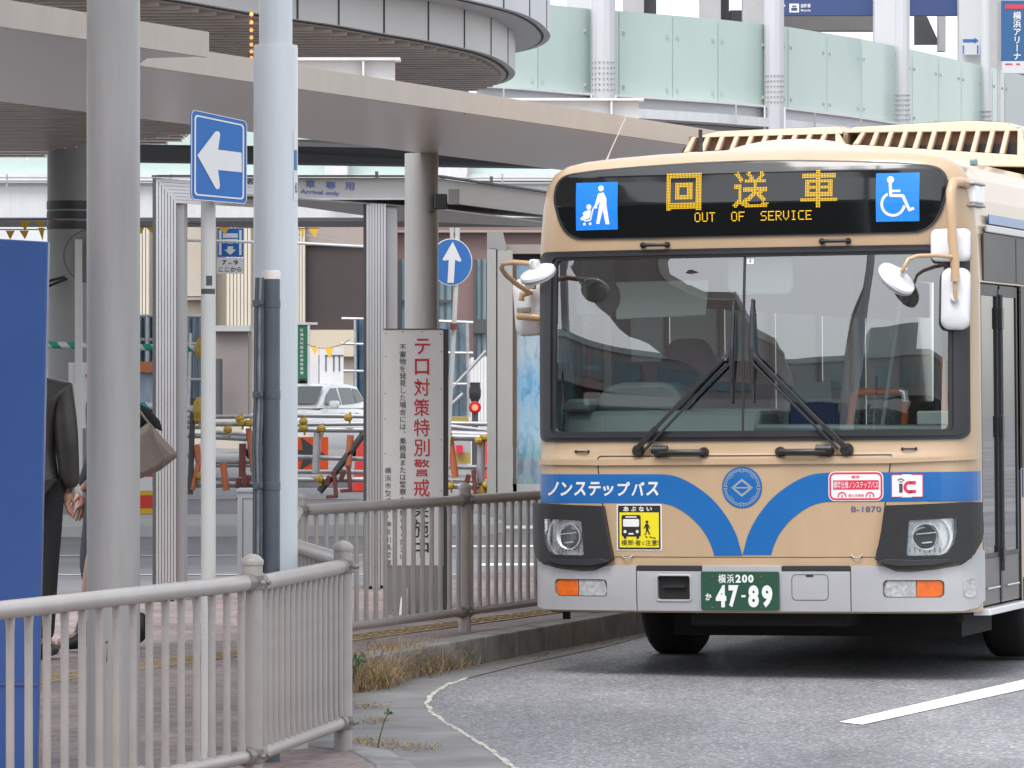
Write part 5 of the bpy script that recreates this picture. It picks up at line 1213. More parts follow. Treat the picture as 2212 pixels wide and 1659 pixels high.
for word, a, w in (('OUT', -.278, .0415), ('OF', -.070, .042), ('SERVICE', .096, .0417)):
    for i, ch in enumerate(word):
        rows = FONT[ch].split(); x0 = a + i * w; dots(t, lambda i_, j_, x, y: rows[6 - j_][i_] == '1', x0, x0 + w * .82, 2.496, 2.549, 5, 7, .8, .62)
t.put('led_lettering', M_LED, dd_, sf, .0092)
pa = Flat().rect(-.972, -.724, 2.466, 2.728).put('pictogram_panel', M_PICTO, dd_, sf, .009, slice_=.06); pb = Flat().rect(.733, .966, 2.478, 2.740).put('pictogram_panel', M_PICTO, dd_, sf, .009, slice_=.06)
def pq(x, y): return (-.972 + (x - 745) / 303 * .248, 2.466 + (1842 - y) / 367 * .262)
t = Flat(); K = lambda L_: [pq(x, y) for x, y in L_]
t.disc(*pq(928, 1522), .0165, 18)
t.poly(K([(908, 1562), (948, 1554), (968, 1600), (970, 1650), (990, 1800), (962, 1800), (942, 1690), (917, 1796), (893, 1796), (913, 1680), (922, 1620), (900, 1660), (870, 1684), (868, 1672), (885, 1650)]))
t.disc(*pq(842, 1664), .015, 14); t.poly(K([(822, 1690), (858, 1686), (850, 1740), (838, 1754), (788, 1766), (776, 1750), (802, 1728), (796, 1708)]))
t.stroke(K([(905, 1668), (873, 1674), (852, 1764), (812, 1770), (800, 1748)]), .008); t.disc(*pq(808, 1794), .0085, 10); t.disc(*pq(850, 1793), .0085, 10)
t.put('pictogram_figure', M_PICTOW, pa, sf, .0105, slice_=.06)
def pq(x, y): return (.733 + (x - 1065) / 327 * .233, 2.478 + (1775 - y) / 375 * .262)
K = lambda L_: [pq(x, y) for x, y in L_]
t = Flat(); t.disc(*pq(1175, 1452), .019, 18); t.stroke(K([(1172, 1470), (1178, 1575), (1270, 1578), (1318, 1688), (1352, 1672)]), .0155); t.stroke(K([(1176, 1540), (1250, 1540)]), .0125)
cx_, cz_ = pq(1195, 1640); t.annulus(cx_, cz_, .054, .068, 30, 118, 352); t.put('pictogram_figure', M_PICTOW, pb, sf, .0105, slice_=.06)
# ---- mirrors
def rbox(cx, cy, cz, w, h, t, yaw=0, pitch=0, roll=0, r=.05, dome=.02):
    "soft rounded rectangular shell, domed on the side facing -y"
    mb = MB(); o_ = rrect(-w / 2, w / 2, -h / 2, h / 2, r, 6); n = len(o_)
    q = Matrix.Translation((cx, cy, cz)) @ Euler((pitch, roll, yaw)).to_matrix().to_4x4()
    rings = [(1.0, t), (1.0, t * .35), (.985, t * .12), (.93, 0), (.80, -dome * .6), (.45, -dome)]
    for s_, y in rings: mb.v += [q @ Vector((x * s_, y, z * s_)) for x, z in o_]
    for i in range(len(rings) - 1):
        for j in range(n): mb.f.append([i * n + j, i * n + (j + 1) % n, (i + 1) * n + (j + 1) % n, (i + 1) * n + j])
    mb.f.append(list(range(n))); mb.f.append([(len(rings) - 1) * n + j for j in range(n)][::-1]); return mb, q
def mirror(c, w, h, t, yaw=0, pitch=0, roll=0, r=.05, dome=.02, knob=True):
    mb, q = rbox(*c, w, h, t, yaw, pitch, roll, r, dome); o_ = mb.build('mirror', M_WHITEPL, bus, smooth=60)
    m2 = MB(); o2 = rrect(-w / 2 + .004, w / 2 - .004, -h / 2 + .004, h / 2 - .004, r, 6); m2.v = [q @ Vector((x, t + .002, z)) for x, z in o2]; m2.f = [list(range(len(o2)))]; m2.build('mirror_face', M_MIRROR, o_)
    m3 = MB(); o3 = rrect(-w / 2 - .003, w / 2 + .003, -h / 2 - .003, h / 2 + .003, r, 6); n = len(o3); m3.v = [q @ Vector((x, t * .55, z)) for x, z in o3] + [q @ Vector((x, t * .8, z)) for x, z in o3]
    m3.f = [[i, (i + 1) % n, n + (i + 1) % n, n + i] for i in range(n)]; m3.build('mirror_gasket', M_SIGN_BK, o_, smooth=60)
    if knob:
        m4 = MB(); p = q @ Vector((0, -dome, 0)); m4.lathe(p, [(.024, -.004), (.024, .014), (.014, .022), (.012, .034)], 12, ax=(q.to_3x3() @ Vector((0, -1, 0)))); m4.build('mirror_knob', M_SIGN_WH, o_, smooth=50)
    return o_
def disc_mirror(c, r, axis):
    mb = MB(); mb.lathe(c, [(r * .93, -.028), (r, -.018), (r, .0), (r * .97, .010), (r * .80, .020), (r * .45, .030), (.012, .034)], 40, ax=axis); o_ = mb.build('mirror', M_WHITEPL, bus, smooth=40)
    a = Vector(axis).normalized(); m2 = MB(); m2.lathe(Vector(c) - a * .0285, [(r * .90, -.002), (r * .91, 0)], 30, ax=axis); m2.build('mirror_face', M_MIRROR, o_)
    m4 = MB(); m4.lathe(Vector(c) + a * .03, [(.024, 0), (.022, .03), (.014, .04), (.014, .05)], 12, ax=axis); m4.build('mirror_knob', M_SIGN_WH, o_, smooth=50)
    m5 = MB(); m5.lathe(Vector(c) - a * .012, [(r * 1.012, -.006), (r * 1.012, .004)], 40, ax=axis); m5.build('mirror_gasket', M_SIGN_BK, o_, smooth=40)
    return o_
# viewer's left: round mirror on a bent arm, flank mirror behind the corner
c = Vector((-1.082, -.22, 2.223)); ax = Vector((-.20, -.43, .87)); m_ = disc_mirror(c, .101, ax)
mb = MB(); mb.tube([(-1.30, .34, 2.13), (-1.328, .20, 2.17), (-1.355, .06, 2.225), (-1.352, -.03, 2.262), (-1.31, -.12, 2.283), (-1.22, -.20, 2.286), (-1.12, -.235, 2.276), (-1.09, -.238, 2.272)], .0145, 12); mb.build('mirror_arm', M_ARM, m_, smooth=60)
mb = MB(); mb.tube([(-1.118, -.235, 2.278), (-1.07, -.24, 2.276)], .021, 12); mb.build('arm_clamp', M_SIGN_WH, m_, smooth=40)
m_ = mirror((-1.345, .42, 2.055), .18, .325, .07, yaw=R(-10), roll=R(-4), r=.05, knob=False)
mb = MB(); mb.tube([(-1.29, .34, 2.14), (-1.345, .32, 2.12), (-1.35, .33, 2.09)], .019, 10); mb.tube([(-1.25, .36, 1.99), (-1.355, .33, 2.0), (-1.37, .34, 2.0)], .022, 10); mb.build('mirror_arm', M_ARM, m_, smooth=50)
mb = MB(); mb.box(-1.38, -1.30, .325, .35, 2.02, 2.05); mb.box(-1.33, -1.27, .325, .36, 2.15, 2.19); mb.build('arm_clamp', M_SIGN_BK, m_, bevel=.006)
# viewer's right: upright arm with two rectangular mirrors and a round one
A0_ = Vector((1.19, .20, 2.685)); mb = MB()
mb.tube([(1.225, .45, 2.66), (1.185, .22, 2.69), (1.165, .10, 2.68), (1.160, .06, 2.63), (1.164, .05, 2.5), (1.170, .05, 2.36), (1.181, .05, 2.27), (1.183, .05, 2.145)], [.022, .026, .027, .0265, .026, .026, .025, .0235], 14); mb.tube([(1.183, .05, 2.148), (1.182, .05, 2.10), (1.180, .06, 2.05)], .0125, 10)
m_ = mirror((1.170, .10, 2.054), .155, .335, .07, yaw=R(6), roll=R(1.5), r=.05, dome=.018); arm = mb.build('mirror_arm', M_ARM, m_, smooth=60)
mb = MB(); mb.box(1.18, 1.245, .30, .55, 2.575, 2.675); mb.build('arm_bracket', M_WHITEPL, m_, bevel=.012)
mb = MB(); mb.box(1.175, 1.247, .28, .56, 2.676, 2.69); mb.box(1.175, 1.247, .28, .56, 2.558, 2.573); mb.build('bracket_clamp', M_SIGN_BK, m_, bevel=.005)
m_ = mirror((1.140, .12, 2.345), .215, .178, .08, yaw=R(4), r=.035, dome=.012, knob=False)
c = Vector((.905, -.14, 2.162)); ax = Vector((.66, -.30, .69)); m_ = disc_mirror(c, .113, ax)
a = ax.normalized(); mb = MB(); mb.tube([(1.178, .045, 2.276), (1.10, -.06, 2.284), (1.02, -.15, 2.280), (.98, -.19, 2.262), (.965, -.205, 2.225), (.950, -.205, 2.200), tuple(c + a * .06)], .0115, 12); mb.build('mirror_arm', M_ARM, m_, smooth=60)
# ---- roof units, hump, aerials
M_ROOFU = mat('roof_unit_lit_beige', (.56, .45, .335), .4, var=.08, vs=2)  # beige lifted paler to paint in the bright light on the roof
def roof_unit(x0, x1, slots):
    y0 = 2.75; lab = 'roof_unit'
    mb = MB(); zb_ = 2.93 if slots == 10 else 2.885
    mb = MB(); prof = [(x0, 2.93), (x0 + .04, 3.05), (x0 + .12, 3.12), (x0 + .26, 3.155), (x1 - .03, 3.165), (x1 - .005, 3.13), (x1, zb_)] if slots == 10 else [(x0, 2.93), (x0 + .01, 3.12), (x0 + .045, 3.158), (x1 - .35, 3.178), (x1 - .12, 3.160), (x1 - .03, 3.10), (x1 + .02, 3.0), (x1 + .03, zb_)]
    n = len(prof); mb.v = [Vector((x, y0 + (.10 if False else 0) + .30 * max(0, (z - 2.95)) , z)) for x, z in prof] + [Vector((x, y0 + 2.6, z)) for x, z in prof]
    mb.f = [[i, n + i, n + i + 1, i + 1] for i in range(n - 1)] + [[n + i for i in range(n)]]
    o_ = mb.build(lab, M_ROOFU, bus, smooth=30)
    mb = MB(); mb.box(x0 + .06, x1 - .05, y0 + .10, y0 + .14, 2.93, 3.13); mb.build('unit_interior', mat('unit_brown', (.26, .15, .11), .6), o_)
    mb = MB(); mb.box(x0 + .1, x1 - .06, y0 + .07, y0 + .099, 2.93, 3.035); mb.build('unit_fan_box', M_INTDK, o_)
    fy = lambda z: y0 + .30 * (z - 2.95)
    def fbar(P, nm='grille_bar'):
        mb = MB(); mb.v = [Vector((x, fy(z) - .012, z)) for x, z in P] + [Vector((x, fy(z) + .05, z)) for x, z in P]; n = len(P)
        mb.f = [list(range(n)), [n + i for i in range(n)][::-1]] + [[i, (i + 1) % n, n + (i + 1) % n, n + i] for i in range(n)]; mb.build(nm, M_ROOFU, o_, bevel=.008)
    tb = [(x0 + .115, 3.118), (x1 - .01, 3.118), (x1 - .006, 3.132), (x1 - .031, 3.163), (x0 + .26, 3.153), (x0 + .13, 3.122)] if slots == 10 else [(x0 + .012, 3.122), (x1 - .06, 3.105), (x1 - .035, 3.103), (x1 - .122, 3.158), (x1 - .35, 3.176), (x0 + .046, 3.156)]
    fbar(tb, 'grille_rail'); zl, zr = (3.028, 3.052) if slots == 10 else (3.050, 2.955); zq = lambda x: zl + (zr - zl) * (x - x0) / (x1 - x0) - .002
    fbar([(x0, 2.93), (x1 + .03, zb_), (x1 + .015, zr), (x0 + .045, zl)], 'grille_rail')
    n = slots; 
    for i in range(n + 1):
        xb = x0 + .075 + (x1 - x0 - .13) * i / n; wb = .016 if 0 < i < n else .035; xt = xb + .03
        if i == 0: fbar([(x0 + .045, zl - .002), (x0 + .085, zl - .002), (x0 + .125, 3.123), (x0 + .095, 3.123)])
        elif i == n: fbar([(x1 - .05, zr - .002), (x1 + .012, zr - .002), (x1 - .03, 3.123), (x1 - .055, 3.123)])
        else: fbar([(xb - wb, zq(xb)), (xb + wb, zq(xb)), (xt + wb, 3.123), (xt - wb, 3.123)])
roof_unit(-1.13, -.085, 10); roof_unit(-.075, 1.03, 11)
mb = MB(); hx0, hx1 = -.43, .40
for i in range(9):
    y = .75 + i * .16; e = math.sin(math.pi * min(1, (i + .6) / 4.5) / 2) if i < 5 else 1
    for j in range(17):
        u = j / 16 * 2 - 1; h = .112 * e * (1 - abs(u) ** 3.2); x = (hx0 + hx1) / 2 + u * (hx1 - hx0) / 2; mb.v.append(Vector((x, y, 2.895 - .05 * (x / 1.05) ** 2 + h)))
for i in range(8):
    for j in range(16): mb.f.append([i * 17 + j, i * 17 + j + 1, (i + 1) * 17 + j + 1, (i + 1) * 17 + j])
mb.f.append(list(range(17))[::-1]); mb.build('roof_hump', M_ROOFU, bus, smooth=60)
mb = MB(); mb.lathe((-.735, 1.9, 2.85), [(.035, 0), (.03, .05), (.014, .07), (.012, .26), (.009, .262)], 10); mb.build('aerial', M_BLKPLAST, bus, smooth=50)
mb = MB(); mb.tube([(-.985, .75, 2.84), (-.975, .74, 2.865), (-.94, .72, 2.93), (-.83, .68, 3.13)], [.007, .007, .003, .0025], 8); mb.build('whip_aerial', M_WHITEPL, bus, smooth=50)
mb = MB(); mb.box(1.16, 1.20, .55, .60, 2.79, 2.83); mb.build('marker_light', M_TEAL, bus, bevel=.01)
# ---- door side
mb = MB(); mb.box(1.246, 1.252, .62, 9.8, 2.475, 2.525); mb.build('side_stripe', M_STRIPE, bus)
mb = MB(); mb.box(1.246, 1.262, .52, 9.8, 2.425, 2.465); mb.build('gutter_rail', M_BUSTRIM, bus, bevel=.006)
mb = MB(); mb.box(1.2455, 1.254, .46, 9.8, 2.16, 2.42); mb.build('door_header', mat('header_grey', (.05, .047, .045), .45, var=.1), bus)
mb = MB(); mb.box(1.255, 1.256, 1.33, 1.34, 2.165, 2.415); mb.build('header_gap', M_SEAM, bus)
M_DOORB = mat('door_grey', (.15, .14, .135), .5, var=.08)
for a, b in ((.415, .895), (.945, 1.425)):
    dr2 = MB(); x = 1.235
    dr2.box(x - .01, x, a, b, .385, .64); dobj = dr2.build('door', M_DOORB, bus)
    mb = MB(); mb.box(x - .012, x + .004, a - .0, a + .035, .642, 2.14); mb.box(x - .012, x + .004, b - .035, b, .642, 2.14); mb.box(x - .012, x + .004, a + .036, b - .036, 2.08, 2.14); mb.box(x - .012, x + .004, a + .036, b - .036, .642, .665); mb.build('door_frame', M_RUBBER, dobj)
    mb = MB(); mb.box(x - .006, x - .002, a + .036, b - .036, .666, 2.079); mb.build('door_glass', M_SIDEGL, dobj)
    mb = MB(); mb.tube([(x + .012, a + .10, .475), (x + .012, b - .06, .475)], .006, 8); mb.build('door_trim', M_BUSTRIM, dobj)
    mb = MB(); mb.tube([(x - .05, a + .12, 1.0), (x - .05, a + .12, 1.85)], .014, 10); mb.build('door_handrail', M_ARM, dobj)
mb = MB(); mb.box(1.20, 1.243, .897, .943, .40, 2.12); mb.build('door_seal', M_RUBBER, bus)
mb = MB(); mb.tube([(1.245, .92, 2.09), (1.245, .92, .56)], .016, 10); mb.box(1.232, 1.262, .895, .945, 1.90, 2.02); mb.box(1.232, 1.262, .895, .945, 1.30, 1.42); mb.box(1.232, 1.262, .895, .945, .62, .70); mb.build('door_hinge_post', M_BLKPLAST, bus, bevel=.004)
mb = MB(); mb.box(1.19, 1.285, .40, 1.46, .335, .372); mb.build('door_step', M_WHITEPL, bus, bevel=.005)
mb = MB(); mb.box(1.2465, 1.252, 1.47, 1.72, 1.12, 2.15); mb.build('door_pillar', M_RUBBER, bus)
mb = MB(); mb.box(1.2465, 1.250, 1.50, 9.8, .955, 1.115); mb.box(1.2465, 1.250, 1.50, 9.8, .37, .50); mb.build('flank_stripe', M_STRIPE, bus)
for h in HR[1:-1]:
    mb = MB(); mb.box(1.238, 1.242, h[0], h[1], h[2], h[3]); w = mb.build('side_window', M_DKGL, bus)
    mb = MB(); mb.box(1.2455, 1.251, h[0] - .04, h[0], h[2], h[3]); mb.box(1.2455, 1.251, h[1], h[1] + .04, h[2], h[3]); mb.build('window_frame', M_RUBBER, w)
for h in HL:
    mb = MB(); mb.box(-1.242, -1.238, h[0], h[1], h[2], h[3]); w = mb.build('side_window', M_SIDEGL if h is HL[0] else M_DKGL, bus)
    mb = MB(); mb.box(-1.251, -1.2455, h[0] - .04, h[0], h[2], h[3]); mb.box(-1.251, -1.2455, h[1], h[1] + .04, h[2], h[3]); mb.build('window_frame', M_RUBBER, w)
mb = MB(); mb.box(-1.240, -1.205, .98, 1.03, 1.18, 2.12); mb.build('cab_window_bar', M_RUBBER, bus)
mb = MB(); mb.box(1.20, 1.242, 4.36, 5.84, .38, 2.10); mb.build('rear_door', M_DKGL, bus)
# ---- cab interior
def ipoly(name, P, y0, y1, m, bevel=.02, parent=None):
    n = len(P); mb = MB(); mb.v = [Vector((x, y0, z)) for x, z in P] + [Vector((x, y1, z)) for x, z in P]
    mb.f = [list(range(n)), [n + i for i in range(n)][::-1]] + [[i, (i + 1) % n, n + (i + 1) % n, n + i] for i in range(n)]
    return mb.build(name, m, parent or bus, bevel=bevel, smooth=50)
mb = MB(); mb.add([(-1.16, .30, 1.02), (-.02, .30, 1.02), (-.02, .52, 1.465), (-1.16, .52, 1.465), (-1.16, 1.0, 1.02), (-.02, 1.0, 1.02), (-.02, .92, 1.475), (-1.16, .92, 1.475)], [(0, 1, 2, 3), (4, 7, 6, 5), (3, 2, 6, 7), (0, 3, 7, 4), (1, 5, 6, 2), (0, 4, 5, 1)]); das = mb.build('dashboard', M_DASH, bus, bevel=.03)
ipoly('instrument_hood', [(-1.0, 1.46), (-.53, 1.46), (-.50, 1.53), (-.54, 1.60), (-.62, 1.625), (-.86, 1.625), (-.95, 1.60), (-.99, 1.54)], .60, .95, M_DASH, .03, das)
ipoly('dash_corner_cover', [(-1.17, 1.46), (-1.0, 1.46), (-1.0, 1.535), (-1.12, 1.535), (-1.165, 1.50)], .46, .9, M_DASH, .02, das)
mb = MB(); mb.box(-.86, -.76, .485, .50, 1.36, 1.385); mb.build('dash_vent', M_INTDK, das)
mb = MB(); mb.box(-.93, -.1, .40, .41, 1.315, 1.322); mb.build('dash_seam', M_INTDK, das)
ipoly('dash_ledge', [(-.019, 1.05), (1.12, 1.05), (1.12, 1.37), (-.019, 1.385)], .33, .75, M_DASH, .02)
ipoly('ticket_reader_stand', [(.84, 1.37), (1.08, 1.37), (1.08, 1.45), (.84, 1.45)], .6, .75, M_INTLT, .01)
mb = MB(); cst = Vector((-.74, 1.02, 1.585)); axs = Vector((0, -.55, 1)).normalized(); q = Vector((0, 0, 1)).rotation_difference(axs)
mb.tube([cst + q @ Vector((.235 * math.cos(2 * math.pi * i / 32), .235 * math.sin(2 * math.pi * i / 32), 0)) for i in range(33)], .017, 10)
for a in (90, 210, 330): mb.tube([cst - axs * .03, cst + q @ Vector((.23 * math.cos(R(a)), .23 * math.sin(R(a)), 0))], .014, 8)
mb.lathe(cst - axs * .05, [(.06, 0), (.055, .04)], 16, ax=axs); mb.tube([cst - axs * .05, cst - axs * .5], .035, 10); mb.build('steering_wheel', M_INTDK, bus, smooth=50)
ipoly('driver_seat', [(-.98, .95), (-.50, .95), (-.50, 1.60), (-.56, 1.72), (-.64, 1.88), (-.84, 1.88), (-.92, 1.72), (-.98, 1.60)], 1.55, 1.70, M_SEAT, .05); ipoly('driver_seat_base', [(-.98, .70), (-.50, .70), (-.50, .94), (-.98, .94)], 1.2, 1.7, M_SEAT, .05)
mb = MB(); mb.box(-1.16, -.30, 1.80, 1.83, .4, 1.75); mb.build('cab_partition', M_INTDK, bus, bevel=.02)
mb = MB(); mb.box(-1.20, -1.12, 1.58, 1.72, 1.1, 2.35); mb.box(-1.2, -1.10, .56, .66, 2.0, 2.35); mb.build('cab_pillar', M_INTDK, bus)
ipoly('sun_visor', [(-.83, 1.975), (-.31, 1.99), (-.29, 2.19), (-.83, 2.185)], .42, .435, mat('visor_grey', (.45, .46, .45), .6), .01)
ipoly('interior_mirror', rrect(-.165, .205, 2.10, 2.31, .05, 5), .34, .40, M_INTLT, .02)
ipoly('interior_round_mirror', [(-.90 + .10 * math.cos(2 * math.pi * i / 24), 2.10 + .105 * math.sin(2 * math.pi * i / 24)) for i in range(24)], .40, .43, M_INTDK, .008)
ipoly('camera_box', [(-1.06, 2.0), (-.93, 2.0), (-.93, 2.22), (-1.06, 2.22)], .40, .48, M_DASH, .015)
ipoly('fare_box', [(.02, .9), (.30, .9), (.30, 1.50), (.02, 1.50)], .95, 1.25, M_INTDK, .02); ipoly('fare_display', [(.03, 1.505), (.26, 1.505), (.26, 1.62), (.03, 1.62)], 1.0, 1.2, M_TEAL, .01)
def rail(pts, m, r=.017, name='handrail'):
    mb = MB(); mb.tube(pts, r, 12); return mb.build(name, m, bus, smooth=60)
rail([(.355, 1.05, 1.37), (.375, 1.05, 1.53), (.40, 1.05, 1.560), (.66, 1.05, 1.560)], M_RAILOR, .021); rail([(.665, 1.05, 1.55), (.672, 1.05, 1.45), (.665, 1.05, 1.36)], M_RAILOR, .021)
mb = MB(); mb.tube([(.645, 1.05, 1.562), (.668, 1.05, 1.555), (.674, 1.05, 1.50)], .024, 12); mb.build('rail_joint', M_CHROME, bus, smooth=60)
rail([(.965, .75, 1.45), (.955, .75, 1.74)], M_RAILOR, .015); rail([(1.045, .80, 1.45), (1.055, .80, 1.80)], M_RAILOR, .014); rail([(.13, 1.35, 1.0), (.13, 1.35, 1.62)], M_RAILOR, .016)
rail([(.72, 1.6, .4), (.74, 1.6, 2.35)], M_INT, .017); rail([(.66, .55, 1.37), (.79, .55, 2.2)], M_INT, .012); rail([(.53, 2.6, .4), (.53, 2.6, 2.35)], M_INT, .018); rail([(-.2, 3.4, .4), (-.2, 3.4, 2.35)], M_RAILOR, .018)
ipoly('front_seat', [(.45, .75), (.95, .75), (.95, 1.38), (.86, 1.47), (.55, 1.47), (.45, 1.38)], 2.1, 2.2, M_SEAT, .04)
for i, y in enumerate((4.0, 5.0, 6.4, 7.4, 8.4)):
    for x in (-1.1, .6):
        ipoly('passenger_seat', [(x, .55), (x + .48, .55), (x + .48, 1.22), (x + .38, 1.34), (x + .10, 1.34), (x, 1.22)], y, y + .1, M_SEAT, .04)

# ================================================================== traffic signs, shelter, site barrier and vehicles in the middle distance
d = 60.0
rb = thing('round_direction_sign', 'round blue sign with white arrow pointing up on a leaning white pole', 'road sign', (V(963, 0, d).x, d, 0))
mb = MB(); mb.tube([V(961.5, 1066, d), V(984, 640, d), V(988.5, 492, d)], .032, 12); mb.tube([V(979, 560, d + .05), V(975.5, 492, d + .05)], .028, 10); mb.build('pole', M_SIGNPOLE, rb, world=True, smooth=40)
c = V(975, 566, d - .06); k = d / F; fm = facing(c, 14)
Flat().disc(0, 0, 46.5 * k, 40, 51 * k).put('plate', M_SIGN_WH, rb, fm, 0, thick=.01, world=True); Flat().disc(0, 0, 44.5 * k, 40, 49 * k).put('blue_face', M_BLUE_SIGN, rb, fm, .004, world=True)
t = Flat().poly([(x * k, y * k) for x, y in [(3, 44), (22, 4), (20, 1), (17, 1), (8, 5), (5, -45), (-9, -45), (-6, 4), (-17, 3), (-20, 5), (-18, 9)]]); t.put('arrow', M_SIGN_WH, rb, fm, .007, world=True)
mb = MB(); p = V(980, 705, d - .04); mb.lathe(p - Vector((0, 0, .04)), [(.05, 0), (.05, .08)], 10); mb.build('pole_clamp', M_REDOX, rb, world=True)
d = 72.0; k = d / F
gs = thing('bus_bay_sign', 'blue and white bus bay sign with a numbered plate hanging from a white overhead pipe', 'road sign', (V(497, 0, d).x, d, V(0, 592, d).z))
mb = MB(); a, b = V(470, 555, d), V(525.5, 493, d); mb.box(a.x, b.x, d, d + .02, a.z, b.z); mb.build('plate', M_BLUE_SIGN, gs, world=True)
t = Flat(); o = V(497.5, 524, d); P = lambda L_: [(x * k, y * k) for x, y in L_]
t.rect(-24.5 * k, -19 * k, -27 * k, 27 * k).rect(19 * k, 24.5 * k, -27 * k, 27 * k).rect(-16 * k, 16 * k, 10 * k, 20 * k).rect(-16 * k, 16 * k, -2 * k, 8 * k).poly(P([(0, -27), (13, -15), (6, -15), (6, -8), (-6, -8), (-6, -15), (-13, -15)])); t.put('pictogram', M_SIGN_WH, gs, facing(o), .004, world=True)
t = Flat().rect(-14 * k, 14 * k, 9 * k, 10.5 * k).rect(-12 * k, -8 * k, -2 * k, 0).rect(8 * k, 12 * k, -2 * k, 0); t.put('pictogram_detail', M_BLUE_SIGN, gs, facing(o), .007, world=True)
mb = MB(); a, b = V(468, 591, d), V(526, 557, d); mb.box(a.x, b.x, d, d + .02, a.z, b.z); pl = mb.build('number_plate', M_SIGN_WH, gs, world=True)
t = Flat(); o = V(497, 574, d); t.text('7 - 9', -17 * k, 17 * k, 2 * k, 12 * k, .02).text('ここから', -25 * k, 25 * k, -13 * k, -3 * k, .02); t.put('plate_lettering', M_BLACK_TX, pl, facing(o), .004, world=True)
gt = thing('overhead_pipe', 'long white overhead pipe crossing in front of the cream pilasters', 'pipe', (V(400, 523, d).x, d - .2, V(400, 523, d).z))
mb = MB(); mb.tube([V(396, 519, d - .2), V(640, 525, d - .2), V(792, 533, d - .2)], .022, 8); mb.build('pipe', M_WHITEST, gt, world=True); mb = MB(); mb.tube([V(640, 505, d - .2), V(792, 531, d - .2)], .006, 6); mb.build('stay_wire', M_CONC, gt, world=True)
# bunting
def bunting(label, pts, flags, d):
    a = V(*pts[0], d); o = thing('bunting', label, 'bunting', tuple(a), group='strings of yellow pennants')
    mb = MB(); mb.tube([V(x, y, d) for x, y in pts], .008, 5); mb.build('cord', M_REDOX, o, world=True)
    for x, y, w, h, sk in flags:
        mb = MB(); p = [V(x - w / 2, y, d - .02), V(x + w / 2, y, d - .02), V(x + sk, y + h, d - .05)]; mb.v = p + [q + Vector((0, .01, 0)) for q in p]; mb.f = [[0, 2, 1], [3, 4, 5], [0, 1, 4, 3], [1, 2, 5, 4], [2, 0, 3, 5]]; mb.build('pennant', M_FLAG, o, world=True)
bunting('double string of yellow pennants left of the shaded column', [(-40, 476), (104, 474), (150, 480)], [(54, 478, 23, 20, 0), (86, 478, 22, 14, 4)], 64)
bunting('string of yellow pennants low beside the blue board top', [(-40, 496), (100, 496)], [(22, 498, 20, 20, 0), (52, 498, 21, 19, 2), (89, 492, 14, 28, 3)], 63)
bunting('string of yellow pennants running behind the shelter frame and arrow sign', [(296, 490), (330, 491), (410, 482), (480, 490), (540, 492), (650, 494), (690, 493)], [(306, 491, 12, 16, -2), (325, 491, 20, 15, 5), (403, 476, 10, 20, -4), (484, 491, 22, 16, 2), (652, 495, 12, 18, 3), (678, 494, 22, 20, 2)], 68)
bunting('sagging string of yellow pennants above the white car', [(650, 738), (672, 747), (690, 752), (712, 752), (740, 744), (756, 733)], [(680, 750, 16, 18, 0), (711, 752, 20, 24, 2)], 90)
# ad shelter with poster, left of the bus
d = 62.0
ad = thing('poster_shelter', 'grey steel bus shelter with tall blue and white poster panel left of the bus', 'bus shelter', (V(1100, 0, d).x, d, 0))
def ab(name, m, x0, x1, y0, y1, dd, th, parent=ad): return cbox(name, m, x0, x1, y0, y1, dd, th, parent)
M_ADP = mat('shelter_post_grey', (.34, .33, .31), .45, var=.05)
ab('post', M_ADP, 1052, 1071.5, 537, 1069, d, .25); ab('post_groove', M_SEAM, 1071.8, 1074.5, 537, 1069, d + .03, .2); ab('post', M_ADP, 1074.8, 1107, 540, 1069, d, .25)
mb = MB(); mb.add([V(1052, 500, d), V(1086, 500, d), V(1094, 532, d), V(1094, 541, d), V(1052, 537, d)], [(0, 4, 3, 2, 1)]); n = 5; mb.v += [p + Vector((0, .3, 0)) for p in mb.v[:5]]; mb.f += [[5, 6, 7, 8, 9]] + [[i, (i + 1) % 5, 5 + (i + 1) % 5, 5 + i] for i in range(5)]; mb.build('bracket', M_SIGN_BK, ad, world=True)
ab('roof_beam', M_TAUPE, 1086, 1260, 528, 548, d + .3, 1.2); ab('roof_shadow_board', M_GREYDK, 1108, 1260, 549, 568, d + .6, .2); ab('poster_frame', mat('frame_olive', (.12, .10, .065), .5), 1108, 1116, 568, 1062, d + .1, .12); ab('base_panel', M_CONC, 1108, 1260, 1045, 1069, d + .1, .12)
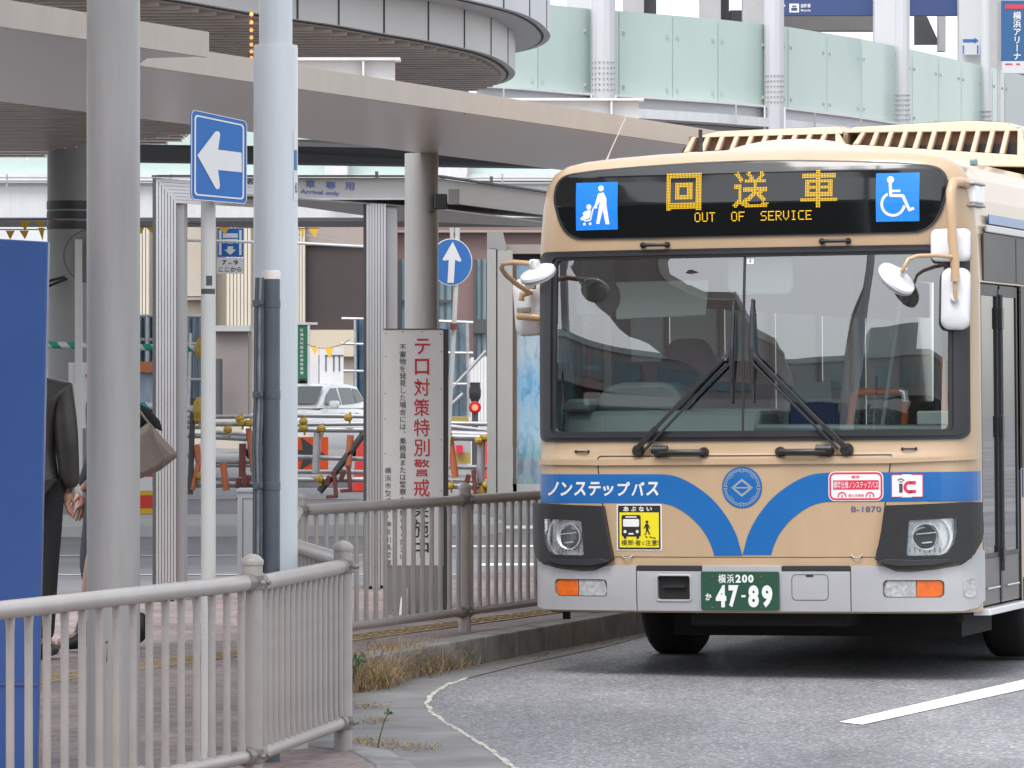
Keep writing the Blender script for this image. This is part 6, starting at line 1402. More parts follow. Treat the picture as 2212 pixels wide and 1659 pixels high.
def poster_mat():
    m = bpy.data.materials.new('poster_print'); m.use_nodes = True; nt = m.node_tree; b = nt.nodes['Principled BSDF']; b.inputs['Roughness'].default_value = .25
    tc = nt.nodes.new('ShaderNodeTexCoord'); mp = nt.nodes.new('ShaderNodeMapping'); mp.inputs['Scale'].default_value = (6, 1, 1.7); nt.links.new(tc.outputs['Object'], mp.inputs[0])
    n = nt.nodes.new('ShaderNodeTexNoise'); n.inputs['Scale'].default_value = 1.3; n.inputs['Detail'].default_value = 7; n.inputs['Roughness'].default_value = .62; n.inputs['Distortion'].default_value = .8; nt.links.new(mp.outputs[0], n.inputs['Vector'])
    r = nt.nodes.new('ShaderNodeValToRGB'); e = r.color_ramp.elements; e[0].position = .28; e[0].color = (.03, .11, .26, 1); e[1].position = .72; e[1].color = (.50, .55, .58, 1)
    for p, c in ((.42, (.10, .28, .45, 1)), (.50, (.30, .46, .56, 1)), (.58, (.20, .40, .50, 1)), (.64, (.44, .42, .46, 1))): x = e.new(p); x.color = c
    nt.links.new(n.outputs['Fac'], r.inputs[0])
    sp = nt.nodes.new('ShaderNodeSeparateXYZ'); nt.links.new(tc.outputs['Object'], sp.inputs[0])
    r2 = nt.nodes.new('ShaderNodeValToRGB'); e = r2.color_ramp.elements; e[0].position = .0; e[0].color = (.10, .14, .09, 1); e[1].position = 1; e[1].color = (.02, .08, .22, 1)
    for p, c in ((.10, (.22, .13, .09, 1)), (.14, (.10, .26, .20, 1)), (.20, (.36, .42, .48, 1)), (.45, (.12, .30, .46, 1)), (.60, (.45, .42, .40, 1)), (.78, (.30, .36, .40, 1))): x = e.new(p); x.color = c
    mr = nt.nodes.new('ShaderNodeMapRange'); mr.inputs['From Min'].default_value = .3; mr.inputs['From Max'].default_value = 3.3; nt.links.new(sp.outputs['Z'], mr.inputs['Value']); nt.links.new(mr.outputs[0], r2.inputs[0])
    mx = nt.nodes.new('ShaderNodeMixRGB'); mx.inputs[0].default_value = .5; nt.links.new(r.outputs[0], mx.inputs[1]); nt.links.new(r2.outputs[0], mx.inputs[2]); nt.links.new(mx.outputs[0], b.inputs['Base Color'])
    return m
ab('poster', poster_mat(), 1117, 1260, 569, 1043, d + .12, .05)

# scaffold-pipe barrier across the road works: each bay a thing of its own
def bay(label, x0, x1, tops, feet, d, ups=()):
    o = thing('pipe_barrier', label, 'barrier', (V((x0 + x1) / 2, 0, d).x, d, 0), group='pipe barriers along the road works')
    for y, dy, dd, r in tops:
        mb = MB(); mb.tube([V(x0, y, d + dd), V(x1, y + dy, d + dd)], r, 10); mb.build('pipe', M_STEELPIPE, o, world=True, smooth=40)
    for (xa, ya, xb, yb, m, r) in ups:
        mb = MB(); mb.tube([V(xa, ya, d - .05), V(xb, yb, d - .05)], r, 10); mb.build('upright', m, o, world=True, smooth=40)
    for x, y in feet[0]:
        mb = MB(); p = V(x, y, d - .1); mb.lathe(p - Vector((.0, .0, .05)), [(.03, 0), (.06, .02), (.065, .06), (.04, .10)], 8); mb.bar(p + Vector((.02, 0, -.10)), p + Vector((.03, 0, .08)), .045, .03); mb.build('clamp', M_YELLOW, o, world=True, bevel=.008)
    for x, y in feet[1]:
        k = d / F; mb = MB(); p = V(x, y, d - .15)
        mb.bar(p + Vector((0, 0, .17)), p + Vector((.035, 0, -.19)), .06, .12, up=(0, 1, 0)); mb.bar(p + Vector((-.06, -.02, .10)), p + Vector((-.10, 0, -.04)), .07, .08, up=(0, 1, 0)); mb.bar(p + Vector((-.11, 0, -.20)), p + Vector((.06, 0, -.19)), .10, .05); mb.build('foot_block', M_REDOX, o, world=True, bevel=.012)
    return o
D = 66.0; U = M_STEELPIPE
bay('pipe barrier bay between the fluted frame and the arrow sign pole', 380, 462, [(899, 2, .6, .025), (911, 1, .2, .035), (922, 2, .3, .028), (941, 1, 0, .035), (984, 1, .2, .032), (1034, 1, .5, .03), (1044, 2, 0, .038)], ([(428, 905), (436, 885), (432, 1028)], []), D, [(417, 860, 411, 1068, M_GREYDK, .04), (424, 960, 430, 1000, M_ORPOLE, .05), (430, 1000, 415, 1058, M_ORPOLE, .045)])
bay('pipe barrier bay between the arrow sign pole and the lamp pole', 463, 562, [(900, 0, .6, .03), (916, 0, .2, .035), (934, 8, .1, .03), (944, 5, 0, .038), (997, 1, .2, .038), (1006, 0, .5, .025), (1033, 2, .4, .03), (1044, 4, 0, .04)], ([(492, 928), (521, 913), (538, 914), (518, 905)], [(527, 1048), (548, 1042)]), D, [(537, 925, 548, 1018, M_ORPOLE, .045), (556, 945, 550, 1020, M_ORPOLE, .05), (524, 958, 523, 1030, M_REDOX, .05), (482, 1000, 489, 1060, M_ORPOLE, .05), (546, 945, 549, 1010, M_ORPOLE, .04)])
bay('pipe barrier bay in front of the orange arrow board', 636, 796, [(897, 2, .6, .035), (917, -2, .3, .032), (928, 1, 0, .040), (987, 5, .2, .034), (1019, 1, .4, .033), (1036, 0, 0, .040)], ([(655, 910), (655, 925), (694, 926), (752, 902), (690, 1035)], [(721, 1043), (752, 1030)]), D, [(686, 935, 682, 1022, U, .055), (785, 938, 718, 1028, M_GREYDK, .05), (716, 1030, 690, 1062, M_GREYDK, .05), (757, 940, 752, 1010, M_ORPOLE, .05)])
bay('pipe barrier bay right of the leaning white sign pole', 940, 1056, [(914, 2, .6, .035), (918, 13, .4, .035), (936, 4, .2, .05), (944, 2, 0, .05), (1008, 2, .2, .035), (1038, 2, .4, .03), (1049, 1, 0, .045)], ([(966, 930), (969, 945), (1050, 945), (1034, 952), (972, 1050), (1050, 1048)], [(1022, 1040)]), D, [(1040, 952, 1038, 1040, U, .06), (972, 945, 984, 1032, M_ORPOLE, .05), (1052, 1040, 1038, 1072, M_YELLOW, .06)])
# extra items at the works
d = 69; k = d / F
ob = thing('detour_board', 'orange board with a dark arrow pointing right behind the pipe barrier', 'sign', (V(650, 0, d).x, d, 0))
a, b = V(600, 1020, d), V(709, 944, d); mb = MB(); mb.box(a.x, b.x, d, d + .05, a.z, b.z); mb.build('panel', M_ORANGE, ob, world=True); mb = MB(); mb.box(a.x, b.x + .04, d + .01, d + .06, a.z - .06, a.z - .001); mb.build('panel_edge', M_HOARD, ob, world=True)
t = Flat().poly([(x * k, y * k) for x, y in [(-52, 6), (2, 6), (-2, 34), (50, -4), (-5, -38), (2, -15), (-52, -15)]]); t.put('arrow', M_GREYDK, ob, facing(V(652, 978, d)), .006, world=True)
mb = MB(); mb.bar((b.x - .1, d + .08, 0), (b.x - .1, d + .08, a.z), .05); mb.bar((a.x + .1, d + .08, 0), (a.x + .1, d + .08, a.z), .05); mb.build('leg', M_STEELPIPE, ob, world=True)
def cone(label, vx, d, h=.75, grp='red and white traffic cones'):
    o = thing('traffic_cone', label, 'cone', (V(vx, 0, d).x, d, 0), group=grp)
    mb = MB(); mb.lathe((0, 0, .03), [(.16, 0), (.135, h * .25), (.055, h * .93), (.03, h)], 16); mb.build('cone', mat('cone_red', (.62, .03, .02), .5), o, smooth=50)
    for z in (.36, .62):
        mb = MB(); r = .16 - .115 * z; mb.lathe((0, 0, h * z), [(r + .006, 0), (r - .012, .10)], 16); mb.build('white_band', M_HOARD, o, smooth=50)
    mb = MB(); mb.box(-.2, .2, -.2, .2, 0, .03); mb.build('base', mat('cone_base', (.3, .02, .02), .6), o, bevel=.01)
cone('red cone with white bands behind the pipe barrier left of the fluted post', 782, 71, .9); cone('red and white cone at the right end of the works', 1047, 72, .8)
o = thing('water_barrier', 'squat plastic road barrier painted red, yellow and white beside the fluted frame', 'barrier', (V(315, 0, 58).x, 58, 0)); d = 58
for nm, m, y0, y1 in (('red_block', mat('barrier_red', (.55, .03, .02), .5), 1070, 1098), ('yellow_foot', M_FLAG, 1098.3, 1110), ('red_top', MATS['barrier_red'], 1012, 1030), ('white_band', M_HOARD, 1030.3, 1060), ('amber_band', M_FLAG, 1060.3, 1069.7)): cbox(nm, m, 280, 333, y0, y1, d, .4, o)
o = thing('amber_tank', 'ochre yellow equipment box behind the leaning pole', 'box', (V(970, 0, 76).x, 76, 0)); cbox('body', mat('ochre', (.36, .25, .06), .55), 948, 1012, 900, 922, 76, .5, o); cbox('lower_body', MATS['ochre'], 956, 1016, 978, 1002, 76, .5, o); cbox('red_label', M_STK_R, 985, 1000, 962, 978, 75.9, .05, o); cbox('side_panel', M_CONC, 956, 1016, 945, 977.7, 76, .4, o); cbox('leg', M_GREYDK, 960, 966, 1003, 1048, 76.1, .2, o)
o = thing('warning_beacon', 'lit red round beacon on a dark post at the road works', 'beacon', (V(1026, 0, 74).x, 74, 0)); mb = MB(); p = V(1026, 880, 74); mb.lathe(p, [(.045, -.02), (.05, .0), (.035, .03), (.01, .045)], 14, ax=(0, -1, 0)); mb.build('lens', mat('beacon_red', (.7, .01, .01), .3, emit=(1, .08, .05), es=3), o, world=True, smooth=60); mb = MB(); mb.lathe(p, [(.10, 0), (.085, .02)], 14, ax=(0, -1, 0)); mb.v = [v + Vector((0, .03, 0)) for v in mb.v]; mb.build('housing', mat('beacon_housing', (.35, .01, .01), .4), o, world=True); mb = MB(); mb.box(p.x - .05, p.x + .05, 74.03, 74.1, 0, p.z + .05); mb.build('post', M_GREYDK, o, world=True)
o = thing('black_bollard', 'black capped post standing among the site fencing', 'post', (V(1026, 0, 78).x, 78, 0)); p = V(1026, 0, 78); mb = MB(); zt_, zb_ = V(0, 826, 78).z, V(0, 870, 78).z; mb.lathe((p.x, 78, zb_ - .15), [(.02, 0), (.03, .1), (.10, .25), (.105, .35), (.085, zt_ - zb_ + .1), (.09, zt_ - zb_ + .15)], 14); mb.tube([(p.x, 78, 0), (p.x, 78, zb_ - .1)], .03, 8); mb.build('body', M_BLACK_TX, o, world=True, smooth=50)
# green and white striped guard pipes
def stripe_mat():
    m = bpy.data.materials.new('green_white_wrap'); m.use_nodes = True; nt = m.node_tree; b = nt.nodes['Principled BSDF']; tc = nt.nodes.new('ShaderNodeTexCoord'); mp = nt.nodes.new('ShaderNodeMapping'); mp.inputs['Rotation'].default_value = (0, .7, 0); nt.links.new(tc.outputs['Object'], mp.inputs[0])
    w = nt.nodes.new('ShaderNodeTexWave'); w.inputs['Scale'].default_value = 1.7; w.wave_profile = 'SIN'; nt.links.new(mp.outputs[0], w.inputs['Vector']); r = nt.nodes.new('ShaderNodeValToRGB'); r.color_ramp.interpolation = 'CONSTANT'; r.color_ramp.elements[0].color = (.62, .62, .58, 1); r.color_ramp.elements[1].position = .5; r.color_ramp.elements[1].color = (.02, .30, .22, 1); nt.links.new(w.outputs['Color'], r.inputs[0]); nt.links.new(r.outputs[0], b.inputs['Base Color']); return m
M_GW = stripe_mat(); d = 61
for lab, x0, x1, y in (('upper green and white striped guard pipe crossing behind the columns', 60, 430, 746), ('lower green and white striped guard pipe behind the tote bag', 290, 425, 877)):
    o = thing('striped_pipe', lab, 'pipe', (V(x0, 0, d).x, d, V(0, y, d).z), group='green and white guard pipes'); mb = MB(); a, b = V(x0, y - 2, d), V(x1, y + 7, d); mb.tube([a.lerp(b, i / 24) for i in range(25)], .045, 12); mb.build('pipe', M_GW, o, world=True, smooth=50)
    mb = MB(); mb.lathe(b + Vector((.03, -.05, -.12)), [(.05, 0), (.08, .08), (.07, .2), (.03, .28)], 8); mb.build('clamp', M_YELLOW, o, world=True, bevel=.01)
d = 64; o = thing('striped_banner', 'white vertical banner with red print half hidden by the nearest column', 'banner', (V(180, 0, d).x, d, V(0, 925, d).z)); cbox('cloth', M_HOARD, 148, 200, 783, 925, d, .02, o); cbox('red_edge', M_RED_TX, 163, 166, 783, 895, d - .02, .015, o); t = Flat(); k = d / F; t.poly([(-4 * k, 20 * k), (10 * k, 30 * k), (8 * k, -5 * k), (2 * k, 5 * k)]); t.text('口', -2 * k, 12 * k, -85 * k, -50 * k, .02); t.put('red_print', M_RED_TX, o, facing(V(188, 830, d)), .01, world=True)
o = thing('orange_machine', 'orange and grey machine body glimpsed beside the fluted frame', 'machine', (V(318, 0, 76).x, 76, 0)); cbox('orange_cover', mat('machine_orange', (.45, .16, .05), .5), 296, 345, 781, 804, 76, .8, o); cbox('grey_body', M_SHEETP, 290, 345, 805, 870, 76.2, .8, o); cbox('undercarriage', M_GREYDK, 290, 345, 871, 1010, 76.4, .6, o)

# ------------------------------------------------------------------ white car
CP = R(21); Lc = V(590, 0, 95); car_rot = (0, 0, -CP)
car = thing('parked_car', 'white hatchback with round headlamp facing left behind the pipe barrier', 'car', (Lc.x, 95, .12), car_rot)
M_CARW = mat('car_white_paint', (.80, .80, .80), .25, coat=.6); M_CARG = mat('car_glass', (.035, .045, .045), .08, spec=.7)
def loft(sections, closed=True):
    mb = MB(); n = len(sections[0]); 
    for s_ in sections: mb.v += [Vector(p) for p in s_]
    for i in range(len(sections) - 1):
        for j in range(n): mb.f.append([i * n + j, i * n + (j + 1) % n, (i + 1) * n + (j + 1) % n, (i + 1) * n + j])
    mb.f.append(list(range(n))[::-1]); mb.f.append([(len(sections) - 1) * n + j for j in range(n)]); return mb
def csec(y, hw, zb, zt, r=.12):
    return [(-hw * .92, y, zb), (hw * .92, y, zb), (hw, y, zb + .15), (hw * 1.0, y, (zb + zt) / 2), (hw * .985, y, zt - r), (hw * .90, y, zt - .02), (hw * .5, y, zt), (-hw * .5, y, zt), (-hw * .90, y, zt - .02), (-hw * .985, y, zt - r), (-hw, y, (zb + zt) / 2), (-hw, y, zb + .15)]
low_b = [csec(0, .60, .38, .72), csec(.08, .72, .24, .82), csec(.3, .76, .20, .93), csec(.7, .775, .20, 1.03), csec(1.0, .78, .20, 1.10), csec(1.7, .785, .20, 1.10), csec(2.6, .78, .20, 1.10), csec(3.2, .765, .22, 1.08), csec(3.45, .70, .30, 1.0)]
loft(low_b).build('body', M_CARW, car, smooth=60)
def gsec(y, hb, ht, zt, zb=1.06): return [(-hb, y, zb), (hb, y, zb), (ht + (hb - ht) * .25, y, zt - .10), (ht, y, zt - .02), (ht * .7, y, zt), (-ht * .7, y, zt), (-ht, y, zt - .02), (-ht - (hb - ht) * .25, y, zt - .10)]
gh = [gsec(.75, .70, .69, 1.08), gsec(1.05, .72, .66, 1.30), gsec(1.38, .735, .61, 1.52), gsec(1.7, .74, .60, 1.57), gsec(2.5, .735, .595, 1.57), gsec(3.0, .72, .585, 1.52), gsec(3.40, .70, .66, 1.12)]
loft(gh).build('cabin', M_CARW, car, smooth=50)
mb = MB(); mb.add([(-.62, .785, 1.125), (.62, .785, 1.125), (.56, 1.315, 1.485), (-.56, 1.315, 1.485)], [(0, 1, 2, 3)]); mb.v = [v + Vector((0, -.035, .03)) for v in mb.v]; mb.build('windscreen', M_CARG, car)
def sideglass(P, nm='side_window'):
    for sx in (1, -1):
        mb = MB(); mb.v = [Vector((sx * (.752 - (z - 1.06) * .285), y, z)) for y, z in P]; mb.f = [list(range(len(P)))]; mb.build(nm, M_CARG, car)
sideglass([(1.02, 1.13), (1.86, 1.13), (1.80, 1.48), (1.48, 1.47), (1.22, 1.33)]); sideglass([(1.94, 1.13), (2.62, 1.15), (2.58, 1.48), (1.88, 1.485)]); sideglass([(2.68, 1.16), (3.12, 1.20), (2.92, 1.45), (2.64, 1.475)])
for sx in (1, -1):
    mb = MB(); mb.lathe((sx * .58, .15, .78), [(.11, -.05), (.105, .02), (.07, .06), (.02, .075)], 18, ax=(sx * .25, -1, .3)); mb.build('headlight', M_CHROME, car, smooth=60)
    mb, q_ = rbox(sx * .86, 1.12, 1.14, .20, .15, .10, r=.05); mb.build('door_mirror', M_CARW, car, smooth=60)
    for y in (1.72, 2.5):
        mb = MB(); mb.box(sx * .787 - .012, sx * .787 + .012, y, y + .14, .93, .96); mb.build('door_handle', M_SIGN_BK, car, bevel=.006)
    for y in (.55, 2.85):
        mb = MB(); mb.lathe((sx * .70, y, .29), [(.2, -.08), (.28, -.08), (.29, -.05), (.29, .05), (.28, .08), (.2, .08)], 24, ax=(1, 0, 0)); w_ = mb.build('wheel', M_TYRE, car, smooth=50); mb = MB(); mb.lathe((sx * .76, y, .29), [(.19, 0), (.17, .02), (.04, .02)], 18, ax=(sx, 0, 0)); mb.build('rim', M_BUSTRIM, w_, smooth=40)
mb = MB(); mb.box(-.35, .35, -.02, .05, .45, .58); mb.build('grille', M_GREYDK, car, bevel=.02)
mb = MB(); mb.box(-.17, .17, -.03, -.01, .32, .48); mb.build('number_plate', M_HOARD, car)
# red truck seen through the driver's window
tk = thing('red_truck', 'red truck with grey glass seen through the left side of the bus windscreen', 'truck', (V(1272, 0, 63).x, 63, 0)); d = 63
M_RT = mat('truck_red', (.50, .02, .04), .3, coat=.4)
mb = MB(); a, b = V(1225, 885, d), V(1325, 798, d); mb.box(a.x, b.x, d, d + 4.5, .5, b.z); mb.build('body', M_RT, tk, world=True, bevel=.08)
mb = MB(); mb.box(a.x + .05, b.x - .1, d + .4, d + 2.2, b.z + .002, b.z + .55); cabt = mb.build('cab', M_RT, tk, world=True, bevel=.1); mb = MB(); mb.box(a.x + .08, b.x - .35, d + .37, d + .399, b.z + .06, b.z + .42); mb.build('windscreen', M_CARG, cabt, world=True)
cbox('lamp_bar', M_HOARD, 1240, 1258, 742, 752, d + .5, .2, tk); cbox('front_grille', M_CHROME, 1262, 1300, 790, 797, d - .05, .04, tk)
for x in (a.x + .2, b.x - .2):
    for y in (d + .9, d + 3.6):
        mb = MB(); mb.lathe((x, y, .42), [(.3, -.12), (.41, -.12), (.42, -.08), (.42, .08), (.41, .12), (.3, .12)], 20, ax=(1, 0, 0)); mb.build('wheel', M_TYRE, tk, world=True, smooth=40)

# ------------------------------------------------------------------ people: skinned bodies, clothes as shells
def skin_body(name, pts, edges, parent, m, sub=2):
    me = bpy.data.meshes.new(name); keys = list(pts); me.from_pydata([pts[k][:3] for k in keys], [(keys.index(a), keys.index(b)) for a, b in edges], [])
    o = bpy.data.objects.new(name, me); COL.objects.link(o); o.parent = parent; WM[o.name] = wm(parent)
    sk = o.modifiers.new('skin', 'SKIN'); sk.use_smooth_shade = True
    for i, k in enumerate(keys):
        v = me.skin_vertices[0].data[i]; r = pts[k][3]; v.radius = r if isinstance(r, tuple) else (r, r); v.use_root = (i == 0)
    s_ = o.modifiers.new('sub', 'SUBSURF'); s_.levels = sub; s_.render_levels = sub
    me.materials.append(m); return o
def hand(name, parent, c, d_, side, m):
    "relaxed hand: palm and five unequal bent fingers hanging along d_"
    d_ = Vector(d_).normalized(); u = Vector((0, 1, 0)); u = (u - d_ * u.dot(d_)).normalized(); w = d_.cross(u) * side; c = Vector(c)
    pts = {'wr': (*c, .026), 'pa': (*(c + d_ * .05), (.036, .018))}; ed = [('wr', 'pa')]
    for i, (s_, l_) in enumerate(((-.030, .066), (-.010, .078), (.010, .072), (.028, .056))):
        b0 = c + d_ * .088 + u * s_; b1 = b0 + d_ * l_ * .5 + w * .006; b2 = b1 + d_ * l_ * .42 + w * .020
        for nm, p, r in (('a', b0, .0095), ('b', b1, .009), ('c', b2, .0075)): pts[nm + str(i)] = (*p, r)
        ed += [('pa', 'a%d' % i), ('a%d' % i, 'b%d' % i), ('b%d' % i, 'c%d' % i)]
    t0 = c + d_ * .035 - u * .035; t1 = t0 + d_ * .035 - u * .018 + w * .01; t2 = t1 + d_ * .03 + w * .012
    pts['t0'] = (*t0, .011); pts['t1'] = (*t1, .010); pts['t2'] = (*t2, .008); ed += [('wr', 't0'), ('t0', 't1'), ('t1', 't2')]
    return skin_body(name, pts, ed, parent, m, 1)
def person(label, loc, yaw, H_, top, bot, coat_len, hairm=M_HAIR, shoe=M_BOOT, legskin=None, heel=False, stride=.10, width=1.0, skirt=0.0, bent=False):
    o = thing('person', label, 'person', loc, (0, 0, yaw)); k = H_ / 1.72; S_ = lambda x, y, z, r: (x * k, y * k, z * k, tuple(q * k for q in r) if isinstance(r, tuple) else r * k)
    P = {'pel': S_(0, 0, .93, (.145 * width, .10)), 'wai': S_(0, .01, 1.08, (.125 * width, .095)), 'che': S_(0, .015, 1.28, (.155 * width, .11)), 'shc': S_(0, .02, 1.41, (.10, .075)), 'nec': S_(0, .0, 1.50, .052), 'hea': S_(0, -.015, 1.58, (.072, .085)), 'crn': S_(0, -.01, 1.665, (.065, .078))}
    E_ = [('pel', 'wai'), ('wai', 'che'), ('che', 'shc'), ('shc', 'nec'), ('nec', 'hea'), ('hea', 'crn')]
    arm_ = [(.225 * width, .05, 1.12), (.235 * width, -.04, .88)] if not bent else [(.200 * width, .03, 1.12), (.195 * width, -.02, .89)]
    for s_, nm in ((-1, 'l'), (1, 'r')):
        f = stride * s_
        P['hip' + nm] = S_(.09 * s_, 0, .86, .088); P['kne' + nm] = S_(.10 * s_, -f * .6, .48, .055); P['ank' + nm] = S_(.105 * s_, -f + .02, .085, .038); P['toe' + nm] = S_(.115 * s_, -f - .14, .035, (.038, .028))
        P['sho' + nm] = S_(.175 * s_ * width, .02, 1.40, .060); P['elb' + nm] = S_(arm_[0][0] * s_, arm_[0][1], arm_[0][2], .042); P['wri' + nm] = S_(arm_[1][0] * s_, arm_[1][1], arm_[1][2], .028)
        E_ += [('pel', 'hip' + nm), ('hip' + nm, 'kne' + nm), ('kne' + nm, 'ank' + nm), ('ank' + nm, 'toe' + nm), ('shc', 'sho' + nm), ('sho' + nm, 'elb' + nm), ('elb' + nm, 'wri' + nm)]
    skin_body('body', P, E_, o, legskin or M_SKIN)
    g_ = lambda n_, ks, ee, m, grow: skin_body(n_, {q: (P[q][0], P[q][1], P[q][2], tuple(x + grow for x in (P[q][3] if isinstance(P[q][3], tuple) else (P[q][3],) * 2))) for q in ks}, ee, o, m)
    # coat or jacket
    hem = coat_len
    ks = {'c0': S_(0, .005, hem + .02, (.17 * width + skirt, .13 + skirt * .7)), 'c1': S_(0, .005, (hem + 1.02) / 2, (.165 * width + skirt * .5, .125 + skirt * .3)), 'c2': S_(0, .01, 1.06, (.145 * width, .115)), 'c3': S_(0, .015, 1.27, (.172 * width, .13)), 'c4': S_(0, .02, 1.41, (.115, .09)), 'c5': S_(0, .005, 1.475, .068)}
    ee = [('c0', 'c1'), ('c1', 'c2'), ('c2', 'c3'), ('c3', 'c4'), ('c4', 'c5')]
    for s_, nm in ((-1, 'l'), (1, 'r')):
        ks['s' + nm] = S_(.18 * s_ * width, .02, 1.395, .076); ks['e' + nm] = S_((arm_[0][0] + .007) * s_, arm_[0][1], arm_[0][2], .066 if bent else .060); ks['w' + nm] = S_((arm_[1][0] + .02) * s_, arm_[1][1] + .01, arm_[1][2] + (-.01 if bent else .02), .055 if bent else .046); ee += [('c4', 's' + nm), ('s' + nm, 'e' + nm), ('e' + nm, 'w' + nm)]
    skin_body('jacket', ks, ee, o, top)
    if bot:
        g_('trousers', ['pel', 'hipl', 'hipr', 'knel', 'kner', 'ankl', 'ankr'], [('pel', 'hipl'), ('pel', 'hipr'), ('hipl', 'knel'), ('hipr', 'kner'), ('knel', 'ankl'), ('kner', 'ankr')], bot, .014 * k)
    for s_, nm in ((-1, 'l'), (1, 'r')):
        a, t_ = P['ank' + nm], P['toe' + nm]; top_ = (.26 if heel else .0)
        pts = {'a': (a[0], a[1] + .02, a[2] - .035 * k, (.046 * k, .046 * k)), 't': (t_[0], t_[1], t_[2], (.047 * k, .034 * k)), 'h': (a[0], a[1] + .045 * k, .04 * k, (.042 * k, .036 * k))}; ee = [('a', 't'), ('a', 'h')]
        if heel: pts['u'] = (a[0], a[1] + .01, a[2] + .12 * k, .05 * k); ee.append(('a', 'u'))
        skin_body('shoe', pts, ee, o, shoe, 1)
        wv = Vector(P['wri' + nm][:3]); hand('hand', o, wv, (0, -.15, -1), s_, M_SKIN)
    mb = MB(); c = Vector(S_(0, .0, 1.615, 0)[:3]); prof = []
    n1, n2 = 12, 18
    for i in range(n1 + 1):
        th = math.pi * i / n1 * .72
        for j in range(n2):
            ph = 2 * math.pi * j / n2; r_ = 1.0 + .04 * math.sin(5 * ph + i); front = max(0, -math.sin(ph)); thz = th * (1 - .48 * front)
            mb.v.append(c + Vector((.088 * k * math.sin(thz) * math.cos(ph) * r_, .105 * k * math.sin(thz) * math.sin(ph) * r_ + .012, .115 * k * math.cos(thz) - (.03 * k * (i / n1) if front < .3 else 0))))
    for i in range(n1):
        for j in range(n2): mb.f.append([i * n2 + j, i * n2 + (j + 1) % n2, (i + 1) * n2 + (j + 1) % n2, (i + 1) * n2 + j])
    mb.build('hair', hairm, o, smooth=80)
    fy = -.093 * k - .015
    for s_ in (-1, 1):
        mb = MB(); mb.lathe(Vector(S_(.031 * s_, -.088, 1.60, 0)[:3]), [(.010, 0), (.008, .006)], 10, ax=(0, -1, 0)); mb.build('eye', M_BLACK_TX, o)
        mb = MB(); mb.lathe(Vector(S_(.077 * s_, .0, 1.585, 0)[:3]), [(.028, -.006), (.026, .006), (.01, .01)], 10, ax=(s_, .2, 0)); mb.build('ear', M_SKIN, o, smooth=60)
    mb = MB(); mb.tube([S_(0, -.092, 1.60, 0)[:3], S_(0, -.112, 1.565, 0)[:3], S_(0, -.098, 1.557, 0)[:3]], [.009, .014, .008], 8); mb.build('nose', M_SKIN, o, smooth=60)
    mb = MB(); mb.bar(S_(-.022, -.090, 1.532, 0)[:3], S_(.022, -.090, 1.532, 0)[:3], .010, .010); mb.build('mouth', mat('lips', (.35, .12, .10), .5), o, bevel=.003)
    return o
pz = SW + .006
person('person in charcoal leather jacket and black trousers, half hidden by the blue board', (V(66, 0, 24.6).x, 24.6, pz), R(172), 1.74, M_CLOTH_DK, M_CLOTH_BK, .80, stride=.10, width=.98, skirt=.03, bent=True)
person('person in long navy coat and black boots, mostly hidden by the nearest column', (V(231, 0, 25.4).x, 25.4, pz), R(-60), 1.66, M_CLOTH_NV, None, .25, legskin=mat('tan_stocking', (.30, .18, .13), .6), heel=True, stride=.22, width=1.0, skirt=.085)
# handbag hanging at the right of the second person
d = 25.2
tb2 = thing('tote_bag', 'taupe tote bag hanging tilted to the right of the nearest column', 'bag', tuple(V(330, 1033, d)))
def slab2(P, th, dd, bulge=.03):
    n = len(P); c = sum((V(x, y, dd) for x, y in P), Vector()) / n; mb = MB(); f = [V(x, y, dd - th / 2) for x, y in P]; b_ = [V(x, y, dd + th / 2) for x, y in P]
    fi_ = [c + (p - c) * .75 + Vector((0, -bulge - th / 2, 0)) for p in [V(x, y, dd) for x, y in P]]; bi_ = [c + (p - c) * .75 + Vector((0, bulge + th / 2, 0)) for p in [V(x, y, dd) for x, y in P]]
    mb.v = fi_ + f + b_ + bi_; mb.f = [list(range(n))[::-1], [3 * n + i for i in range(n)]]
    for r_ in range(3): mb.f += [[r_ * n + i, r_ * n + (i + 1) % n, (r_ + 1) * n + (i + 1) % n, (r_ + 1) * n + i] for i in range(n)]
    return mb
slab2([(262, 985), (300, 927), (323, 911), (350, 944), (383, 979), (380, 987), (345, 1014), (304, 1034), (275, 1030)], .08, d).build('bag', M_BAG, tb2, world=True, bevel=.008, smooth=60)
mb = MB(); mb.tube([V(326, 918, d - .075), V(338, 958, d - .10), (V(356, 992, d - .10)), V(352, 1008, d - .09)], .0045, 8); mb.tube([V(300, 1033, d - .045), V(345, 1014, d - .05), V(381, 986, d - .045)], .006, 8); mb.build('seam', mat('bag_piping', (.21, .165, .14), .6), tb2, world=True)
mb = MB(); mb.tube([V(268, 850, d), V(299, 884, d - .02), V(321, 914, d - .02)], .007, 8); mb.build('strap', M_BAG, tb2, world=True, smooth=60)
bb2 = thing('black_bag', 'black shoulder bag just above the taupe tote', 'bag', tuple(V(300, 930, d + .12)))
slab2([(262, 842), (296, 868), (324, 886), (345, 908), (352, 933), (336, 925), (318, 912), (300, 930), (262, 940)], .08, d + .13).build('bag', M_CLOTH_BK, bb2, world=True, bevel=.01, smooth=60)

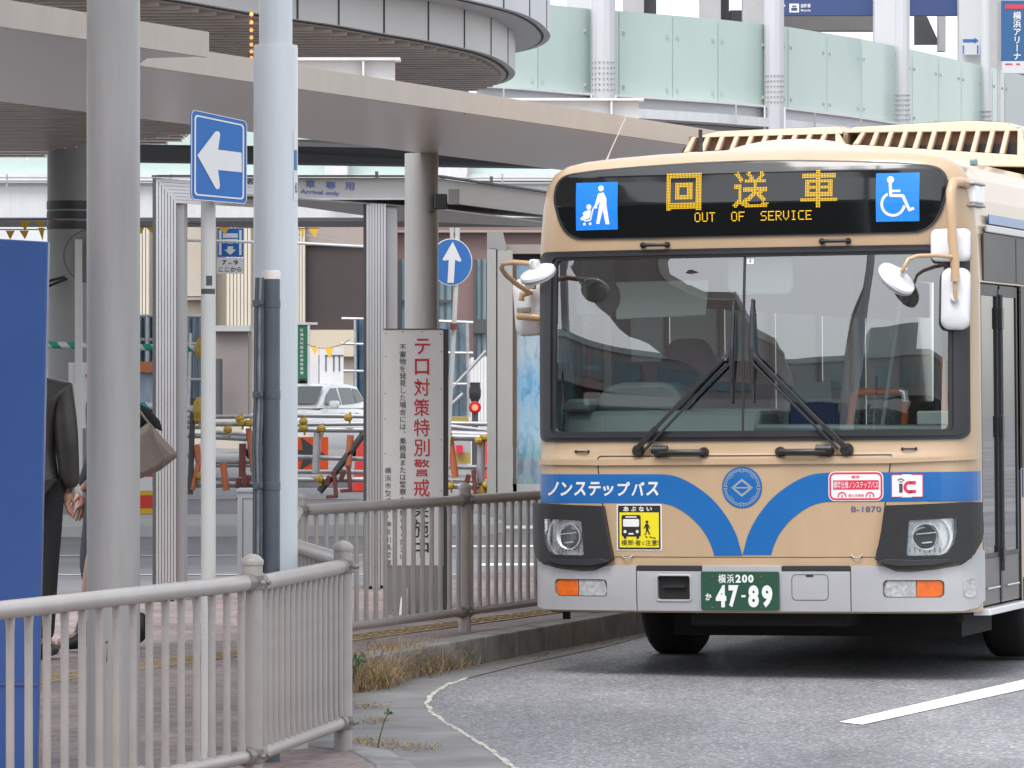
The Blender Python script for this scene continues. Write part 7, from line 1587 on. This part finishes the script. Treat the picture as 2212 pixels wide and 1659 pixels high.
# ------------------------------------------------------------------ dry grass, weeds
def grass(name, m, spots, n, h, lean=.5, w=.004, seed=2, label=None):
    rnd = random.Random(seed); mb = MB()
    for i in range(n):
        c, rx, ry, z0, hs = rnd.choices(spots)[0]; x = c[0] + rnd.gauss(0, rx * .5); y = c[1] + rnd.gauss(0, ry * .5)
        hh = h * hs * rnd.uniform(.35, 1.25); a = rnd.uniform(0, 6.283); l_ = lean * hh * rnd.uniform(.2, 1.3); dx, dy = math.cos(a) * l_, math.sin(a) * l_; sx, sy = -math.sin(a) * w, math.cos(a) * w
        p0 = Vector((x, y, z0 + hh * rnd.choice((0, 0, .1, .25)))); p1 = p0 + Vector((dx * .35 + rnd.gauss(0, .012), dy * .35 + rnd.gauss(0, .012), hh * rnd.uniform(.25, .6))); p2 = p0 + Vector((dx + rnd.gauss(0, .02), dy + rnd.gauss(0, .02), hh * rnd.uniform(.15, 1)))
        s_ = Vector((sx, sy, 0)); mb.add([p0 - s_, p0 + s_, p1 + s_ * .8, p1 - s_ * .8, p2], [(0, 1, 2, 3), (3, 2, 4)])
    o = mb.build(name, m, None, recalc=False); return tagset(o, label, None, None, 'stuff')
sp = []
for i in range(11):
    vx = 768 + i * 21; vy = 1480 - i * 4.2 + (10 if i < 3 else 0); p = VG(vx, vy, .0); sp.append(((p.x, p.y), .10, .35, .0, 1.25 - abs(i - 3) * .07))
grass('dry_grass', M_STRAW, sp, 9000, .16, 1.1, .0022, 2, 'dry straw coloured grass tufts growing along the kerb')
sp2 = [((VG(x, y).x, VG(x, y).y), .10, .22, .004, .45) for x, y in ((770, 1604), (800, 1608), (840, 1613), (900, 1618), (800, 1530), (812, 1560))]
grass('sparse_dry_grass', M_STRAW, sp2, 700, .05, 1.6, .002, 5, 'sparse dry grass litter at the pavement corner')
def weed(label, vx, vy, z, n, size, h, seed):
    p = VG(vx, vy, z); o = thing('weed', label, 'plant', tuple(p)); leaf_crown('leaves', o, (0, 0, h * .55), (size * 1.1, size, h * .5), n, M_LEAF, size * .34, seed)
    mb = MB()
    for i in range(4): a = i * 1.7; mb.tube([(0, 0, -.01), (math.cos(a) * size * .5, math.sin(a) * size * .5, h * .7)], .003, 5)
    mb.build('stems', M_LEAF, o)
weed('green leafy weed at the right end of the dry grass by the kerb', 985, 1438, 0, 60, .055, .13, 11); weed('green weed with broad leaves beside the railing corner post', 770, 1493, 0, 46, .06, .20, 12); weed('low green weed behind the short railing panel', 668, 1592, SW, 50, .07, .09, 13); weed('tiny green weed on the far pavement behind the left railing', 570, 1480, SW, 30, .05, .07, 14)
p = VG(813, 1622, .02); o = thing('weed_stalk', 'single thin green weed stalk with a tiny tuft near the pavement corner', 'plant', tuple(p)); mb = MB(); mb.tube([(0, 0, -.02), (.015, 0, .06), (.035, .01, .13), (.052, .01, .165)], [.0035, .003, .0025, .002], 6); mb.build('stem', M_LEAF, o); leaf_crown('leaves', o, (.05, .01, .165), (.02, .02, .012), 12, M_LEAF, .012, 15)
rnd = random.Random(31); mb = MB()
for i in range(150):
    t_ = rnd.random() ** 1.4; p = Vector(k1) + kd * (t_ * 5.5 - .3); q = p + Vector((.957, -.29, 0)) * (.03 + abs(rnd.gauss(0, .10))); s_ = rnd.uniform(.004, .014); a = rnd.uniform(0, 6.28)
    mb.add([q + Vector((math.cos(a + j * 1.9) * s_ * rnd.uniform(.6, 1.3), math.sin(a + j * 1.9) * s_ * rnd.uniform(.6, 1.3), .008 + rnd.uniform(0, .008))) for j in range(4)], [(0, 1, 2, 3)])
tagset(mb.build('leaf_litter', mat('litter_brown', (.20, .14, .10), .8, var=.6, vs=30), recalc=False), 'small brown leaf litter and grit in the gutter along the kerb', kind='stuff')
# rounded kerb stone lying at the pavement corner (lower edge of the view)
p = VG(1005, 1660, 0); 
# ------------------------------------------------------------------ station block behind the camera, mirrored in the windscreen
sb = thing('station_block', 'large pale grey station block across the square, mirrored in the bus windscreen', 'building', (-28, -30, 0))
_q = Matrix(((.845, .539, 0, -31), (-.539, .845, 0, -25.5), (0, 0, 1, 0), (0, 0, 0, 1)))   # x along the facade, +y toward the bus
def sbx(name, m, x0, x1, y0, y1, z0, z1, parent=None):
    mb = MB(); mb.box(x0, x1, y0, y1, z0, z1); mb.v = [_q @ v for v in mb.v]; return mb.build(name, m, parent or sb, world=True)
M_FAC = mat('facade_pinkish', (.34, .305, .30), .7, var=.05, vs=.4); M_FAC2 = mat('facade_pale', (.46, .50, .48), .5, var=.05)
sbx('wall', M_FAC, -70, 60, -6, 0, 6.2, 9.6); sbx('shop_recess', mat('recess_dark', (.03, .032, .034), .5), -70, 60, -6, -1.5, 0, 6.15)
for i in range(22):
    x = -66 + i * 5.7; sbx('window', M_TEAL, x, x + 3.2 + (i * 13 % 4) * .3, .02, .12, 7.0, 8.8)
sbx('parapet', M_FAC2, -70, 60, -6.2, .3, 9.61, 10.1)
sbx('stair_tower', M_FAC, -46, -36, -6.5, .5, 10.11, 15.5); sbx('plant_room', M_FAC2, 12, 26, -5, -1, 10.11, 12.6)
dk2 = thing('curved_deck', 'dark edged curved deck in front of the station block, mirrored in the windscreen', 'deck', (-24, -14, 4.4))
for i in range(16):
    a = R(-60 + i * 7.5); b_ = R(-60 + (i + 1) * 7.5); rad = 26
    mb = MB(); q = [(rad * math.sin(a), 12 - (1 - math.cos(a)) * rad * .55), (rad * math.sin(b_), 12 - (1 - math.cos(b_)) * rad * .55)]
    mb.prism([q[0], q[1], (q[1][0], q[1][1] - 5), (q[0][0], q[0][1] - 5)], 4.4, 5.3); mb.v = [_q @ v for v in mb.v]; mb.build('deck_segment', M_DECK, dk2, world=True)
    if i % 3 == 0: mb = MB(); mb.lathe((q[0][0], q[0][1] - 2, 0), [(.3, 0), (.3, 4.4)], 12); mb.v = [_q @ v for v in mb.v]; mb.build('deck_pier', M_GREYDK, dk2, world=True)
